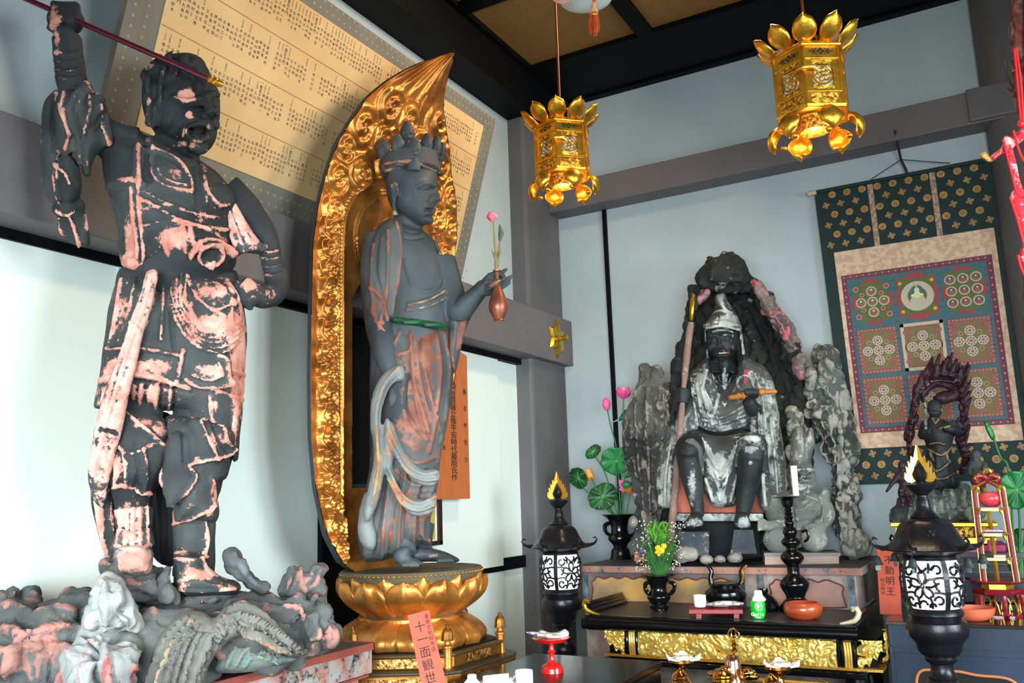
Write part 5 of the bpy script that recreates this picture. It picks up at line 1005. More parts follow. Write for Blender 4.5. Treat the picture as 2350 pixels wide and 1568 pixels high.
sculpt(m, 'rock', .010, DKROCK, gr, [([(1640, 690), (1700, 740), (1760, 860), (1790, 1000)], 10, .02), ([(1720, 700), (1760, 780), (1800, 900)], 8, -.02)], disp=(('CLOUDS', .1, .07), ('VORONOI', .08, .03)), noise=((22, .014, 73, .5), (60, .005, 74, .5)), paint=[(1655, 655, (18, 8), .5), (1645, 605, (14, 6), .3), (1720, 690, 6, .5), (1800, 960, (14, 60), .2)])
m = MB()
m.infl(s_, [(1726, 644), (1744, 650), (1764, 676), (1772, 692), (1792, 716), (1806, 736), (1836, 780), (1842, 800), (1824, 812), (1808, 806), (1790, 770), (1770, 744), (1762, 730), (1752, 712), (1736, 690), (1730, 668)], .05, .09, .1, 6)
m.infl(s_, [(1822, 812), (1842, 808), (1852, 840), (1852, 868), (1836, 874), (1822, 858), (1818, 836)], .05, .08, .08, 6)
m.infl(s_, [(1606, 668), (1626, 660), (1632, 676), (1614, 690), (1602, 694)], .10, .03, .05, 5)
sculpt(m, 'rock', .0075, PKROCK, gr, [([(1740, 660), (1780, 720), (1830, 800)], 3, -.01), ([(1762, 728), (1776, 722)], 3, -.015), ([(1790, 738), (1806, 734)], 3, -.012)], disp=(('CLOUDS', .07, .05), ('VORONOI', .05, .02)), noise=((30, .010, 75, .6),))
rp = thing('standing_rock', 'tall jagged ash-grey wooden rock standing right of the hermit, beside the hanging scroll', 'rock', s_.p(1930, 1268, -.05))
m = MB()
m.infl(s_, [(1866, 815), (1880, 796), (1900, 790), (1918, 800), (1926, 830), (1930, 880), (1946, 900), (1946, 940), (1950, 1000), (1955, 1050), (1966, 1100), (1972, 1160), (1984, 1262), (1962, 1268), (1926, 1250), (1918, 1180), (1906, 1120), (1896, 1080), (1880, 1020), (1862, 980), (1842, 960), (1840, 920), (1830, 890), (1850, 850), (1866, 860), (1880, 872), (1880, 840)], -.02, .12, .12, 9, prof=.5)
m.infl(s_, [(1806, 960), (1816, 940), (1830, 946), (1840, 950), (1844, 990), (1866, 1000), (1866, 1040), (1846, 1064), (1820, 1060), (1812, 1010)], .06, .07, .08, 7)
m.infl(s_, [(1900, 1052), (1920, 1046), (1940, 1056), (1948, 1110), (1960, 1180), (1980, 1262), (1950, 1270), (1930, 1200), (1912, 1130)], .06, .06, .06, 8)
m.infl(s_, [(1850, 860), (1870, 850), (1900, 880), (1910, 900), (1880, 910), (1858, 895)], .08, .05, .05, 6); m.infl(s_, [(1870, 905), (1905, 900), (1915, 930), (1900, 960), (1875, 970), (1862, 940)], .08, .05, .05, 6)
st = [([(1880 + i * 10, 900), (1886 + i * 10, 980), (1900 + i * 9, 1060), (1910 + i * 9, 1150), (1926 + i * 8, 1250)], 2.6, .012 * (-1) ** i, .3 * (i % 2)) for i in range(6)]
sculpt(m, 'rock', .0085, ASHROCK, rp, st, disp=(('CLOUDS', .1, .07), ('VORONOI', .08, .03)), smooth=1, noise=((30, -.016, 76, .25), (13, .02, 90, .5), (80, -.005, 77, .3)))
rl = thing('standing_rock', 'short jagged ash-grey wooden rock standing left of the hermit, behind the lotus flowers', 'rock', s_.p(1490, 1262, -.1))
m = MB()
m.infl(s_, [(1466, 880), (1468, 862), (1476, 846), (1494, 840), (1512, 850), (1516, 870), (1524, 880), (1550, 884), (1552, 940), (1556, 1020), (1540, 1060), (1520, 1120), (1518, 1200), (1510, 1276), (1476, 1276), (1466, 1200), (1452, 1120), (1440, 1030), (1440, 980), (1450, 920)], -.05, .11, .11, 9, prof=.5)
B(m, 1456, 985, .02, 20, 24, 18, s_); m.infl(s_, [(1478, 1180), (1500, 1170), (1516, 1200), (1512, 1240), (1484, 1250)], .06, .05, .05, 6)
st = [([(1462 + i * 13, 890), (1458 + i * 14, 960), (1466 + i * 12, 1060), (1478 + i * 7, 1180)], 3, .014 * (-1) ** i, .2 * (i % 2)) for i in range(6)]
sculpt(m, 'rock', .0085, worn('dark_ash_rock', sr(46, 48, 46), sr(100, 102, 96), sr(150, 148, 140), sr(130, 116, 108), nscale=7, amp=.34, th=.22, bmp=.9, rough=.9), rl, st, disp=(('CLOUDS', .1, .07), ('VORONOI', .08, .03)), smooth=1, noise=((30, -.015, 78, .25), (13, .018, 91, .5), (80, -.005, 79, .3)))
# ---------------------------------------------------------------- squatting demon attendant, right of the feet
dmn = thing('demon_statue', 'pale grey squatting demon with tall pointed ears, on a pink board by the rock', 'statue', s_.p(1840, 1264, .2))
m = MB(); v = .22
m.infl(s_, [(1812, 1058), (1816, 1010), (1826, 978), (1842, 984), (1848, 1000), (1854, 984), (1864, 982), (1870, 1016), (1862, 1060), (1870, 1080), (1872, 1110), (1860, 1130), (1836, 1136), (1814, 1124), (1804, 1096), (1806, 1074)], v, .09, .09, 5, prof=.5)
T(m, [(1822, 1082, v + .09, 6), (1834, 1078, v + .10, 5)], 8, s_); T(m, [(1838, 1090, v + .1, 6), (1842, 1100, v + .12, 8)], 8, s_); T(m, [(1852, 1082, v + .09, 6), (1862, 1086, v + .07, 5)], 8, s_); B(m, 1836, 1116, v + .09, 14, 9, 10, s_)
m.infl(s_, [(1780, 1140), (1800, 1124), (1830, 1130), (1866, 1128), (1890, 1150), (1880, 1200), (1870, 1230), (1830, 1240), (1796, 1226), (1784, 1180)], v - .02, .11, .11, 7)
T(m, [(1786, 1146, v, 20), (1774, 1180, v + .04, 16), (1790, 1202, v + .10, 12), (1764, 1206, v + .13, 11), (1750, 1205, v + .14, 12)], 12, s_)
for i in range(4): T(m, [(1756, 1196 + i * 5, v + .15, 5), (1744, 1194 + i * 7, v + .16, 4), (1740, 1200 + i * 6, v + .165, 3)], 8, s_)
T(m, [(1884, 1150, v, 18), (1900, 1180, v + .04, 15), (1886, 1206, v + .08, 12), (1876, 1190, v + .1, 11)], 12, s_)
m.infl(s_, [(1880, 1130), (1896, 1120), (1908, 1140), (1902, 1170), (1910, 1196), (1898, 1206), (1884, 1190), (1872, 1170)], v, .03, .03, 5)
B(m, 1782, 1240, v + .08, 27, 26, 26, s_); B(m, 1868, 1236, v + .08, 27, 28, 26, s_); B(m, 1825, 1225, v, 30, 30, 24, s_)
st = [([(1810, 1150), (1830, 1165), (1860, 1150)], 3, -.008), ([(1800, 1190), (1830, 1200), (1866, 1190)], 3, -.006), ([(1830, 1075), (1842, 1064), (1860, 1070)], 2.5, -.006), ([(1826, 1120), (1838, 1123), (1850, 1119)], 3.4, -.024), ([(1848, 1098), (1862, 1092)], 4, -.03), ([(1818, 1092), (1830, 1095)], 4, -.026), ([(1822, 1128), (1838, 1132), (1854, 1126)], 3, .01), ([(1815, 1082), (1836, 1078), (1866, 1080)], 3, .012), ([(1812, 1100), (1826, 1110), (1822, 1122)], 2.5, -.008), ([(1852, 1108), (1866, 1112)], 2.5, -.008), ([(1790, 1150), (1830, 1138), (1876, 1150)], 3, .010), ([(1820, 1150), (1824, 1215)], 3, -.008), ([(1800, 1205), (1830, 1214), (1866, 1204)], 3, .008), ([(1846, 1000), (1848, 1050)], 2.5, -.01), ([(1880, 1140), (1890, 1170), (1884, 1196)], 2.5, .006), ([(1770, 1160), (1790, 1170)], 2.5, -.006)]
sculpt(m, 'body', .0065, worn('pale_ash_wood', sr(84, 88, 86), sr(140, 144, 138), sr(176, 160, 150), sr(186, 188, 182), nscale=10, amp=.36, th=.2, bmp=.8, rough=.85), dmn, st, noise=((30, .002, 48),), disp=(('CLOUDS', .04, .006),))
PKB = M_('pink_grey_board', sr(190, 150, 138), .7, 0, col2=sr(140, 128, 120), scale=8, bmp=.3)
fbox(MB(), 1750, 1912, 1268, 1290, .12, .36).build('pink_board', PKB, dmn, smooth=False, bevel=.003)
fbox(MB(), 1748, 1914, 1262, 1269, .11, .37).build('board_lid', M_('grey_board', sr(128, 124, 118), .7, 0, scale=6), dmn, smooth=False)
# loose stones on the altar
PEB = M_('grey_stone', sr(160, 154, 146), .85, 0, col2=sr(110, 106, 100), scale=14, bmp=.5, bscale=40)
def pebble(label, poly, v, th, vox=.006):
    m = MB(); m.infl(s_, poly, v, th, th, 5, prof=.5); P0 = s_.p(np.mean([p[0] for p in poly]), max(p[1] for p in poly), v)
    o = sculpt(m, 'stone', vox, PEB, None, disp=(('CLOUDS', .04, .012),), off=P0); tag(o, label, 'stone', 'loose stones along the altar edge')
pebble('grey block-like stone on the altar edge, leftmost of three in a row', [(1608, 1274), (1634, 1276), (1636, 1292), (1608, 1293)], .42, .03)
pebble('round grey stone on the altar edge, middle one of three in a row', [(1637, 1284), (1644, 1276), (1658, 1275), (1667, 1282), (1666, 1291), (1644, 1292)], .42, .03)
pebble('large round grey stone on the altar edge, rightmost of three in a row', [(1667, 1280), (1676, 1269), (1694, 1268), (1704, 1276), (1702, 1290), (1674, 1291)], .42, .04)
pebble('big speckled grey boulder behind the small flower vase', [(1548, 1260), (1566, 1252), (1590, 1256), (1604, 1268), (1600, 1284), (1570, 1292), (1550, 1290)], .40, .06)
pebble('pale grey stone beside the tall black vase on the altar', [(1441, 1195), (1450, 1184), (1462, 1188), (1466, 1204), (1456, 1212), (1444, 1208)], .1, .04)
# ================================================================ HANGING SCROLL WITH A NINE-PART MANDALA
GRNB = M_('dark_green_brocade', sr(22, 50, 48), .75, 0, col2=sr(16, 40, 42), scale=20)
TANG = M_('tan_gold_thread', sr(200, 152, 88), .6, 0, col2=sr(150, 112, 60), scale=30)
MATT = M_('pinkish_cream_brocade', sr(226, 196, 168), .8, 0, col2=sr(206, 168, 140), scale=30, lo=.45, hi=.55)
sc_ = thing('hanging_scroll', 'large hanging scroll with a nine-part mandala in dark green gold-patterned brocade', 'scroll', (2.42, -.04, 1.572))
X0, X1, Z0, Z1 = 1.955, 2.885, 1.575, 3.325; YS = -.035
def lx(x, z): return x + (z - 2.45) * -.022 * (1 - (x - X0) / (X1 - X0))     # the cloth widens a touch towards the top
def quad(mb, x0, x1, z0, z1, y0, y1):
    V = [(lx(x, z), y, z) for y in (y1, y0) for x, z in ((x0, z0), (x1, z0), (x1, z1), (x0, z1))]
    return mb.add(V, [(0, 1, 2, 3), (7, 6, 5, 4), (0, 4, 5, 1), (1, 5, 6, 2), (2, 6, 7, 3), (3, 7, 4, 0)])
def disc(mb, x, z, r, y, n=14, ri=0, sx=1):
    if ri:
        V = [(lx(x, z) + q * sx * math.cos(2 * PI * i / n), y, z + q * math.sin(2 * PI * i / n)) for q in (r, ri) for i in range(n)]
        return mb.add(V, [(i, (i + 1) % n, n + (i + 1) % n, n + i) for i in range(n)])
    return mb.add([(lx(x, z) + r * sx * math.cos(2 * PI * i / n), y, z + r * math.sin(2 * PI * i / n)) for i in range(n)], [tuple(range(n))])
quad(MB(), X0, X1, Z0, Z1, -.03, YS).build('brocade', GRNB, sc_, smooth=False)
quad(MB(), 2.022, 2.85, 1.776, 2.937, YS, YS - .002).build('inner_mount', MATT, sc_, smooth=False)
fm = MB(); n = 12; dx = .0825; dz = .062
for j in range(0, 29):
    for i in range(-1, 13):
        x = X0 + .035 + i * dx + (j % 2) * dx / 2 - .02; z = Z1 - .03 - j * dz
        if not (X0 + .005 < x - .016 and x + .016 < X1 - .002) or z < Z0 + .02: continue
        if 2.008 < x < 2.864 and 1.758 < z < 2.955: continue
        if any(abs(x - q) < .032 for q in (2.262, 2.587)) and z > 2.9: continue
        if (i + j // 2) % 2 == 0 if j % 2 else True:
            pass
        if j % 2 == 0:
            disc(fm, x, z, .0215, YS - .0016, 10, .0155); disc(fm, x, z, .0055, YS - .0017, 8)
            for k in range(8): a = k * PI / 4; disc(fm, x + .0105 * math.cos(a), z + .0105 * math.sin(a), .0042, YS - .0016, 5)
            disc(fm, x, z, .0165, YS - .0012, 10, .0135)
        else:
            for k in range(4):
                a = k * PI / 2 + .25; disc(fm, x + .013 * math.cos(a), z + .013 * math.sin(a), .0082, YS - .0016, 8, .0028)
            disc(fm, x, z, .0065, YS - .0018, 8)
o = fm.build('woven_motifs', TANG, sc_, smooth=False); o['kind'] = 'stuff'
for q in (2.262, 2.587): quad(MB(), q - .0145, q + .0145, 2.937, Z1, YS, YS - .004).build('hanging_band', M_('band_brocade', sr(190, 160, 140), .8, 0, col2=sr(150, 118, 96), scale=50, lo=.45, hi=.55), sc_, smooth=False)
MB().tube([(X0 - .03, -.045, Z1), (X1 + .01, -.045, Z1)], .012, 12).build('top_rod', GRNB, sc_)
MB().tube([(X0 - .055, -.045, Z1 - .0), (X0 - .005, -.045, Z1)], .015, 12).build('rod_cap', M_('ivory_cap', sr(230, 205, 170), .4), sc_)
PX0, PX1, PZ0, PZ1 = 2.045, 2.822, 1.862, 2.79; y = YS - .003
cols = dict(frame=sr(128, 62, 74), teal=sr(66, 112, 118), blue=sr(60, 84, 120), olive=sr(120, 118, 74), rose=sr(168, 92, 92), cream=sr(200, 188, 166), red=sr(186, 60, 66), pink=sr(206, 138, 134), grn=sr(100, 108, 66), brown=sr(132, 92, 72), skin=sr(236, 224, 170), gold=sr(216, 180, 60))
PM = {k: M_('painted_' + k, v, .8, 0, var=.08, scale=40) for k, v in cols.items()}
MBs = {k: MB() for k in cols}
def R(k, x0, x1, z0, z1, d): quad(MBs[k], x0, x1, z0, z1, y - d + .0003, y - d)
R('frame', PX0, PX1, PZ0, PZ1, 0); R('teal', PX0 + .03, PX1 - .03, PZ0 + .03, PZ1 - .03, .0006)
W3 = (PX1 - PX0 - .07) / 3; H3 = (PZ1 - PZ0 - .07) / 3
N_ = 44
for i in range(N_):
    for (xa, za) in ((PX0 + .015 + (PX1 - PX0 - .03) * i / (N_ - 1), PZ0 + .014), (PX0 + .015 + (PX1 - PX0 - .03) * i / (N_ - 1), PZ1 - .014)): disc(MBs['teal' if i % 2 else 'pink'], xa, za, .006, y - .0008, 5)
    for xa in (PX0 + .015, PX1 - .015): disc(MBs['blue' if i % 2 else 'pink'], xa, PZ0 + .03 + (PZ1 - PZ0 - .06) * i / (N_ - 1), .006, y - .0008, 5)
for ci in range(3):
    for ri in range(3):
        x0 = PX0 + .035 + ci * W3; x1 = x0 + W3; z1 = PZ1 - .035 - ri * H3; z0 = z1 - H3; cx_, cz_ = (x0 + x1) / 2, (z0 + z1) / 2
        g_ = .012; R('blue' if (ci + ri) % 2 else 'brown', x0 + g_, x1 - g_, z0 + g_, z1 - g_, .0012)
        for k in range(12):
            t = (k + .5) / 12
            for (xa, za) in ((x0 + t * W3, z0 + .006), (x0 + t * W3, z1 - .006)): disc(MBs['red' if k % 2 else 'teal'], xa, za, .0042, y - .0012, 5)
            for (xa, za) in ((x0 + .006, z0 + t * H3), (x1 - .006, z0 + t * H3)): disc(MBs['red' if k % 2 else 'blue'], xa, za, .0042, y - .0012, 5)
        if ri == 0:
            R('teal', x0 + g_, x1 - g_, z0 + g_, z1 - g_, .0016); R('grn', x0 + .03, x1 - .03, z0 + .03, z1 - .03, .002)
            for (xa, za, w, h) in ((cx_, z1 - .02, .04, .008), (cx_, z0 + .02, .04, .008), (x0 + .02, cz_, .008, .04), (x1 - .02, cz_, .008, .04)): R('red', xa - w, xa + w, za - h, za + h, .0022)
        else:
            R('brown', x0 + .014, x1 - .014, z0 + .014, z1 - .014, .0016); R('rose', x0 + .028, x1 - .028, z0 + .032, z1 - .032, .0018); R('olive', x0 + .034, x1 - .034, z0 + .038, z1 - .038, .002)
            for k in range(11):
                t = (k + .5) / 11
                for (xa, za) in ((x0 + .014 + t * (W3 - .028), z0 + .022), (x0 + .014 + t * (W3 - .028), z1 - .022), (x0 + .021, z0 + .02 + t * (H3 - .04)), (x1 - .021, z0 + .02 + t * (H3 - .04))): disc(MBs['pink'], xa, za, .0065, y - .0021, 8, .003)
        if ri == 1 and ci == 1:
            for (a, b2, c_, d) in ((x0 + .008, x1 - .008, z1 - .026, z1 - .008), (x0 + .008, x1 - .008, z0 + .008, z0 + .026), (x0 + .008, x0 + .026, z0 + .008, z1 - .008), (x1 - .026, x1 - .008, z0 + .008, z1 - .008)): R('cream', a, b2, c_, d, .0024)
        if ri == 0 and ci == 1:
            R('red', x0 + .02, x1 - .02, z0 + .03, z1 - .03, .0023); R('brown', x0 + .026, x1 - .026, z0 + .036, z1 - .036, .0025); R('grn', x0 + .034, x1 - .034, z0 + .044, z1 - .044, .0027)
            disc(MBs['cream'], cx_, cz_, .085, y - .003, 32); disc(MBs['grn'], cx_, cz_ + .002, .050, y - .0033, 28); disc(MBs['teal'], cx_, cz_ + .028, .034, y - .0035, 20)
            disc(MBs['skin'], cx_, cz_ + .034, .0135, y - .0042, 14); disc(MBs['skin'], cx_, cz_ + .008, .021, y - .004, 14, sx=.85); disc(MBs['cream'], cx_, cz_ - .024, .028, y - .0038, 16, sx=1.4); disc(MBs['gold'], cx_, cz_ + .052, .008, y - .0043, 8)
            for sx_ in (-1, 1):
                disc(MBs['skin'], cx_ + sx_ * .024, cz_ + .004, .009, y - .0041, 8)
                for sz_ in (-1, 1): disc(MBs['gold'], cx_ + sx_ * .082, cz_ + sz_ * .082, .011, y - .0032, 6)
        elif ri == 0 and ci == 2:
            for a in (-1, 0, 1):
                for c_ in (-1, 0, 1):
                    xa, za = cx_ + a * .064, cz_ + c_ * .066; disc(MBs['cream'], xa, za, .0285, y - .003, 18, .022); disc(MBs['brown'], xa, za, .0225, y - .0028, 14); disc(MBs['teal'], xa, za, .013, y - .0032, 10); disc(MBs['rose'], xa, za - .010, .012, y - .0034, 8, sx=1.2); disc(MBs['skin'], xa, za + .007, .005, y - .0036, 6)
        elif ri == 0 and ci == 0:
            for (a, c_) in ((0, 0), (1, 0), (-1, 0), (0, 1), (0, -1)):
                xa, za = cx_ + a * .062, cz_ + c_ * .062; disc(MBs['cream'], xa, za, .029, y - .003, 18, .022); disc(MBs['olive'], xa, za, .0225, y - .0028, 14); disc(MBs['rose'], xa, za - .006, .013, y - .0032, 8, sx=1.2); disc(MBs['skin'], xa, za + .008, .006, y - .0036, 6)
            for a in (-1, 1):
                for c_ in (-1, 1):
                    disc(MBs['cream'], cx_ + a * .082, cz_ + c_ * .082, .015, y - .003, 10); disc(MBs['red'], cx_ + a * .082, cz_ + c_ * .082, .012, y - .0033, 10); disc(MBs['cream'], cx_ + a * .052, cz_ + c_ * .045, .012, y - .003, 10); disc(MBs['red'], cx_ + a * .052, cz_ + c_ * .045, .0095, y - .0033, 8)
        else:
            disc(MBs['rose'], cx_, cz_, .096, y - .0024, 28); disc(MBs['olive'], cx_, cz_, .09, y - .0026, 28)
            for (a, c_) in ((0, 0), (1, 0), (-1, 0), (0, 1), (0, -1)):
                xa, za = cx_ + a * .058, cz_ + c_ * .058; disc(MBs['cream'], xa, za, .0275, y - .003, 18)
                for k in range(8): an = k * PI / 4; disc(MBs['red' if k % 2 else 'teal'], xa + .0175 * math.cos(an), za + .0175 * math.sin(an), .0048, y - .0034, 6)
                disc(MBs['rose'], xa, za, .008, y - .0034, 8)
            for a in (-1, 1):
                for c_ in (-1, 1):
                    disc(MBs['pink'], cx_ + a * .046, cz_ + c_ * .046, .0135, y - .003, 10, .0095)
                    disc(MBs['red'], cx_ + a * .083, cz_ + c_ * .083, .016, y - .003, 10, .010); disc(MBs['teal'], cx_ + a * .083, cz_ + c_ * .083, .006, y - .0034, 6); disc(MBs['pink'], cx_ + a * .083, cz_ + c_ * .083, .010, y - .0032, 8, .0075)
pt_ = None
for k, mb in MBs.items():
    if mb.V:
        o = mb.build('mandala_painting' if k == 'frame' else 'painted_detail', PM[k], sc_ if k == 'frame' else pt_, smooth=False)
        if k == 'frame': pt_ = o
        else: o['kind'] = 'stuff'
# cord it hangs by
CORD = M_('black_cord', sr(26, 30, 36), .7)
hk = thing('scroll_hanger', 'black cord and hook carrying the mandala scroll, hanging from the beam', 'cord', (2.435, -.1, 3.42))
MB().tube([(2.425, -.175, 3.56), (2.43, -.14, 3.47), (2.433, -.07, 3.415), (2.45, -.05, 3.36), (2.455, -.05, 3.335)], .007, 8).build('cord', CORD, hk)
MB().tube([(2.433, -.07, 3.415), (2.261, -.045, 3.34)], .0025, 6).tube([(2.433, -.07, 3.415), (2.68, -.045, 3.345)], .0025, 6).build('thin_strings', CORD, hk)
# ================================================================ DARK FLAME-BACKED FIGURE ON A ROCK, WITH TWO BOYS
f_ = FrAt(on(1, -.50, 2150, 1140)); kf = f_.k
DKB = worn('smoke_dark_wood', sr(24, 26, 30), sr(44, 48, 52), sr(92, 96, 92), sr(150, 116, 60), nscale=16, amp=.2, th=.5, bmp=.4, rough=.55)
FLM = worn('dark_maroon_flame', sr(34, 24, 30), sr(64, 34, 44), sr(130, 64, 76), sr(120, 110, 104), nscale=16, amp=.26, th=.38, bmp=.4, rough=.45)
fu = thing('flame_deity_statue', 'dark standing deity framed by a ring of carved maroon flames, before the hanging scroll', 'statue', f_.p(2150, 1130))
m = MB()
B(m, 2145, 938, .02, 15, 19, 15, f_); T(m, [(2145, 955, 0, 9), (2145, 968, 0, 16)], 10, f_)
m.infl(f_, [(2126, 966), (2165, 964), (2186, 975), (2190, 1000), (2184, 1040), (2196, 1080), (2198, 1120), (2120, 1124), (2122, 1080), (2126, 1030), (2118, 1000)], 0, .07, .07, 5)
T(m, [(2180, 972, 0, 12), (2196, 990, .02, 10), (2186, 986, .07, 8), (2166, 984, .08, 6)], 10, f_); T(m, [(2128, 972, 0, 12), (2116, 1000, .03, 9), (2122, 990, .06, 7), (2124, 975, .07, 6)], 10, f_)
T(m, [(2140, 1090, .0, 14), (2140, 1132, .0, 10)], 10, f_); T(m, [(2180, 1090, .0, 14), (2184, 1132, .0, 10)], 10, f_)
st = [([(2130, 1030), (2160, 1045), (2184, 1026)], 2, .006, .7), ([(2134, 1060), (2150, 1082), (2180, 1060)], 2, .006, .7), ([(2140, 960), (2146, 972), (2154, 962)], 2, .005, .8), ([(2156, 984), (2180, 978)], 2, .005, .8), ([(2134, 1020), (2150, 1016), (2168, 1020)], 2, .005, .6), ([(2135, 1040), (2142, 1056)], 4, .004, .6), ([(2168, 1040), (2176, 1056)], 4, .004, .6), ([(2130, 1090), (2160, 1100), (2190, 1086)], 2, .006, .5), ([(2138, 936), (2152, 936)], 1.6, -.004), ([(2138, 946), (2152, 946)], 1.6, -.004), ([(2160, 940), (2166, 956)], 2, .005, .6)]
for i in range(6): st.append(([(2128 + i * 11, 1040), (2126 + i * 12, 1110)], 2, .005 * (-1) ** i, .1))
sculpt(m, 'body', .006, DKB, fu, st, noise=((60, .001, 61),))
mm = MB(); T(mm, [(2124, 985, .08, 3), (2123, 950, .08, 3), (2122, 925, .08, 2)], 8, f_); mm.build('sword', GREY, fu)
def flame(pts, w, v): 
    mm = MB(); n = len(pts); T(mm, [(x, y, v + .01 * math.sin(i), w * (1 - i / (n - .4)) + 1.2) for i, (x, y) in enumerate(pts)], 8, f_); return mm
m = MB()
ring = [(2092, 1050), (2086, 1010), (2094, 970), (2100, 930), (2108, 900), (2124, 878), (2146, 866), (2172, 862), (2196, 872), (2206, 900), (2210, 940), (2206, 980), (2204, 1020), (2214, 1056), (2206, 1082)]
T(m, [(x, y, -.09, 6 + 3 * (4 < i < 10)) for i, (x, y) in enumerate(ring)], 10, f_)
m.infl(f_, [(2110, 900), (2130, 872), (2160, 858), (2196, 866), (2212, 896), (2206, 914), (2186, 924), (2160, 928), (2140, 914), (2160, 898), (2180, 896), (2150, 890), (2126, 910), (2118, 930)], -.09, .03, .03, 5)
fl_ = []; rf = random.Random(8); sp = spline(ring, 3)
for i, a in enumerate(sp):
    o_ = np.array([a[0] - 2150, a[1] - 985]); o_ = o_ / np.linalg.norm(o_); L = rf.uniform(20, 36) * (1.1 if a[1] < 930 else .85); d0 = o_ * .8 + np.array([.25, -.7]); d1 = o_ * .15 + np.array([.35, -1.0])
    p0 = np.array(a, float); p1 = p0 + d0 * L * .35; p2 = p1 + (d0 + d1) * .5 * L * .35 + np.array([rf.uniform(-3, 3), 0]); p3 = p2 + d1 * L * .4; fl_.append((p0, p1, p2, p3))
    if i % 3 == 0 and a[1] < 1040: fl_.append((p0, p0 - o_ * 6 + [0, -6], p0 - o_ * 9 + [1, -14], p0 - o_ * 7 + [3, -22]))
for i, pts in enumerate(fl_):
    mm = flame([tuple(q) for q in pts], 6.5, -.085 + .022 * (i % 3)); m.add(mm.V, mm.F)
sculpt(m, 'flame_ring', .0045, FLM, fu, [([(2110, 900), (2140, 876), (2190, 876)], 2.5, .008, .2), ([(2120, 892), (2150, 878), (2196, 888)], 2, -.008), ([(2090, 1040), (2090, 990), (2104, 930)], 2, .005, .2)], disp=(('CLOUDS', .03, .012),), smooth=0)
rs = thing('rocky_base', 'grey and green painted craggy base under the flame-backed deity', 'rock', f_.p(2150, 1192))
m = MB()
m.infl(f_, [(2058, 1160), (2070, 1140), (2090, 1130), (2110, 1116), (2140, 1112), (2180, 1114), (2210, 1116), (2230, 1124), (2240, 1150), (2250, 1196), (2060, 1200)], -.02, .14, .12, 7, prof=.5)
st = [([(2080 + i * 22, 1120), (2090 + i * 20, 1150), (2084 + i * 24, 1190)], 3, .012 * (-1) ** i, .3 * (i % 2)) for i in range(8)]
sculpt(m, 'rock', .008, worn('green_grey_rock', sr(56, 66, 68), sr(90, 100, 100), sr(160, 164, 158), sr(112, 136, 120), nscale=9, amp=.36, th=.22, bmp=.8, rough=.85), rs, st, disp=(('CLOUDS', .08, .06), ('VORONOI', .06, .02)), smooth=1, noise=((28, .012, 80, .6),))
def boy(name, label, x, y, H, lean, mat, arms):
    """small attendant: px centre of feet, height px"""
    t = thing(name, label, 'statue', f_.p(x, y, .12)); u = H / 100.0; m = MB(); v = .12
    B(m, x + lean * .9, y - 90 * u, v, 9 * u, 11 * u, 9 * u, f_); T(m, [(x + lean * .85, y - 80 * u, v, 5 * u), (x + lean * .8, y - 74 * u, v, 9 * u)], 10, f_)
    T(m, [(x + lean * .8, y - 74 * u, v, 11 * u), (x + lean * .6, y - 62 * u, v, 14 * u), (x + lean * .4, y - 48 * u, v, 11 * u), (x + lean * .2, y - 34 * u, v, 15 * u), (x, y - 20 * u, v, 16 * u)], 12, f_, flat=.7)
    T(m, [(x - 7 * u, y - 26 * u, v, 9 * u), (x - 9 * u, y - 10 * u, v, 6 * u), (x - 9 * u, y, v, 5 * u), (x - 11 * u, y + 2, v + .02, 5 * u)], 10, f_); T(m, [(x + 7 * u, y - 26 * u, v, 9 * u), (x + 10 * u, y - 10 * u, v, 6 * u), (x + 10 * u, y, v, 5 * u), (x + 11 * u, y + 2, v + .02, 5 * u)], 10, f_)
    for a in arms: T(m, [(x + lean * .8 + a[0][0] * u, y - 72 * u + a[0][1] * u, v, 6 * u)] + [(x + lean * .8 + q[0] * u, y - 72 * u + q[1] * u, v + q[2], (5 - i) * u) for i, q in enumerate(a[1:])], 8, f_)
    st = [([(x + lean * .9 - 4 * u, y - 91 * u), (x + lean * .9 + 4 * u, y - 91 * u)], 1.2, -.003), ([(x + lean * .9 - 3 * u, y - 84 * u), (x + lean * .9 + 3 * u, y - 84 * u)], 1.2, -.003), ([(x - 14 * u, y - 34 * u), (x, y - 28 * u), (x + 14 * u, y - 34 * u)], 1.6, .004, .4)] + [([(x - 12 * u + i * 6 * u, y - 34 * u), (x - 14 * u + i * 7 * u, y - 12 * u)], 1.5, .004 * (-1) ** i) for i in range(5)]
    sculpt(m, 'body', .0052, mat, t, st, noise=((60, .001, 62),)); return t
boy('attendant_statue', 'small dark reddish attendant figure with arm held out, left of the flame-backed deity', 2080, 1158, 98, -10, FLM, ([(-10, 0), (-18, 14, .02), (-30, 30, .03), (-40, 44, .03)], [(10, 0), (16, 8, .03), (20, 2, .05)]))
boy('attendant_statue', 'small grey attendant figure with bowed head, right of the flame-backed deity', 2246, 1128, 92, -6, worn('grey_boy_paint', sr(54, 58, 60), sr(84, 90, 90), sr(130, 136, 132), sr(120, 110, 90), nscale=16, amp=.25, th=.4), ([(-10, 2), (-17, 16, .03), (-14, 32, .05)], [(10, 2), (22, 6, .02), (16, 20, .04)]))
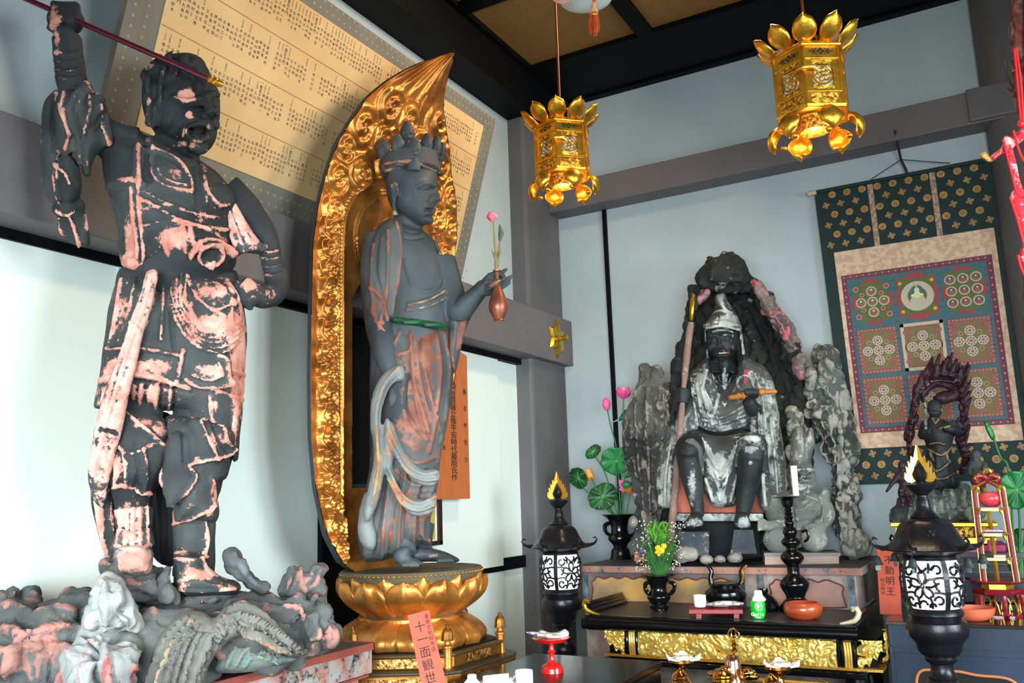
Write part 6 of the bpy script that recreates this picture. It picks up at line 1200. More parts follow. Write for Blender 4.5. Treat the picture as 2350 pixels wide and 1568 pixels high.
# gilt stand and pink cloth beneath
gs = thing('gilt_stand', 'low gilt openwork stand under the craggy base', 'stand', f_.p(2190, 1240, .16))
fbox(MB(), 2050, 2280, 1194, 1203, -.12, .22, f_).build('top', GILT, gs, smooth=False, bevel=.003)
fbox(MB(), 2060, 2272, 1203, 1226, -.10, .17, f_).build('panel', M_('pierced_gilt_panel', sr(206, 160, 66), .4, .8, col2=sr(60, 44, 20), scale=60, lo=.44, hi=.54, bmp=.6), gs, smooth=False)
fbox(MB(), 2052, 2278, 1226, 1240, -.12, .22, f_).build('base', GILT, gs, smooth=False, bevel=.003)
for x in (2090, 2130, 2200, 2240):
    m = MB(); m.tube([f_.p(x + 16 * math.cos(a), 1222 - 12 * math.sin(a), .175) for a in np.linspace(0, PI, 10)], .0035, 8); m.build('arch', GILT, gs)
pk = thing('cloth_box', 'bright pink cloth-covered box beneath the gilt stand', 'box', f_.p(2190, 1262, .2))
PINK = M_('pink_cloth', sr(222, 92, 150), .8, 0, col2=sr(206, 76, 134), scale=8)
fbox(MB(), 2080, 2300, 1241, 1266, -.16, .22, f_).build('cloth', PINK, pk, smooth=False, bevel=.006)
MB().tube([f_.p(2276, 1240, .23), f_.p(2276, 1266, .23)], .018, 14).build('knot', PINK, pk)
# red cushion glimpsed behind the lantern
o = sculpt(MB().infl(f_, [(2056, 1244), (2066, 1240), (2086, 1246), (2090, 1262), (2076, 1268), (2058, 1264)], .22, .04, .04, 4), 'cushion', .006, M_('red_cloth', sr(190, 34, 50), .7), None, off=f_.p(2072, 1266, .2)); tag(o, 'small red cushion partly hidden behind the near black lantern', 'cushion')
# ================================================================ HANGING GOLD LANTERNS
LGOLD = M_('lantern_gold', sr(250, 190, 62), .30, .88, col2=sr(206, 140, 36), scale=22, bmp=.12, bscale=120)
LBACK = M_('lantern_paper', sr(200, 222, 226), .6, 0, var=.02)
PIERCE = M_('dark_piercing', sr(20, 16, 10), .8)
ENGR = M_('engraved_gold', sr(244, 188, 70), .34, .85, col2=sr(150, 96, 26), scale=90, lo=.42, hi=.56, bmp=.8, bscale=110)
def hanging_lantern(label, c, rot, zr, lightw):
    t = thing('hanging_lantern', label, 'lantern', c, 'golden lotus-shaped hanging lanterns')
    c = np.array(c, float); R = .123
    def hv(i, r, z): a = rot + i * PI / 3; return c + np.array([r * math.cos(a), r * math.sin(a), z])
    def hexr(mb, r0, z0, r1, z1): 
        V = [hv(i, r0, z0) for i in range(6)] + [hv(i, r1, z1) for i in range(6)]
        mb.add(V, [tuple(range(5, -1, -1)), tuple(range(6, 12))] + [(i, (i + 1) % 6, 6 + (i + 1) % 6, 6 + i) for i in range(6)])
    m = MB(); hexr(m, R + .010, .102, R + .014, .110); hexr(m, R + .014, .110, R + .004, .122); m.build('top_rim', LGOLD, t, smooth=False, bevel=.002)
    for z in (.062, -.058): m = MB(); hexr(m, R + .006, z - .005, R + .006, z + .005); m.build('band', LGOLD, t, smooth=False, bevel=.0015)
    m = MB(); hexr(m, R + .006, -.118, R + .012, -.106); m.build('bottom_rim', LGOLD, t, smooth=False, bevel=.002)
    for i in range(6): MB().tube([hv(i, R, -.11), hv(i, R, .105)], .006, 8).build('corner_post', LGOLD, t)
    for i in range(6):
        a, b_ = hv(i, R, 0), hv(i + 1, R, 0); mid = (a + b_) / 2; e = (b_ - a) / np.linalg.norm(b_ - a); n = mid - c; n[2] = 0; n /= np.linalg.norm(n); L_ = np.linalg.norm(b_ - a)
        up = np.array([0, 0, 1.0])
        def pan(w0, w1, z0, z1, d0, d1, name, mat):
            m = MB(); m.prism([(w0, z0), (w1, z0), (w1, z1), (w0, z1)], e, up, n, mid + n * ((d0 + d1) / 2), abs(d1 - d0)); return m.build(name, mat, t, smooth=False)
        pan(-L_ / 2, L_ / 2, .067, .104, -.006, -.001, 'pierced_frieze', LGOLD)
        m = MB(); o2 = mid + n * -.0004 + up * .0855
        def dot(x, y, r, sx=1, m=m, o2=o2): m.add([o2 + e * (x + r * sx * math.cos(q)) + up * (y + r * math.sin(q)) for q in np.linspace(0, 2 * PI, 9)[:-1]], [tuple(range(8))])
        for q in range(4): dot(.0085 * math.cos(q * PI / 2), .0075 * math.sin(q * PI / 2), .0048, 1.2)
        for s in (-1, 1):
            for (x, y, r) in ((.022, 0, .0045), (.032, 0, .003), (.026, .007, .0028), (.026, -.007, .0028), (.016, .009, .0026), (.016, -.009, .0026), (.039, 0, .0022)): dot(s * x, y, r, 1.3)
        q_m = m.build('frieze_holes', PIERCE, t, smooth=False); q_m['kind'] = 'stuff'
        # window: frame with engraved border, pale inside, scrollwork in front
        for (w0, w1, z0, z1) in ((-L_ / 2, -.036, -.053, .057), (.036, L_ / 2, -.053, .057)): pan(w0, w1, z0, z1, -.005, 0, 'side_plate', LGOLD)
        for (z0, z1) in ((.040, .057), (-.053, -.036)): pan(-.036, .036, z0, z1, -.005, .0, 'engraved_plate', ENGR)
        pan(-.036, .036, -.036, .040, -.012, -.010, 'pale_pane', LBACK)
        m = MB(); pl = []
        for k in range(24): q = k * PI / 12; r = .031 * (1 + .10 * abs(math.sin(2 * q)) ** .5); pl.append((r * math.cos(q), r * math.sin(q) + .002))
        pts = [mid + e * x + up * y + n * -.003 for x, y in pl]; m.tube(pts + pts[:1], .0035, 6)
        m.prism([(-.036, -.036), (-.024, -.036), (-.036, -.022)], e, up, n, mid - n * .003, .003)
        m.prism([(.024, -.036), (.036, -.036), (.036, -.022)], e, up, n, mid - n * .003, .003); m.prism([(-.036, .026), (-.024, .04), (-.036, .04)], e, up, n, mid - n * .003, .003); m.prism([(.036, .026), (.036, .04), (.024, .04)], e, up, n, mid - n * .003, .003)
        for q in range(6):
            an = q * PI / 3 + .3; ctr = mid + e * .017 * math.cos(an) + up * (.017 * math.sin(an) + .002) - n * .003
            m.tube([ctr + e * .0085 * math.cos(w) + up * .0085 * math.sin(w) for w in np.linspace(0, 2 * PI, 11)], .0028, 6)
        m.tube([mid + up * .002 + e * .007 * math.cos(w) + up * .007 * math.sin(w) - n * .003 for w in np.linspace(0, 2 * PI, 11)], .0045, 6)
        m.build('scrollwork', LGOLD, t)
        pan(-.046, .046, -.104, -.064, -.006, -.001, 'lower_plate', ENGR)
        pan(-L_ / 2, -.046, -.104, -.064, -.005, 0, 'side_plate', LGOLD); pan(.046, L_ / 2, -.104, -.064, -.005, 0, 'side_plate', LGOLD)
    # clasp over the near edge
    def pet(a, r0, z0, L, W, th0, th1, cup, nm, mt, eng=False, tipk=0):
        """cupped petal growing outward; th = angle from horizontal changing along its length"""
        N, K = 12, 8; V = []; r, z = r0, z0; ca, sa = math.cos(a), math.sin(a); Fs = []
        for i in range(N + 1):
            s = i / N; th = th0 + (th1 - th0) * s; w = W * (math.sin(PI * min(1, .10 + .82 * s)) ** .75) * (1 if s < .82 else max(.04, 1 - ((s - .82) / .18) ** 1.5 * .95))
            nr, nz_ = -math.sin(th), math.cos(th)
            for j in range(K + 1):
                q = -1 + 2 * j / K; lat = w * q; d = cup * W * (q * q) ; rr_, zz_ = r + nr * d, z + nz_ * d
                V.append(c + np.array([rr_ * ca - lat * sa, rr_ * sa + lat * ca, zz_]))
            r += math.cos(th) * L / N; z += math.sin(th) * L / N
        for i in range(N):
            for j in range(K): Fs.append((i * (K + 1) + j, i * (K + 1) + j + 1, (i + 1) * (K + 1) + j + 1, (i + 1) * (K + 1) + j))
        mb = MB(); mb.add(V, Fs); o = mb.build(nm, mt, t, ang=80); so = o.modifiers.new('s', 'SOLIDIFY'); so.thickness = .0025; return o
    R8 = math.radians
    for i in range(10):
        pet(rot + i * PI / 5 + .1, .105, .115, .116, .040, R8(20), R8(76), .30, 'petal', LGOLD)
    for i in range(6):
        a = rot + i * PI / 3 + PI / 6
        pet(a, .112, -.112, .135, .046, R8(-12), R8(-150), -.5, 'curled_foot', LGOLD)
        aa = np.array([math.cos(a), math.sin(a), 0]); MB().ball(c + aa * .108 + np.array([0, 0, -.197]), (.012, .012, .009), 12, 8).build('foot_tip', LGOLD, t)
    MB().lathe(c + [0, 0, -.16], [(.0, 0), (.05, 0), (.058, .008), (.06, .02), (.07, .045), (.10, .05), (.10, .053), (0, .053)], 36, lobes=(18, .02)).build('bottom_dish', ENGR, t)
    cup = MB().lathe(c + [0, 0, .12], [(.11, 0), (.09, .012), (.05, .022), (.02, .045), (.014, .06), (.0, .062)], 36).build('lid', LGOLD, t)
    m = MB(); e1 = np.array([math.cos(rot + .2), math.sin(rot + .2), 0]); e1 = np.array([RT[0], RT[1], 0]) / math.hypot(RT[0], RT[1])
    m.tube([c + np.array([0, 0, .175]) + .045 * (math.cos(w) * e1 + math.sin(w) * np.array([0, 0, 1])) for w in np.linspace(-.15, PI + .15, 22)], .006, 10); m.build('handle_ring', GOLDDIM, t)
    MB().tube([c + [0, 0, .222], c + [0, 0, zr - c[2]]], .0055, 10).build('rod', M_('rust_rod', sr(120, 66, 34), .5, .4), t)
    MB().lathe(c + [0, 0, .215], [(.004, 0), (.009, .004), (.009, .02), (.006, .028)], 14).build('rod_socket', M_('copper', sr(170, 96, 60), .4, .8), t)
    # clasp on the near corner
    a = rot; P0 = c + np.array([(R + .008) * math.cos(a), (R + .008) * math.sin(a), .018]); tg = np.array([-math.sin(a), math.cos(a), 0]); nn = np.array([math.cos(a), math.sin(a), 0])
    m = MB(); m.tube([P0 - tg * .045 - nn * .018 - np.array([0, 0, .012]), P0 - tg * .03 - nn * .006, P0 - tg * .015 + nn * .004, P0 + nn * .006, P0 + tg * .015 + nn * .004, P0 + tg * .03 - nn * .006, P0 + tg * .045 - nn * .018 - np.array([0, 0, .012])], [.003, .006, .007, .008, .007, .006, .003], 8); m.build('clasp', LGOLD, t)
    MB().box(P0 + nn * .006, (.012, .012, .022), a).build('clasp_lug', LGOLD, t, smooth=False, bevel=.002)
    l = bpy.data.lights.new('lantern_bulb', 'POINT'); l.energy = lightw; l.color = (1, .62, .25); l.shadow_soft_size = .02; lo = bpy.data.objects.new('lantern_bulb', l); COL.objects.link(lo); lo.parent = t; lo.location = (0, 0, -.19)
    return t
w1 = FrAt((1.188, -2.0, 3.074)); wa = math.atan2(w1.w[1], w1.w[0])
hanging_lantern('gold hanging lantern with lotus petals, in front of the corner pillar', (1.188, -2.0, 3.074), wa - math.radians(11), 4.34, 1.6)
w2 = FrAt((2.321, -2.35, 2.932)); wa2 = math.atan2(w2.w[1], w2.w[0])
hanging_lantern('gold hanging lantern with lotus petals, nearer and higher up towards the right pillar', (2.318, -2.35, 2.925), wa2 - math.radians(6), 4.34, 1.6)
# ================================================================ STANDING IRON LANTERNS
MILK = M_('lit_milk_glass', sr(238, 240, 236), .5, 0, var=.02, emit=.75)
def stand_lantern(label, P, S, rot, bells):
    t = thing('standing_lantern', label, 'lantern', (P[0], P[1], 0), 'black iron standing lanterns')
    P = np.array(P, float); k = 2.16e-3 * S; z0 = P[2]                           # z0: height of the cup rim
    def L(prof, name, mat=IRON, seg=40, lobes=None): return MB().lathe((P[0], P[1], z0), [(r * k, -y * k) for r, y in prof], seg, lobes=lobes).build(name, mat, t)
    L([(0, -2), (24, 0), (23, 3), (14, 13), (8, 18), (8, 20), (10, 24), (11, 33), (12, 40), (15, 44), (20, 50), (22, 52), (20, 54), (16, 54)], 'finial_cup')
    L([(0, 52), (18, 53), (30, 56), (39, 64), (45, 78), (52, 90), (64, 99), (67, 101), (66, 103), (60, 104), (50, 106), (44, 110), (38, 111), (0, 111)], 'roof', seg=60, lobes=(6, .035))
    b = L([(0, 108), (40, 112), (42, 116), (40, 118), (0, 118)], 'collar')
    MB().lathe((P[0], P[1], z0), [(0, -118 * k), (38 * k, -118 * k), (42.5 * k, -130 * k), (44 * k, -146 * k), (43.5 * k, -165 * k), (41 * k, -180 * k), (36 * k, -192 * k), (0, -192 * k)], 48).build('glass', MILK, t)
    def br(y): return float(np.interp(y, [118, 130, 146, 165, 180, 192], [40, 44.3, 45.8, 45.3, 42.8, 38]))
    def bp(th, y, o=.0): r = (br(y) + o) * k; return np.array([P[0] + r * math.cos(th), P[1] + r * math.sin(th), z0 - y * k])
    for i in range(4):
        a = rot + i * PI / 2
        m = MB(); V = []; ys = np.linspace(117, 193, 9)
        for y in ys:
            for da in (-.09, .09): V.append(bp(a + PI / 4 + da, y, .6)); V.append(bp(a + PI / 4 + da, y, -2))
        Fs = []
        for q in range(8): b0 = q * 4; b1 = b0 + 4; Fs += [(b0, b0 + 2, b1 + 2, b1), (b0 + 1, b1 + 1, b1 + 3, b0 + 3), (b0, b1, b1 + 1, b0 + 1), (b0 + 2, b0 + 3, b1 + 3, b1 + 2)]
        m.add(V, Fs); m.build('rib', IRON, t, smooth=False)
        m = MB(); W_a = .69; H_a = 34; yc = 155
        def cur(pts, r=1.9): m.tube([bp(a + x * W_a, yc + y * H_a) for x, y in pts], r * k, 6)
        for q in range(5):
            an = -PI / 2 + q * 2 * PI / 5; pts = []
            for w in np.linspace(0, 1, 11):
                s_w = math.sin(PI * w); ang = an + (w - .5) * 1.15; rad = .13 + .50 * s_w ** .6 - (.07 if abs(w - .5) < .05 else 0); pts.append((math.cos(ang) * rad * 1.02, math.sin(ang) * rad * 1.02))
            cur(pts)
        for (cx_, cy_, r, s0, s1) in ((-.72, -.68, .26, 0, 5.2), (.72, -.68, .26, 3.1, 8.3), (-.72, .68, .26, 1, 6.2), (.72, .68, .26, -3, 2.2), (-.42, -.9, .2, 0, 3), (.42, -.9, .2, 0, 3), (-.42, .92, .2, 3, 6.2), (.42, .92, .2, 3, 6.2), (-.78, .0, .22, -1.6, 1.6), (.78, .0, .22, 1.6, 4.7), (0, -.86, .26, .2, 2.9), (0, .86, .26, 3.4, 6.1)):
            cur([(cx_ + r * (1 - .55 * w) * math.cos(s0 + (s1 - s0) * w), cy_ + r * (1 - .55 * w) * math.sin(s0 + (s1 - s0) * w)) for w in np.linspace(0, 1, 9)])
        for (x0, y0, x1, y1) in ((-1, -.35, -.5, -.3), (1, -.35, .5, -.3), (-1, .35, -.5, .3), (1, .35, .5, .3), (-.35, -1, -.3, -.55), (.35, -1, .3, -.55), (-.35, 1, -.3, .55), (.35, 1, .3, .55)): cur([(x0, y0), ((x0 + x1) / 2 + .04, (y0 + y1) / 2 - .03), (x1, y1)])
        m.tube([bp(a + .045 * math.cos(w), yc + 3.4 * math.sin(w), .6) for w in np.linspace(0, 2 * PI, 9)], 1.3 * k, 6)
        m.build('flower_lattice', IRON, t)
    L([(0, 190), (36, 191), (40, 196), (41, 201), (37, 205), (36, 208), (44, 213), (46, 222), (44, 234), (38, 240), (34, 246), (32, 256), (27, 262), (22, 265), (24, 268), (22, 272), (17, 276), (16, 284), (19, 292), (22, 296), (19, 300), (25, 306), (30, 318), (28, 330), (22, 338), (18, 342), (16, 350), (18, 372), (22, 386), (28, 392), (26, 398), (34, 408), (44, 424), (46, 430), (48, 446), (48, 460), (30, 466), (26, 500), (26, 530)], 'stem')
    zb_ = z0 - 530 * k
    MB().lathe((P[0], P[1], 0), [(.20, 0), (.20, .03), (.15, .06), (.08, .12), (.06, .2), (26 * k, max(.25, zb_))], 40).build('foot', IRON, t)
    # roof corner curls, holes and flame
    for i in range(6):
        a = rot + i * PI / 3; ca = np.array([math.cos(a), math.sin(a), 0]); b0 = np.array([P[0], P[1], z0 - 99 * k])
        m = MB(); m.tube([b0 + ca * 58 * k, b0 + ca * 68 * k + [0, 0, -.5 * k], b0 + ca * 78 * k + [0, 0, 3 * k], b0 + ca * 84 * k + [0, 0, 11 * k], b0 + ca * 80 * k + [0, 0, 17 * k], b0 + ca * 75 * k + [0, 0, 14 * k]], [4 * k, 4 * k, 3 * k, 2.2 * k, 1.8 * k, 1.4 * k], 8); m.build('roof_curl', IRON, t)
        if bells:
            c0 = b0 + ca * 78 * k; w = MB().tube([c0, c0 - [0, 0, 12 * k]], .4 * k, 6).build('bell_wire', IRON, t)
            bl = MB().lathe(c0 - [0, 0, 26 * k], [(9 * k, 0), (8 * k, 2 * k), (6 * k, 6 * k), (5 * k, 11 * k), (2 * k, 14 * k), (0, 14.5 * k)], 18).build('wind_bell', M_('green_bronze', sr(58, 66, 62), .5, .5), t)
            MB().box(c0 - [0, 0, 31 * k], (8 * k, .6 * k, 7 * k), a).build('bell_plate', M_('green_plate', sr(96, 130, 122), .6, .3), bl, smooth=False)
        for dx, dy, r in ((0, 0, 2.6), (-6, -5, 2.2), (6, -5, 2.2), (-11, 1, 1.6), (11, 1, 1.6)):
            a2 = a + PI / 6 + dx * .014; y = 78 + dy; rr_ = float(np.interp(y, [56, 64, 78, 90], [30, 39, 45, 52])); n2 = np.array([math.cos(a2), math.sin(a2), .35]); n2 /= np.linalg.norm(n2)
            MB().lathe(np.array([P[0] + rr_ * k * math.cos(a2), P[1] + rr_ * k * math.sin(a2), z0 - y * k]) - n2 * .002, [(0, 0), (r * k, 0), (r * k, .0032 + .0008 * S), (0, .0034)], 8, axis=n2).build('roof_hole', PIERCE, t, smooth=False)
    MB().lathe((P[0], P[1], z0), [(7 * k, 0), (6 * k, 4 * k), (11 * k, 9 * k), (13 * k, 16 * k), (10 * k, 22 * k), (4 * k, 27 * k), (0, 34 * k)], 24).build('jewel', IRON, t)
    fr = FrAt((P[0], P[1], z0)); u, w = fr.u, fr.w
    for sgn, col in ((1, 0), (-1, 1), (.0, 2)):
        ax = (u * sgn * .86 + w * .5) if sgn else -w
        ax = ax / np.linalg.norm(ax)
        pl = [(4, 8), (14, 3), (22, 4), (27, 10), (25, 20), (22, 15), (22, 30), (18, 24), (18, 38), (14, 32), (12, 46), (8, 42), (1, 64), (-1, 62), (1, 40), (9, 26), (12, 16)]
        m = MB(); m.prism([(x * k, y * k) for x, y in pl], ax, (0, 0, 1), np.cross(ax, [0, 0, 1]), (P[0], P[1], z0), .003); m.build('flame_leaf', GOLD, t, smooth=False)
    return t
Pl = on(1, -1.0, 1280, 1149); stand_lantern('black iron standing lantern with lit patterned glass, by the corner pillar', Pl, FrAt(Pl).k / 2.16e-3, math.atan2(FrAt(Pl).w[1], FrAt(Pl).w[0]) + .54, False)
Pr = on(1, -1.95, 2113, 1112); stand_lantern('black iron standing lantern with lit patterned glass and hanging bells, at the right', Pr, FrAt(Pr).k * 1.27 / 2.16e-3, math.atan2(FrAt(Pr).w[1], FrAt(Pr).w[0]) - .31, True)
# ---------------------------------------------------------------- white lamp and orange tassel at the top edge
tl_ = Fr(1365, 30, 2.6)
wl = thing('white_lamp', 'white lamp at the top edge with a pinkish ring, hung above the hall', 'lamp', tl_.p(1340, -40))
m = MB(); m.lathe(tl_.p(1345, 6), [(.0, 0), (.060, .0), (.085, .012), (.10, .04), (.09, .09), (.0, .11)], 40); m.build('shade', M_('white_lamp_shade', sr(214, 226, 226), .5), wl)
q0 = tl_.p(1345, 6); MB().tube([q0 + [0, 0, .10], [q0[0], q0[1], 4.38]], .006, 8).build('hanging_cord', M_('grey_cord', sr(60, 60, 60), .6), wl)
m = MB(); cc_ = tl_.p(1290, -16, .06); m.tube([cc_ + .034 * (math.cos(w) * tl_.u + math.sin(w) * np.array([0, 0, 1.0])) for w in np.linspace(0, 2 * PI, 25)], .0045, 8); m.build('ring', M_('pink_cord', sr(206, 130, 104), .7), wl)
ts = thing('tassel', 'orange silk tassel hanging beneath the white lamp at the top edge', 'tassel', tl_.p(1363, 84, .05))
TSM = M_('orange_silk', sr(206, 84, 36), .6, 0, col2=sr(160, 56, 24), scale=40)
MB().tube([tl_.p(1362, -20, .05), tl_.p(1364, 8, .05)], .006, 8).build('cord', TSM, ts)
m = MB(); T(m, [(1364, 6, .05, 4), (1364, 12, .05, 7), (1364, 15, .05, 4), (1363, 18, .05, 5), (1363, 21, .05, 6), (1363, 26, .05, 8), (1363, 30, .05, 9)], 12, tl_); m.build('knot', M_('cream_knot', sr(226, 176, 130), .6, 0, col2=sr(200, 110, 60), scale=40), ts)
m = MB(); rr = random.Random(9)
for i in range(60):
    a = rr.random() * 6.28; q = rr.random() ** .5; x0, v0 = 1363 + 8 * q * math.cos(a), .05 + .010 * q * math.sin(a); x1, v1 = 1363.5 + 13 * q * math.cos(a), .05 + .016 * q * math.sin(a); yb = 78 + rr.uniform(-6, 6)
    m.tube([tl_.p(x0, 30, v0), tl_.p(x1 * .6 + x0 * .4, 45, v1), tl_.p(x1, 62, v1), tl_.p(x1 * .8 + 1363 * .2, yb, v1)], .0014, 5)
o = m.build('silk_strands', TSM, ts); o['kind'] = 'stuff'
m = MB(); m.tube([tl_.p(1363 + 10 * math.cos(w), 31 + 1.5 * math.sin(w), .05 + .011 * math.sin(w)) for w in np.linspace(0, 2 * PI, 17)], .0015, 6); m.build('gold_thread', GOLD, ts)
# ================================================================ PAINTED ALTAR UNDER THE HERMIT
AZ = 1.183
al = thing('painted_altar', 'old painted altar with worn scalloped ochre panels, carrying the seated hermit', 'altar', (1.35, -.45, 0))
ALP = worn('worn_altar_paint', sr(28, 34, 36), sr(56, 62, 64), sr(150, 120, 110), sr(168, 158, 150), nscale=9, amp=.36, th=.22, bmp=.3, rough=.6)
ALR = worn('worn_red_rail', sr(150, 98, 84), sr(176, 130, 114), sr(60, 66, 70), sr(110, 130, 140), nscale=12, amp=.36, th=.34, bmp=.3, rough=.6)
GRB = M_('greyish_board', sr(118, 106, 98), .6, 0, col2=sr(72, 64, 60), scale=4, bmp=.15)
MB().bx(.61, 2.095, -.83, -.01, AZ - .012, AZ).build('top', M_('dusty_dark_top', sr(62, 60, 60), .55, 0, col2=sr(34, 34, 36), scale=5), al, smooth=False)
MB().bx(.60, 2.10, -.842, -.82, AZ - .036, AZ - .002).build('front_rail', ALR, al, smooth=False, bevel=.003)
MB().bx(2.08, 2.102, -.83, -.01, AZ - .036, AZ - .002).build('side_rail', ALP, al, smooth=False)
MB().bx(.64, 2.07, -.80, -.02, .30, AZ - .03).build('body', ALP, al, smooth=False)
MB().bx(.63, 1.52, -.806, -.79, .985, AZ - .036).build('front_board', GRB, al, smooth=False)
for x in (.635, 1.07, 1.505, 1.60, 2.03): MB().bx(x, x + .03, -.815, -.79, .985, AZ - .036).build('upright', ALR, al, smooth=False)
OCH = M_('ochre_panel', sr(186, 140, 62), .75, 0, col2=sr(120, 106, 90), scale=9, bmp=.3, bscale=40)
PKP = M_('faded_pink_panel', sr(190, 138, 122), .75, 0, col2=sr(150, 116, 104), scale=7, bmp=.2)
MAR = M_('maroon_outline', sr(104, 44, 44), .7)
def scallop(x0, x1, mat):
    n = 7; zt_, zb2 = AZ - .058, .995; w = x1 - x0; pts = []
    pts += [(x0 + .02, zb2), (x0, zb2 + .02), (x0 + .006, (zt_ + zb2) / 2), (x0, zt_ - .035), (x0 + .02, zt_ - .02)]
    for i in range(n + 1): pts.append((x0 + .035 + (w - .07) * i / n, zt_ - (.012 if i % 2 else 0) - .006 * abs(i - n / 2) / n))
    pts += [(x1 - .02, zt_ - .02), (x1, zt_ - .035), (x1 - .006, (zt_ + zb2) / 2), (x1, zb2 + .02), (x1 - .02, zb2)]
    sp = smooth_poly(pts, .008); m = MB(); m.prism([(a[0], a[1]) for a in sp], (1, 0, 0), (0, 0, 1), (0, -1, 0), (0, -.808, 0), .006); o = m.build('scalloped_panel', mat, al, smooth=False)
    m = MB(); m.tube([(a[0], -.812, a[1]) for a in sp] + [(sp[0][0], -.812, sp[0][1])], .0035, 6); m.build('outline', MAR, o)
scallop(.69, 1.055, OCH); scallop(1.115, 1.495, OCH); scallop(1.66, 2.01, PKP)
MB().bx(.60, 2.09, -.84, -.78, .955, .985).build('lower_rail', M_('dark_red_rail', sr(84, 44, 38), .6), al, smooth=False)
# ================================================================ BLACK OFFERING TABLE WITH GOLD CARVED APRON
TZ = .99
tb2 = thing('offering_table', 'black lacquer offering table with a gold carved apron and upturned gold-tipped ends', 'table', (1.5, -1.1, 0))
TBM = M_('dusty_table_top', sr(62, 62, 66), .42, 0, col2=sr(44, 44, 48), scale=4)
MB().bx(.90, 2.12, -1.34, -.85, TZ - .02, TZ).build('top', TBM, tb2, smooth=False)
MB().bx(.89, 2.135, -1.352, -1.33, TZ - .006, TZ + .001).build('top_edge', LACQ, tb2, smooth=False)
m = MB(); m.lathe((.88, -1.345, TZ - .036), [(.0, 0), (.028, 0), (.028, 1.26), (.0, 1.26)], 24, axis=(1, 0, 0)); m.build('rounded_front', LACQ, tb2)
MB().bx(.90, 2.12, -1.34, -.86, TZ - .068, TZ - .02).build('frame', LACQ, tb2, smooth=False)
NXa, NZa = 420, 44; xs_ = np.linspace(1.155, 2.045, NXa); zs_ = np.linspace(.818, .925, NZa); GX, GZ = np.meshgrid(xs_, zs_)
def carve(GX, GZ, seed, S=1.0):
    r = np.random.default_rng(seed); h = np.zeros_like(GX); x0, x1, z0, z1 = GX.min(), GX.max(), GZ.min(), GZ.max(); n = int((x1 - x0) * (z1 - z0) * 2600 / S)
    for k in range(n):
        a, c_ = r.uniform(x0, x1), r.uniform(z0, z1); R_ = r.uniform(.010, .024) * S; an = r.random() * 6.28; st = r.uniform(1, 2.6)
        dx, dz = GX - a, GZ - c_; p = (dx * math.cos(an) + dz * math.sin(an)) / st; q = -dx * math.sin(an) + dz * math.cos(an); d = np.hypot(p, q)
        mk = d < R_; hh = np.sqrt(np.clip(1 - (d / R_) ** 2, 0, 1)) * R_ * .8 + .003 * np.cos(d / R_ * 9 + np.arctan2(q, p) * 1.0); h = np.where(mk, np.maximum(h, hh + r.uniform(0, .006)), h)
    return h
def relief(GX, GZ, H, y, name, parent, mat):
    nz_, nx_ = GX.shape; m = MB(); m.V = [(GX[i, j], y - H[i, j], GZ[i, j]) for i in range(nz_) for j in range(nx_)]
    m.F = [(i * nx_ + j, i * nx_ + j + 1, (i + 1) * nx_ + j + 1, (i + 1) * nx_ + j) for i in range(nz_ - 1) for j in range(nx_ - 1)]; return m.build(name, mat, parent, ang=70)
GCAR = M_('carved_gilt', sr(250, 216, 116), .30, .62, col2=sr(224, 180, 80), scale=20)
relief(GX, GZ, carve(GX, GZ, 4, 1.5), -1.315, 'carved_apron', tb2, GCAR)
MB().bx(1.0, 2.2, -1.315, -.9, .80, .925).build('apron_core', LACQ, tb2, smooth=False)
MB().bx(.98, 2.22, -1.335, -.9, .806, .817).build('gold_line', GOLD, tb2, smooth=False)
for x in (1.095, 2.062):
    for i, (dx, w, mt) in enumerate(((0, .006, LACQ), (.013, .0055, GCAR), (.024, .0055, GCAR), (.035, .0055, GCAR), (.048, .006, LACQ))):
        m = MB(); m.tube([(x + dx + .004 * math.sin(PI * q), -1.322 - .014 * math.sin(PI * q), .818 + .108 * q) for q in np.linspace(0, 1, 9)], w, 8); m.build('band_rib', mt, tb2)
for sx_, xa, xb in ((-1, .985, 1.085), (1, 2.125, 2.225)):
    GX2, GZ2 = np.meshgrid(np.linspace(xa, xb, 60), np.linspace(.81, .93, 60)); H2 = carve(GX2, GZ2, 7 + sx_, 1.1)
    o = relief(GX2, GZ2, H2, -1.315, 'carved_bracket', tb2, GCAR)
    me = o.data; bm = bmesh.new(); bm.from_mesh(me); dv = []
    for v_ in bm.verts:
        x = v_.co.x + OFF[tb2.name][0]; z = v_.co.z + OFF[tb2.name][2]; t_ = (x - xa) / (xb - xa); t_ = 1 - t_ if sx_ > 0 else t_
        if (z - .81) < .075 * (1 - t_) ** 1.3 + .01 * math.sin(t_ * 20): dv.append(v_)
    bmesh.ops.delete(bm, geom=dv, context='VERTS'); bm.to_mesh(me); bm.free()
    m = MB(); V = [(2.2 if sx_ > 0 else 1.0, -1.30 + j * .05, .93 - i * .02) for i in range(5) for j in range(4)]
G3y, G3z = np.meshgrid(np.linspace(-1.30, -1.14, 50), np.linspace(.835, .96, 44)); H3_ = carve(G3y, G3z, 12, 1.0)
m = MB(); m.V = [(2.215 + H3_[i, j], G3y[i, j], G3z[i, j]) for i in range(44) for j in range(50)]; m.F = [(i * 50 + j, i * 50 + j + 1, (i + 1) * 50 + j + 1, (i + 1) * 50 + j) for i in range(43) for j in range(49) if (G3z[i, j] - .835) > .11 * ((G3y[i, j] + 1.30) / .16) ** 1.5 - .005 and G3z[i, j] > .84]; m.build('side_bracket', GCAR, tb2, ang=70)
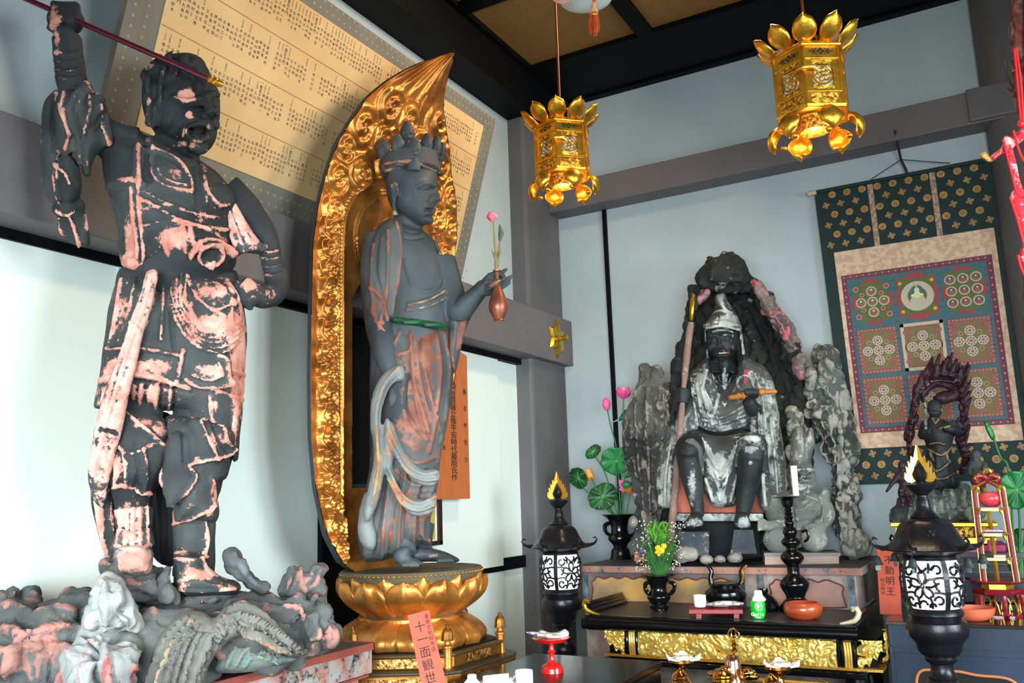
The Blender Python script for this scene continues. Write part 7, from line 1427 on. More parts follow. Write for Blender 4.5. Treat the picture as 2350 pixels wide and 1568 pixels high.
# upturned ends with metal tips
for (x0, x1, mt, lab) in ((.90, .985, GILT, 0), (2.06, 2.15, M_('pale_gold_tip', sr(250, 236, 190), .25, .5), 1)):
    s0 = -1 if lab == 0 else 1; xc_ = .905 if lab == 0 else 2.125
    for q in range(3):
        MB().tube([(xc_ + s0 * (.0 + q * .010), -1.31, TZ + .012 + q * .017), (xc_ + s0 * (.0 + q * .010), -.87, TZ + .012 + q * .017)], .013, 14).build('raised_end', LACQ, tb2)
    m = MB(); sc = .9
    T_ = [(-.085, .004), (-.05, .010), (-.02, .018), (-.004, .034), (.004, .055), (-.006, .075), (-.022, .074), (-.024, .060)]
    m.tube([(xc_ + s0 * a * sc + s0 * .02, -1.33, TZ + b_ * sc) for a, b_ in T_], [.004, .008, .011, .012, .012, .013, .011, .006], 10); m.build('metal_tip', mt, tb2)
# lower board, legs with gold trims
MB().bx(.98, 2.16, -1.36, -.9, .775, .80).build('lower_board', LACQ, tb2, smooth=False, bevel=.006)
for x, s0 in ((1.06, 1), (2.10, -1)):
    m = MB(); m.tube([(x, -1.27, .78), (x - s0 * .03, -1.27, .6), (x + s0 * .0, -1.27, .35), (x - s0 * .02, -1.27, .06), (x - s0 * .04, -1.27, .02)], [.05, .05, .035, .03, .04], 12); m.build('leg', LACQ, tb2)
    m = MB(); m.tube([(x, -.95, .78), (x - s0 * .03, -.95, .6), (x + s0 * .0, -.95, .35), (x - s0 * .02, -.95, .0)], [.05, .05, .035, .03], 12); m.build('leg', LACQ, tb2)
    m = MB(); m.tube([(x + s0 * .15, -1.325, .765), (x + s0 * .10, -1.325, .75), (x + s0 * .07, -1.325, .70), (x + s0 * .08, -1.325, .60)], .004, 8); m.build('gold_trim', GOLDDIM, tb2)
MB().bx(1.0, 2.14, -1.30, -.95, 0, .05).build('floor_rail', LACQ, tb2, smooth=False)
# ================================================================ DARK BLUE CABINET AT THE RIGHT
cb_ = thing('blue_cabinet', 'low dark blue-black cabinet with an orange-edged cloud opening, right of the offering table', 'cabinet', (2.85, -.7, 0))
BLU = M_('dark_blue_black_paint', sr(18, 44, 72), .4, 0, col2=sr(10, 24, 40), scale=2.5, spec=.3); DTOP = M_('dark_brown_gloss_top', sr(38, 24, 22), .12, 0, scale=4, coat=.4)
MB().bx(2.235, 3.7, -1.25, -.02, .985, 1.0).build('top', DTOP, cb_, smooth=False, bevel=.002)
MB().bx(2.245, 3.68, -1.24, -.02, .90, .985).build('upper_rail', BLU, cb_, smooth=False)
MB().bx(2.245, 3.68, -1.225, -.02, .05, .90).build('body', BLU, cb_, smooth=False)
MB().bx(2.24, 2.255, -1.232, -1.22, .3, .895).build('stile', BLU, cb_, smooth=False); MB().bx(2.26, 3.68, -1.232, -1.22, .855, .872).build('rail', BLU, cb_, smooth=False)
pts = [(2.33, .60), (2.325, .70), (2.34, .79), (2.385, .81), (2.43, .785), (2.48, .81), (2.56, .80), (2.66, .795), (2.72, .765), (2.80, .785), (2.86, .76), (2.90, .70), (2.90, .60)]
sp = spline(pts, 6); m = MB(); m.tube([(a[0], -1.232, a[1]) for a in sp], .006, 8); m.build('orange_edge', M_('orange_trim', sr(206, 128, 84), .5), cb_)
m = MB(); m.prism([(a[0], a[1]) for a in sp], (1, 0, 0), (0, 0, 1), (0, -1, 0), (0, -1.226, 0), .004); m.build('dark_opening', PIERCE, cb_, smooth=False)
# tiered black shelf behind it, under the gilt stand
sh = thing('tiered_shelf', 'dark stepped shelf with cloud-shaped panels, standing on the blue cabinet', 'shelf', (2.7, -.5, 1.0))
zc_ = f_.p(2190, 1266, .2)[2]
MB().bx(2.23, 3.3, -.78, -.05, zc_ - .02, zc_).build('top', M_('dark_navy_board', sr(30, 36, 46), .4), sh, smooth=False)
MB().bx(2.25, 3.28, -.74, -.06, 1.0, zc_ - .02).build('body', M_('navy_board', sr(26, 34, 46), .5), sh, smooth=False)
for x0, x1 in ((2.45, 2.62), (2.64, 2.86)):
    pp = smooth_poly([(x0, 1.03), (x0 - .01, 1.07), (x0 + .01, 1.115), (x0 + .05, 1.12), ((x0 + x1) / 2, 1.135), (x1 - .05, 1.12), (x1 - .01, 1.115), (x1 + .01, 1.07), (x1, 1.03)], .01)
    m = MB(); m.tube([(a[0], -.745, a[1]) for a in pp] + [(pp[0][0], -.745, pp[0][1])], .004, 8); m.build('cloud_panel', LACQ, sh)
for i in range(3): MB().bx(2.46, 3.28, -.748, -.74, 1.16 + i * .035, 1.165 + i * .035).build('slat', M_('slat_blue', sr(50, 64, 84), .4), sh, smooth=False)
# ================================================================ LOW BLACK STANDS IN FRONT
ls = thing('low_stand', 'low glossy black stand at the bottom, before the golden pedestal', 'stand', (1.35, -2.5, 0))
MB().bx(1.02, 1.56, -3.3, -2.12, .92, .945).build('top', LACQ, ls, smooth=False, bevel=.004); MB().bx(1.2, 1.56, -3.2, -2.14, 0, .92).build('body', LACQ, ls, smooth=False)
mt_ = thing('altar_desk', 'low black altar desk with gilt edges at the very bottom, carrying brass ritual vessels', 'table', (2.05, -2.2, 0))
MB().bx(1.66, 2.2, -2.62, -1.85, .83, .85).build('top', LACQ, mt_, smooth=False); MB().bx(1.70, 2.18, -2.58, -1.9, 0, .83).build('body', LACQ, mt_, smooth=False); MB().bx(1.66, 2.2, -1.86, -1.85, .85, .856).build('gilt_edge', GOLDDIM, mt_, smooth=False)
# ================================================================ THINGS ON THE TABLES
def fz(fr, x, y, v): return fr.p(x, y, v)[2]
def PLs(mb, fr, cx_, prof, v=0, seg=32, lobes=None):
    """turned shape: profile of (y px, r px) read off the photo at one place"""
    base = fr.p(cx_, prof[-1][0], v); b = FrAt(base)
    if len(prof) > 12 and seg > 20: prof = [tuple(q) for q in spline(prof, 3)]
    return mb.lathe((base[0], base[1], 0), [(max(r, 0) * b.k, fr.p(cx_, y, v)[2]) for y, r in prof], seg, lobes=lobes), base
def turned(name, label, cat, fr, cx_, prof, v=0, mat=LACQ, part='body', group=None, seg=32, lobes=None):
    mb, base = PLs(MB(), fr, cx_, prof, v, seg, lobes); t = thing(name, label, cat, base, group); mb.build(part, mat, t); return t
ft = FrAt(on(2, TZ, 1700, 1412))
# black flower vase with bouquet
bz = on(2, TZ, 1515, 1402); fb = FrAt(bz)
vz = turned('flower_vase', 'small black bronze vase with eared sides, holding grasses and yellow flowers', 'vase', fb, 1514, [(1318, 0), (1319, 34), (1322, 36), (1326, 27), (1338, 20), (1352, 17), (1362, 20), (1366, 24), (1372, 25), (1380, 21), (1386, 17), (1390, 21), (1398, 19), (1403, 22)])
for s in (-1, 1):
    m = MB(); T(m, [(1514 + s * 20, 1336, 0, 3), (1514 + s * 32, 1340, 0, 5), (1514 + s * 33, 1352, 0, 4), (1514 + s * 28, 1360, 0, 5), (1514 + s * 20, 1366, 0, 3)], 8, fb); m.build('ear', LACQ, vz)
LEAFG = M_('bright_leaf_green', sr(96, 170, 40), .5, 0, col2=sr(50, 110, 30), scale=30); LEAFD = M_('deep_leaf_green', sr(54, 112, 44), .5, 0, col2=sr(28, 64, 30), scale=20)
bq = thing('bouquet', 'loose bouquet of green leaves, yellow blooms and white sprigs in the small black vase', 'flowers', fb.p(1514, 1320))
rr = random.Random(21); m = MB()
def blade(mb, pts, w):
    V = []; q = spline(pts, 3); n = len(q)
    for i, a in enumerate(q):
        ww = w * (math.sin(PI * min(.98, .12 + .88 * i / (n - 1))) + .05); V += [fb.p(a[0] - ww, a[1], a[2]), fb.p(a[0], a[1] - ww * .2, a[2] + .003), fb.p(a[0] + ww, a[1], a[2])]
    mb.add(V, [(3 * i + k, 3 * i + k + 1, 3 * i + k + 4, 3 * i + k + 3) for i in range(n - 1) for k in (0, 1)])
for i in range(150):
    a = rr.uniform(-1, 1); L = rr.uniform(30, 118) * (1 - .35 * abs(a)); v = rr.uniform(-.05, .06); x1 = 1512 + a * 66 * L / 100 + rr.uniform(-6, 6); blade(m, [(1514 + a * 8, 1322, v * .3), (1514 + a * 20, 1322 - L * .5, v * .7), (x1, 1322 - L, v)], rr.uniform(1.8, 4.2))
o = m.build('foliage', LEAFD, bq, smooth=False); o['kind'] = 'stuff'
m = MB()
for i in range(46):
    a = rr.uniform(-1, 1); cx_, cy_ = 1508 + rr.uniform(-14, 22), rr.uniform(1205, 1240); an = rr.uniform(-2.8, -.3); L = rr.uniform(14, 30); v = rr.uniform(-.03, .06); blade(m, [(cx_, cy_ + 8, v), (cx_ + math.cos(an) * L * .6, cy_ + math.sin(an) * L * .5, v), (cx_ + math.cos(an) * L * 1.3, cy_ + math.sin(an) * L * .8 + 4, v + .01)], rr.uniform(1.4, 2.6))
for i in range(8): m.tube([fb.p(1514, 1322), fb.p(1510 + i * 2, 1270, .01), fb.p(1500 + i * 3, 1225, .02)], .0014, 5)
o = m.build('bright_leaves', LEAFG, bq, smooth=False); o['kind'] = 'stuff'
m = MB(); m2 = MB()
for i in range(230):
    s = rr.choice([-1, 1]); a = rr.random(); x = 1512 + s * rr.uniform(22, 62) * (.6 + .4 * a); y = rr.uniform(1195, 1310) ; v = rr.uniform(-.05, .05); m.ball(fb.p(x, y, v), rr.uniform(.002, .0042), 6, 4)
    if i % 5 == 0: m2.tube([fb.p(1514 + s * 8, 1320, 0), fb.p((1514 + x) / 2 + s * 4, (1310 + y) / 2, v * .6), fb.p(x, y, v)], .0008, 4)
o = m.build('white_sprigs', M_('white_blossom', sr(226, 232, 214), .6), bq); o['kind'] = 'stuff'
o = m2.build('fine_stalks', M_('pale_stalk', sr(116, 130, 84), .7), bq); o['kind'] = 'stuff'
YEL = M_('yellow_bloom', sr(240, 200, 30), .5, 0, col2=sr(226, 160, 20), scale=60)
for (x, y, r) in ((1510, 1258, 8), (1523, 1254, 8), (1517, 1264, 9), (1507, 1268, 5), (1512, 1274, 4)):
    m = MB()
    for q in range(7): a = q * 2 * PI / 7; m.ball(fb.p(x + r * .55 * math.cos(a), y + r * .45 * math.sin(a), .05), (r * .4 * fb.k,) * 3, 8, 6)
    m.ball(fb.p(x, y, .055), r * .45 * fb.k, 8, 6); m.build('yellow_flower', YEL, bq)
m = MB(); 
for q in range(5): a = q * 1.256; m.ball(fb.p(1473 + 3 * math.cos(a), 1264 + 3 * math.sin(a), .04), .005, 8, 5)
m.build('purple_flower', M_('purple_bloom', sr(130, 70, 170), .6), bq)
# red tray, cup, wrapped sweets
tr = thing('red_tray', 'small red lacquer footed tray on the offering table', 'tray', on(2, TZ, 1642, 1416)); ftr = FrAt(on(2, TZ, 1642, 1416))
DRED = M_('dark_red_lacquer', sr(140, 8, 22), .3, 0, scale=5, spec=.3)
fbox(MB(), 1582, 1702, 1390, 1400, -.075, .075, ftr).build('tray_board', DRED, tr, smooth=False, bevel=.002)
for v in (-.06, .06):
    for x in (1598, 1684): fbox(MB(), x, x + 12, 1400, fb_y if False else 1416 - (4 if v < 0 else -3), v - .006, v + .006, ftr).build('leg', DRED, tr, smooth=False)
def cup(label, fr, cx_, y0, y1, r, v, mat=WHITEC, name='cup', group='small white cups'):
    base = fr.p(cx_, y1, v); k = FrAt(base).k; h = fr.p(cx_, y0, v)[2] - base[2]; t = thing(name, label, 'cup', base, group)
    MB().lathe(base, [(r * k * .82, 0), (r * k * .9, h * .06), (r * k * .98, h * .3), (r * k, h), (r * k * .93, h), (r * k * .88, h * .3), (0, h * .18)], 32).build('body', mat, t); return t
cup('white porcelain cup standing on the red lacquer tray', ftr, 1607, 1366, 1393, 13.5, .02)
def wrap(label, fr, poly, v, th, lab2='white wrapper'):
    P0 = fr.p(np.mean([p[0] for p in poly]), max(p[1] for p in poly), v); t = thing('wrapped_sweet', label, 'sweet', P0)
    m = MB(); m.infl(fr, poly, v, th, th * .5, 4, prof=.4); m.build('wrapper', M_('printed_wrapper', sr(232, 232, 228), .5, 0, col2=sr(212, 214, 212), scale=40), t)
    for i, (c_, nm) in enumerate(((sr(60, 60, 160), 'blue_print'), (sr(220, 130, 180), 'pink_print'), (sr(130, 150, 80), 'green_print'))):
        x = min(p[0] for p in poly) + (i + 1) * (max(p[0] for p in poly) - min(p[0] for p in poly)) / 4; y = np.mean([p[1] for p in poly])
        m = MB()
        for q in range(5): a = q * 1.256; cc = fr.p(x + 3 * math.cos(a), y + 1.5 * math.sin(a), v + th * 1.02); m.ball(cc, (.003, .003, .002), 6, 4)
        m.build(nm, M_('print_%d' % i, c_, .6), t)
    return t
wrap('white printed wrapped sweet lying on the red lacquer tray', ftr, [(1614, 1391), (1640, 1381), (1676, 1379), (1706, 1384), (1698, 1391), (1660, 1393)], .02, .035)
# green bottle with white cap
gb_ = on(2, TZ, 1740, 1419); fgb = FrAt(gb_)
bt = turned('drink_bottle', 'small bright green bottle with white lettering and white cap on the offering table', 'bottle', fgb, 1741, [(1379, 0), (1379, 14), (1384, 15.5), (1398, 16), (1412, 15), (1418, 12), (1420, 11)], mat=M_('green_bottle_sleeve', sr(20, 190, 46), .25, 0, var=.06, coat=.3))
mb, _ = PLs(MB(), fgb, 1741, [(1355, 0), (1355, 7), (1358, 8.5), (1366, 9), (1372, 13), (1379, 14.5)]); mb.build('white_cap', WHITEC, bt)
P0 = fgb.p(1741, 1407, 0) + fgb.w * (16.3 * fgb.k)
ink_text('Capolla', 6.6 * fgb.k, 'lettering', bt, P0 - fgb.u * 11 * fgb.k + [0, 0, 0], fgb.u, (0, 0, 1), WHITEC, .0012, vertical=False, gap=.55, font_scale=(1.5, 1.6))
ink_text('SWEAT', 3.2 * fgb.k, 'lettering', bt, fgb.p(1736, 1415, 0) + fgb.w * (15.5 * fgb.k), fgb.u, (0, 0, 1), WHITEC, .0012, vertical=False, gap=.7, font_scale=(1.3, 1.3))
m = MB(); c0 = fgb.p(1741, 1390, 0) + fgb.w * (15.6 * fgb.k); m.tube([c0 + fgb.u * 7.5 * fgb.k * math.cos(a) + np.array([0, 0, 8 * fgb.k * math.sin(a)]) for a in np.linspace(0, 2 * PI, 21)], .0011, 6); m.tube([c0 - [0, 0, 4 * fgb.k], c0 + [0, 0, 5 * fgb.k]], .0028, 6); m.build('round_mark', WHITEC, bt)
# wooden bowl
WD = M_('turned_orange_wood', sr(190, 86, 46), .3, 0, col2=sr(146, 56, 28), scale=6, stretch=(1, 1, 8), coat=.4)
fw = FrAt(on(2, TZ, 1845, 1421))
base = fw.p(1845, 1421); kk = FrAt(base).k; t = thing('wooden_bowl', 'turned glossy orange-brown wooden bowl on the offering table', 'bowl', base)
MB().lathe(base, [(22 * kk, 0), (34 * kk, 7 * kk), (39.5 * kk, 18 * kk), (39 * kk, 27 * kk), (34 * kk, 33 * kk), (30 * kk, 34 * kk), (32 * kk, 26 * kk), (28 * kk, 12 * kk), (0, 8 * kk)], 48).build('body', WD, t)
# tall candlestick with candle, standing behind the table edge
cst = on(2, TZ, 1829, 1404); fc_ = FrAt(cst)
t = turned('candlestick', 'tall black knobbed candlestick with looped handles, holding a white candle', 'candlestick', fc_, 1829, [(1139, 0), (1139, 26), (1141, 26), (1146, 14), (1154, 12), (1162, 10), (1165, 6), (1170, 8), (1174, 6), (1178, 8.5), (1183, 6.5), (1188, 9), (1194, 7), (1200, 10), (1207, 8), (1212, 12), (1222, 15), (1232, 11), (1236, 16), (1244, 20), (1252, 16), (1256, 11), (1262, 11), (1268, 18), (1279, 24), (1290, 20), (1298, 14), (1304, 13), (1318, 13), (1324, 20), (1338, 30), (1350, 28), (1362, 22), (1372, 19), (1380, 26), (1394, 34), (1404, 36)], seg=40)
for s in (-1, 1): m = MB(); T(m, [(1829 + s * 10, 1222, 0, 2.5), (1829 + s * 20, 1218, 0, 3), (1829 + s * 26, 1226, 0, 3), (1829 + s * 24, 1238, 0, 3), (1829 + s * 16, 1244, 0, 2.5)], 8, fc_); m.build('handle', LACQ, t)
cd = turned('candle', 'white unlit candle standing in the tall black candlestick', 'candle', fc_, 1827, [(1069, 0), (1069, 7), (1069.5, 7.2), (1138, 6.6)], mat=M_('white_wax', sr(244, 242, 236), .4, 0, var=.02), part='wax', seg=20)
m = MB(); m.tube([fc_.p(1814, 1071), fc_.p(1814, 1064)], .0012, 5); 
# incense burner
fi = FrAt(on(2, TZ, 1667, 1399))
t = turned('incense_burner', 'round black incense burner with tall curved ears, on the offering table', 'burner', fi, 1667, [(1338, 0), (1338, 30), (1342, 34), (1346, 30), (1350, 33), (1357, 42), (1366, 44), (1378, 40), (1390, 28), (1399, 24)], seg=40)
for s in (-1, 1): m = MB(); T(m, [(1667 + s * 34, 1340, 0, 6), (1667 + s * 36, 1325, 0, 5.5), (1667 + s * 34, 1312, 0, 5), (1667 + s * 40, 1302, 0, 4), (1667 + s * 48, 1297, 0, 2)], 10, fi, ); m.build('ear', LACQ, t)
m = MB(); T(m, [(1703, 1338, .012, 2.5), (1705, 1320, .014, 3), (1703, 1310, .014, 3), (1709, 1302, .012, 2.5), (1714, 1298, .01, 1.5)], 8, fi); m.build('gilt_edge', GOLDDIM, t)
# small dark lidded pot behind the bottle
fd = FrAt(on(2, TZ, 1752, 1402)); turned('dark_pot', 'small dark pot half hidden behind the green bottle', 'pot', fd, 1757, [(1350, 0), (1350, 8), (1356, 9), (1362, 7), (1368, 16), (1382, 26), (1394, 30), (1402, 26)])
# tall black vase with lotus arrangement on the altar
fv = FrAt(on(2, AZ, 1425, 1283)); tv = turned('tall_vase', 'tall black eared bronze vase on the altar, left of the hermit, holding lotus flowers', 'vase', fv, 1425, [(1180, 0), (1180, 36), (1184, 34), (1192, 24), (1206, 19), (1222, 19), (1230, 25), (1240, 25), (1248, 18), (1256, 15), (1262, 20), (1276, 22), (1284, 26)])
for s in (-1, 1): m = MB(); T(m, [(1425 + s * 22, 1200, 0, 4), (1425 + s * 36, 1206, 0, 5), (1425 + s * 34, 1222, 0, 4), (1425 + s * 22, 1230, 0, 4)], 8, fv); m.build('ear', LACQ, tv)
lt = thing('lotus_arrangement', 'tall arrangement of pink lotus blooms and round green leaves in the tall black vase', 'flowers', fv.p(1425, 1182))
LFG = M_('lotus_leaf_green', sr(36, 138, 70), .4, 0, col2=sr(12, 84, 46), scale=12); LFD = M_('dark_lotus_leaf', sr(28, 96, 44), .45, 0, col2=sr(12, 50, 28), scale=10); VEIN = M_('pale_vein', sr(120, 190, 120), .5)
SG = M_('lotus_stem_green', sr(40, 110, 56), .5); PKL = M_('lotus_pink', sr(228, 66, 142), .45, 0, col2=sr(238, 120, 176), scale=16); PKD = M_('lotus_deep_pink', sr(216, 60, 128), .5, 0, col2=sr(236, 150, 190), scale=20)
def leaf(cx_, cy_, rx, ry, v, tilt, mat, wavy=.12, fold=0, roll=0, name='leaf'):
    n, R_ = 48, 9; V = [fv.p(cx_, cy_, v - .004)]; Fs = []; cr, srr = math.cos(roll), math.sin(roll)
    for j in range(1, R_ + 1):
        s = j / R_
        for i in range(n):
            a = 2 * PI * i / n; wv = wavy * s * s * math.sin(7 * a + 1.3); x = rx * s * math.cos(a) * (1 + .04 * math.sin(9 * a)); y = ry * s * math.sin(a) * (1 + .05 * math.sin(5 * a)); d = tilt * math.sin(a) * s + wv * .03 + fold * (s * math.cos(a)) ** 2
            V.append(fv.p(cx_ + x * cr - y * srr, cy_ + x * srr + y * cr, v + d))
    for i in range(n): Fs.append((0, 1 + i, 1 + (i + 1) % n))
    for j in range(R_ - 1):
        for i in range(n): Fs.append((1 + j * n + i, 1 + (j + 1) * n + i, 1 + (j + 1) * n + (i + 1) % n, 1 + j * n + (i + 1) % n))
    m = MB(); m.add(V, Fs); o = m.build(name, mat, lt, ang=85); so = o.modifiers.new('s', 'SOLIDIFY'); so.thickness = .003
    m = MB()
    for i in range(0, n, 4): m.tube([np.array(V[0]) + fv.w * .004] + [np.array(V[1 + j * n + i]) + fv.w * .003 for j in range(0, R_ - 1, 2)], .0011, 4)
    q = m.build('vein', VEIN, o); q['kind'] = 'stuff'; return o
leaf(1414, 1058, 36, 32, .08, -.03, LFG); leaf(1471, 1021, 26, 16, .06, -.06, LFG, roll=-.12); leaf(1384, 1140, 36, 30, .06, .02, LFD, .5, roll=-.5); leaf(1361, 1037, 20, 13, .02, .03, LFD, .6, .05, -.7); leaf(1327, 1098, 26, 20, .0, .04, LFD, .7, .04, 1.1)
m = MB(); m.infl(fv, [(1393, 975), (1420, 960), (1430, 944), (1446, 936), (1440, 950), (1432, 964), (1412, 968)], .05, .012, .012, 4); m.build('folded_leaf', LFG, lt)
m = MB(); m.infl(fv, [(1430, 1098), (1446, 1080), (1466, 1062), (1470, 1066), (1462, 1086), (1444, 1096)], .05, .012, .012, 4); m.build('folded_leaf', LFG, lt)
for pts in ([(1430, 1186), (1434, 1060), (1430, 985), (1431, 916)], [(1424, 1186), (1416, 1040), (1402, 980), (1394, 940)], [(1420, 1186), (1416, 1120), (1414, 1062)], [(1436, 1186), (1452, 1110), (1468, 1060), (1470, 1030)], [(1415, 1186), (1400, 1170), (1388, 1144)], [(1418, 1186), (1390, 1090), (1366, 1048)], [(1414, 1186), (1380, 1140), (1356, 1096)], [(1412, 1186), (1370, 1150), (1338, 1120)], [(1428, 1186), (1424, 1150), (1440, 1120)], [(1430, 1186), (1426, 1100), (1432, 1020), (1428, 970)]):
    m = MB(); m.tube([fv.p(a[0], a[1], .02 + .03 * i / len(pts)) for i, a in enumerate(spline(pts, 4)) ], .0042, 8); m.build('stem', SG, lt)
def bloom(cx_, cy_, R_, v, n, openv, mats, rows=2, pod=False):
    for rw in range(rows):
        for i in range(n):
            a = 2 * PI * (i + rw * .5) / n; op = openv * (1 - .35 * rw); V = []; Fs = []; N, K = 8, 6
            for p_ in range(N + 1):
                s = p_ / N; w = R_ * .36 * math.sin(PI * (.08 + .90 * s)) ** .8; el = (1 - op) * 1.3 + (.5 - s) * -.7; rad = R_ * s * math.cos(el * .9); hh = R_ * s * math.sin(el) * 1.0 + R_ * .0
                for j in range(K + 1):
                    q = -1 + 2 * j / K; lat = w * q; h2 = hh + .25 * w * q * q
                    ux = rad * math.cos(a) - lat * math.sin(a); vv = rad * math.sin(a) + lat * math.cos(a)
                    V.append(fv.p(cx_ + ux, cy_ - h2 - vv * .35 * (0 if not pod else 1.6), v + vv * fv.k * (1 if not pod else .35)))
            for p_ in range(N):
                for j in range(K): Fs.append((p_ * (K + 1) + j, p_ * (K + 1) + j + 1, (p_ + 1) * (K + 1) + j + 1, (p_ + 1) * (K + 1) + j))
            m = MB(); m.add(V, Fs); o = m.build('petal', mats[rw % len(mats)], lt, ang=85); so = o.modifiers.new('s', 'SOLIDIFY'); so.thickness = .002
bloom(1431, 916, 30, .06, 6, .45, (PKL, PKD)); bloom(1446, 1126, 34, .08, 5, .95, (PKL, PKD), 1, True)
m = MB(); B(m, 1438, 1112, .10, 12, 8, 10, fv); T(m, [(1440, 1114, .10, 11), (1444, 1126, .09, 8)], 12, fv); m.build('seed_head', M_('green_seed_head', sr(50, 120, 70), .5), lt)
m = MB(); T(m, [(1441, 1119, .105, 12), (1445, 1128, .09, 8)], 14, fv); m.build('stamens', M_('orange_stamens', sr(220, 130, 40), .6), lt)
m = MB(); T(m, [(1394, 942, .05, 5), (1392, 930, .05, 9), (1391, 920, .05, 8), (1390, 913, .05, 2)], 14, fv); m.build('bud', PKL, lt)
m = MB(); T(m, [(1348, 1078, .05, 8), (1352, 1086, .05, 8), (1357, 1098, .05, 7), (1360, 1102, .05, 4)], 12, fv); m.build('seed_pod', M_('orange_yellow_pod', sr(226, 150, 40), .5, 0, col2=sr(220, 100, 40), scale=20), lt)
# signs
sign('name_sign', 'orange sign with black brush writing, standing beside the tall black vase on the altar', FrAt(on(2, AZ, 1475, 1288)), ((1465, 1157), (1502, 1157), (1494, 1290), (1455, 1290)), 0, -.03, (('役行者倚像', .55, .16, .46, 1.12), ('平安時代', .86, .08, .2, 1.1)), mat=PLANK)
sign('name_sign', 'salmon sign with black brush writing beside the right-hand standing lantern', FrAt(on(2, 1.0, 2045, 1410)), ((2010, 1253), (2060, 1254), (2070, 1411), (2020, 1410)), 0, -.03, (('不動明王', .55, .20, .44, 1.14), ('桃山時代', .2, .50, .2, 1.05)))
# red pedestal dish with wrapped sweets
fr_ = Fr(1268, 1530, 3.25)
t = thing('red_pedestal_dish', 'glossy red lacquer pedestal dish with wrapped sweets, on the low black stand', 'dish', fr_.p(1268, 1548))
mb, _ = PLs(MB(), fr_, 1268, [(1463, 0), (1463, 38), (1466, 38), (1474, 28), (1478, 8), (1482, 5), (1492, 6), (1496, 9), (1501, 6), (1512, 6), (1521, 10), (1527, 20), (1535, 23), (1543, 24), (1548, 25)], seg=40); mb.build('body', REDLACQ, t)
wrap('white wrapped sweet with blue and pink prints on the red pedestal dish', fr_, [(1208, 1452), (1222, 1450), (1250, 1453), (1280, 1456), (1292, 1464), (1262, 1466), (1228, 1461)], .03, .03)
pp = thing('paper_sheet', 'folded white paper lying under the sweets on the red pedestal dish', 'paper', fr_.p(1265, 1464)); m = MB(); m.infl(fr_, [(1232, 1462), (1240, 1446), (1262, 1452), (1282, 1450), (1296, 1444), (1306, 1453), (1298, 1466), (1262, 1470)], -.01, .02, .02, 4, prof=.3); m.build('sheet', M_('translucent_paper', sr(206, 206, 200), .6), pp)
# white bottle, paper packet and white cup at the bottom edge
fq = Fr(1200, 1560, 2.75)
turned('white_bottle', 'small white bottle with a narrow neck at the bottom edge, left of the white packet', 'bottle', fq, 1085, [(1548, 0), (1548, 9), (1553, 10), (1558, 10), (1566, 17), (1580, 20), (1640, 20)], mat=WHITEC)
cup('tall white cup at the bottom edge, right of the white packet', fq, 1205, 1539, 1620, 19, 0)
t = thing('paper_packet', 'cream packet wrapped in clear film at the bottom edge, between bottle and cup', 'packet', fq.p(1140, 1572))
m = MB(); m.add([fq.p(x, y, v) for v in (-.05, .05) for x, y in ((1108, 1570 - v * 60), (1168, 1564 - v * 60), (1168, 1548 - v * 60), (1108, 1554 - v * 60))], [(0, 3, 2, 1), (4, 5, 6, 7), (0, 1, 5, 4), (1, 2, 6, 5), (2, 3, 7, 6), (3, 0, 4, 7)]); m.build('packet', M_('cream_block', sr(232, 224, 196), .5), t, smooth=False, bevel=.003)
m = MB(); m.infl(fq, [(1096, 1572), (1110, 1560), (1160, 1556), (1186, 1550), (1180, 1562), (1194, 1568), (1150, 1576), (1110, 1578)], .0, .05, .05, 5, prof=.3); m.build('film', M_('clear_film', sr(204, 204, 196), .2), t)
# brass ritual vessels on the lower desk
fa = Fr(1680, 1540, 3.15)
def bowl(label, cx_, y, v=0):
    t = turned('brass_bowl', label, 'bowl', fa, cx_, [(y, 0), (y, 27), (y + 6, 27), (y + 14, 20), (y + 20, 10), (y + 26, 8), (y + 36, 10), (y + 60, 22), (y + 90, 26)], v, mat=BRASS, group='tall brass offering bowls')
    p_ = thing('offering_paper', 'white folded paper cup resting in the ' + ('left' if cx_ < 1650 else 'right') + ' tall brass bowl', 'paper', fa.p(cx_, y, v))
    m = MB(); V = []; n = 24
    for s, rr_, hh in ((0, 8, 2), (1, 26, -2), (2, 33, 0)):
        for i in range(n):
            a = 2 * PI * i / n; r = rr_ * (1 + (.12 * abs(math.cos(2 * a)) if s == 2 else 0)); h = hh + (-14 * max(0, math.cos(4 * a + .5)) if s == 2 else 0); q = fa.p(cx_, y + h, v) ; V.append(q + fa.u * r * fa.k * math.cos(a) + fa.w * r * fa.k * math.sin(a) * .9)
    m.add(V, [tuple(range(n))] + [(s * n + i, s * n + (i + 1) % n, (s + 1) * n + (i + 1) % n, (s + 1) * n + i) for s in (0, 1) for i in range(n)]); o = m.build('paper', PAPER, p_, smooth=False); so = o.modifiers.new('s', 'SOLIDIFY'); so.thickness = .001
    MB().box(fa.p(cx_ + 2, y - 2, v), (.045, .045, .014)).build('rice_cake', M_('ricecake', sr(222, 220, 206), .6), p_, smooth=False, bevel=.003)
bowl('tall brass bowl with white paper, left of the brass bell', 1568, 1513); bowl('tall brass bowl with white paper, right of the brass bell', 1793, 1528)
t = thing('ritual_bell', 'brass hand bell with a pronged handle, centre of the bottom edge', 'bell', fa.p(1687, 1600)); mb, _ = PLs(MB(), fa, 1687, [(1503, 0), (1504, 8), (1508, 13), (1518, 16), (1534, 16), (1550, 20), (1560, 24), (1600, 24)]); mb.build('bell', M_('rosy_brass', sr(214, 160, 130), .15, .95), t)
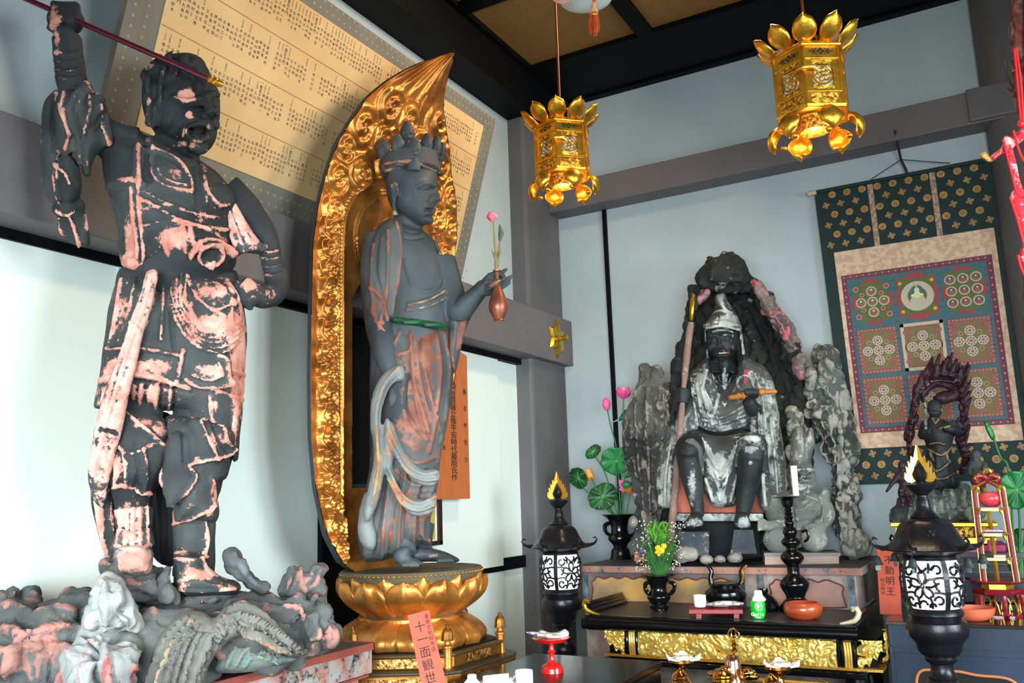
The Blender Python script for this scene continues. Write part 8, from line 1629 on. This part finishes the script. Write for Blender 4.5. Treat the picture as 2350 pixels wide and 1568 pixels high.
mb, _ = PLs(MB(), fa, 1686, [(1458, 1), (1462, 3), (1468, 5), (1474, 3), (1480, 6), (1486, 3), (1492, 6), (1498, 4), (1504, 6)], seg=16); mb.build('handle', BRASS, t)
for q in range(4):
    a = q * PI / 2 + .4; c0 = fa.p(1684, 1464, 0); up = np.array([0, 0, 1.0]); d = fa.u * math.cos(a) + fa.w * math.sin(a)
    m = MB(); m.tube([c0 - up * .006 + d * .003, c0 + d * 11 * fa.k + up * .002, c0 + d * 12 * fa.k + up * .014, c0 + d * 7 * fa.k + up * .026, c0 + up * .031], .0022, 6); m.build('prong', BRASS, t)
def censer(label, cx_, y, r, v, nm='brass_censer', cat='censer'):
    return turned(nm, label, cat, fa, cx_, [(y, 0), (y, 2), (y + 4, 5), (y + 7, r * .5), (y + 13, r * .85), (y + 17, r), (y + 19, r * .9), (y + 23, r * 1.02), (y + 27, r * .9), (y + 30, r), (y + 36, r * .8), (y + 50, r * .7), (y + 60, r * 1.0)], v, mat=BRASS)
censer('lidded brass incense pot in front of the brass bell', 1662, 1532, 22, .08); censer('small domed brass vessel before the left brass bowl', 1563, 1535, 17, .08, 'brass_vessel', 'vessel'); censer('small domed brass vessel before the right brass bowl', 1773, 1546, 17, .08, 'brass_vessel', 'vessel')
for (lab, pts) in (('curving brass plate left of the brass bell', [(1622, 1546), (1640, 1536), (1664, 1528), (1676, 1536), (1668, 1552), (1640, 1556)]), ('brass plate with leaf-like prongs right of the brass bell', [(1698, 1540), (1716, 1532), (1730, 1540), (1744, 1552), (1736, 1560), (1706, 1562)])):
    m = MB(); m.infl(fa, pts, .02, .04, .04, 4, prof=.4); o = sculpt(m, 'brass_plate', .004, BRASS, None, [([(pts[0][0] + 6, 1548), (pts[3][0] - 4, 1540)], 2, .004), ([(pts[0][0] + 10, 1554), (pts[3][0] - 2, 1550)], 2, -.004)], disp=(('CLOUDS', .015, .008),), off=fa.p(np.mean([p[0] for p in pts]), 1560)); tag(o, lab, 'plate')
# ================================================================ ON THE BLUE CABINET
fs2 = FrAt(on(2, 1.0, 2300, 1412)); RW = M_('dark_red_wood_gloss', sr(140, 28, 40), .25, 0, scale=6, coat=.4); PLM = M_('plum_lacquer', sr(150, 70, 96), .35, 0, scale=5)
ot = thing('offering_tower', 'narrow red and gilt offering tower of four shelves, an apple on top, on the cabinet', 'stand', fs2.p(2296, 1412))
T2 = lambda pts, w, mt, nm, sg=10: (lambda m: (T(m, pts, sg, fs2), m.build(nm, mt, ot)))(MB())
for (x0, y0, x1, y1) in ((2236, 1126, 2258, 1336), (2300, 1124, 2334, 1336)):
    for v in (.05,):
        m = MB(); m.tube([fs2.p(x0, y0, v), fs2.p(x1, y1, v)], 5.6 * fs2.k, 4); m.build('post', PLM, ot, smooth=False)
        for d in (-6.5, 6.5): m = MB(); m.tube([fs2.p(x0 + d, y0, v + .003), fs2.p(x1 + d, y1, v + .003)], .0028, 6); m.build('gilt_edge', GOLD, ot)
for s, x in ((1, 2236), (-1, 2300)): m = MB(); T(m, [(x - s * 6, 1126, .05, 3), (x, 1118, .05, 4), (x + s * 8, 1122, .05, 4), (x + s * 5, 1130, .05, 3)], 8, fs2); m.build('curled_tip', GOLD, ot)
m = MB(); m.tube([fs2.p(2262, 1120, -.03), fs2.p(2290, 1336, -.03)], .009, 4); m.build('rear_post', GOLD, ot, smooth=False)
for i, (x0, x1, y) in enumerate(((2240, 2306, 1166), (2246, 2314, 1224), (2252, 2322, 1280))):
    fbox(MB(), x0, x1, y - 3, y + 1, -.03, .06, fs2).build('shelf', M_('mauve_shelf', sr(126, 120, 150), .5), ot, smooth=False); fbox(MB(), x0 + 12, x1 - 14, y + 1, y + 7, .055, .062, fs2).build('gilt_rail', GOLD, ot, smooth=False)
    for s, x in ((1, x0), (-1, x1)): m = MB(); T(m, [(x + s * 2, y + 2, .06, 3), (x + s * 10, y + 4, .06, 3), (x + s * 6, y + 14, .06, 2.5)], 8, fs2); m.build('gilt_bracket', GOLD, ot)
m = MB()
for s in (-1, 1): T(m, [(2265, 1100, .02, 5), (2265 + s * 12, 1092, .02, 7), (2265 + s * 24, 1096, .02, 7), (2265 + s * 26, 1106, .02, 5), (2265 + s * 16, 1108, .02, 3)], 10, fs2); T(m, [(2265, 1104, .02, 4), (2265 + s * 18, 1112, .02, 4), (2265 + s * 30, 1122, .02, 3)], 8, fs2)
m.build('crest', RW, ot)
for s in (-1, 1): m = MB(); T(m, [(2265 + s * 4, 1106, .03, 2), (2265 + s * 20, 1114, .03, 2), (2265 + s * 32, 1126, .03, 2)], 6, fs2); T(m, [(2265 + s * 6, 1092, .035, 1.5), (2265 + s * 20, 1090, .035, 1.5), (2265 + s * 28, 1098, .035, 1.5), (2265 + s * 20, 1104, .035, 1.5)], 6, fs2); m.build('gilt_scroll', GOLD, ot)
m = MB(); T(m, [(2254, 1088, .02, 2), (2262, 1080, .02, 4), (2270, 1080, .02, 4), (2276, 1088, .02, 2)], 8, fs2); m.build('gilt_finial', GOLD, ot)
P6 = fs2.p(2298, 1412); k6 = fs2.k; a6 = math.atan2(fs2.w[1], fs2.w[0])
MB().lathe((P6[0], P6[1], fs2.p(2298, 1338)[2]), [(44 * k6, 0), (50 * k6, 3 * k6), (48 * k6, 6 * k6), (0, 7 * k6)], 6).build('foot_plate', RW, ot, smooth=False)
MB().lathe((P6[0], P6[1], fs2.p(2298, 1352)[2]), [(28 * k6, 0), (28 * k6, 13 * k6)], 6).build('gilt_neck', GOLD, ot, smooth=False)
MB().lathe((P6[0], P6[1], fs2.p(2298, 1362)[2]), [(44 * k6, 0), (46 * k6, 4 * k6), (40 * k6, 10 * k6), (0, 11 * k6)], 6).build('skirt_plate', RW, ot, smooth=False)
for i in range(6):
    a = a6 + i * PI / 3 + .2; p0 = np.array([P6[0], P6[1], 1.0]); d = np.array([math.cos(a), math.sin(a), 0]); h = fs2.p(2298, 1364)[2] - 1.0
    MB().tube([p0 + d * 40 * k6 + [0, 0, h], p0 + d * 43 * k6 + [0, 0, h * .6], p0 + d * 40 * k6 + [0, 0, h * .3], p0 + d * 45 * k6 + [0, 0, .004]], [.012, .010, .008, .012], 8).build('leg', RW, ot)
    d2 = np.array([math.cos(a + PI / 3), math.sin(a + PI / 3), 0]); 
    m = MB(); m.tube([p0 + d * 38 * k6 + (d2 - d) * 38 * k6 * (.25 + .5 * t_) + np.array([0, 0, h * (.15 + .65 * math.sin(PI * t_) ** .5)]) for t_ in np.linspace(0, 1, 11)], .003, 6); m.build('gilt_arch', GOLD, ot)
MB().lathe((P6[0], P6[1], 1.0), [(46 * k6, 0), (46 * k6, 3 * k6), (40 * k6, 4 * k6), (0, 4 * k6)], 6).build('base_ring', RW, ot, smooth=False)
ap = thing('apple', 'shiny pinkish red apple on the top shelf of the offering tower', 'fruit', fs2.p(2276, 1163, .01))
mb, _ = PLs(MB(), fs2, 2276, [(1134, 0), (1131, 4), (1129, 10), (1131, 17), (1138, 22), (1147, 23), (1156, 19), (1162, 12), (1164, 5), (1162, 0)], .01, seg=30); mb.build('flesh', M_('apple_skin', sr(222, 52, 74), .3, 0, col2=sr(236, 96, 100), scale=10, coat=.3), ap)
MB().tube([fs2.p(2276, 1134, .01), fs2.p(2278, 1127, .01)], .0015, 6).build('stalk', M_('brown_stalk', sr(90, 60, 30), .7), ap)
o = MB(); fbox(o, 2258, 2302, 1215, 1220, .0, .05, fs2); q = o.build('wrapped_sweet', M_('printed_sweet', sr(226, 226, 224), .5, 0, col2=sr(206, 150, 180), scale=60, lo=.55, hi=.6), None, smooth=False, bevel=.002); tag(q, 'flat printed sweet on the second shelf of the offering tower', 'sweet')
o = MB(); fbox(o, 2280, 2308, 1272, 1279, .0, .05, fs2); q = o.build('wrapped_sweet', M_('pink_sweet', sr(222, 182, 190), .4), None, smooth=False, bevel=.002); tag(q, 'pale pink packet on the lowest shelf of the offering tower', 'sweet')
t = thing('clay_dish', 'shallow orange clay dish on the blue cabinet beside the offering tower', 'dish', on(2, 1.0, 2234, 1424)); fd2 = FrAt(on(2, 1.0, 2234, 1424)); bs_ = fd2.O; k7 = fd2.k
MB().lathe(bs_, [(20 * k7, 0), (32 * k7, 5 * k7), (39 * k7, 14 * k7), (41 * k7, 24 * k7), (38 * k7, 25 * k7), (36 * k7, 14 * k7), (0, 8 * k7)], 40).build('body', M_('orange_clay', sr(226, 116, 84), .5, 0, col2=sr(206, 96, 66), scale=8), t)
t = thing('red_stand', 'small red lacquer stand with a white paper, half hidden behind the near black lantern', 'stand', on(2, 1.0, 2186, 1396)); fr2 = FrAt(on(2, 1.0, 2186, 1396))
fbox(MB(), 2168, 2208, 1342, 1356, -.05, .05, fr2).build('top', REDLACQ, t, smooth=False, bevel=.002); fbox(MB(), 2176, 2194, 1356, 1396, -.03, .03, fr2).build('pillar', REDLACQ, t, smooth=False)
q = MB(); fbox(q, 2172, 2212, 1332, 1341, -.04, .04, fr2); q = q.build('offering_paper', PAPER, None, smooth=False); tag(q, 'white folded paper on the small red stand behind the lantern', 'paper')
turned('drink_bottle', 'small green bottle half hidden behind the right-hand standing lantern', 'bottle', FrAt(on(2, 1.0, 2100, 1418)), 2100, [(1376, 0), (1378, 8), (1390, 13), (1410, 13), (1418, 10)], mat=M_('bright_green_glass', sr(20, 190, 60), .2))
# artificial lotus at the far right
lt2 = lt; fv_ = fv; fv = FrAt(on(1, -.75, 2330, 1150)); lt = thing('lotus_arrangement', 'big round green lotus leaf with a tall rolled leaf, at the far right edge', 'plant', fv.p(2330, 1330))
leaf(2334, 1124, 44, 44, .05, -.02, LFG, .3); leaf(2345, 1270, 34, 60, .0, .02, LFD, .3)
m = MB(); m.infl(fv, [(2257, 964), (2268, 972), (2280, 990), (2284, 1008), (2276, 1010), (2264, 990)], .02, .014, .014, 4); m.build('rolled_leaf', LFG, lt)
m = MB(); m.tube([fv.p(a[0], a[1], .02) for a in spline([(2280, 1006), (2296, 1050), (2316, 1090), (2330, 1330)], 5)], .005, 8); m.build('stem', SG, lt)
m = MB(); m.tube([fv.p(a[0], a[1], .0) for a in spline([(2334, 1124), (2340, 1200), (2338, 1330)], 5)], .005, 8); m.build('stem', SG, lt)
lt, fv = lt2, fv_
# ================================================================ DARK RED WOODEN FIGURE WITH BROCADE SASH, CUT BY THE RIGHT EDGE
fe = Fr(2340, 400, 2.1); RDW = M_('rough_red_wood', sr(110, 44, 32), .6, 0, col2=sr(60, 24, 20), scale=12, bmp=.6, bscale=40, stretch=(1, 1, .2))
rw = thing('wooden_figure', 'rough dark red wooden figure at the right edge, draped with a red brocade sash', 'statue', (fe.p(2400, 700)[0], fe.p(2400, 700)[1], 0))
m = MB(); m.infl(fe, [(2324, -60), (2322, 60), (2326, 140), (2320, 200), (2332, 250), (2344, 300), (2352, 360), (2346, 430), (2350, 520), (2360, 760), (2480, 760), (2480, -60)], 0, .06, .06, 10, prof=.5)
sculpt(m, 'body', .008, RDW, rw, [([(2332, 0), (2336, 120), (2332, 220)], 4, .01), ([(2342, 0), (2344, 120), (2346, 240)], 4, -.01)], disp=(('CLOUDS', .03, .02),), smooth=1)
m = MB(); m.tube([fe.p(2324, 210, .03), fe.p(2310, 200, .04), fe.p(2306, 214, .05)], .003, 6).tube([fe.p(2328, 110, .02), fe.p(2316, 90, .03), fe.p(2314, 60, .04)], .0025, 6).tube([fe.p(2324, 200, .02), fe.p(2310, 170, .03), fe.p(2306, 140, .04)], .0025, 6); m.build('twig', M_('dark_twig', sr(50, 40, 36), .8), rw)
MB().tube([fe.p(x, 760, -.0) * [1, 1, 0] for x in (2420,)] + [fe.p(2420, 720, 0)], .06, 16).build('support_post', RDW, rw)
BRC = worn('red_white_brocade', sr(200, 40, 56), sr(176, 30, 46), sr(232, 196, 190), sr(216, 160, 156), nscale=36, amp=.5, th=.12, bmp=.1, point=0); REDC = M_('red_cord', sr(226, 26, 44), .5)
m = MB(); m.infl(fe, [(2268, 362), (2290, 344), (2316, 318), (2340, 296), (2356, 290), (2352, 320), (2330, 336), (2304, 354), (2276, 372)], .05, .012, .012, 5, prof=.3)
m.infl(fe, [(2300, 318), (2316, 312), (2330, 360), (2344, 420), (2352, 440), (2346, 470), (2334, 446), (2322, 400), (2310, 360)], .055, .012, .012, 5, prof=.3)
m.infl(fe, [(2316, 450), (2330, 432), (2350, 440), (2360, 520), (2362, 560), (2348, 560), (2334, 510), (2322, 480)], .06, .012, .012, 5, prof=.3); m.infl(fe, [(2336, 584), (2352, 560), (2366, 590), (2366, 640), (2350, 626), (2342, 604)], .06, .012, .012, 5, prof=.3)
sculpt(m, 'brocade_sash', .005, BRC, rw, [], smooth=1)
m = MB(); m.infl(fe, [(2248, 358), (2262, 348), (2278, 370), (2266, 372)], .055, .010, .010, 4, prof=.3); m.build('sash_tip', M_('ochre_lining', sr(196, 150, 70), .6), rw)
m = MB()
for pts in ([(2328, 112), (2336, 200), (2344, 290)], [(2332, 112), (2344, 200), (2348, 290)], [(2302, 320), (2320, 390), (2336, 446), (2360, 452)], [(2318, 452), (2334, 500), (2350, 560)], [(2336, 586), (2346, 620), (2360, 646)], [(2326, 300), (2340, 350), (2352, 372)]): m.tube([fe.p(a[0], a[1], .07) for a in spline(pts, 4)], .0024, 8)
m.ball(fe.p(2345, 285, .07), .009, 10, 8); m.build('red_cord', REDC, rw)
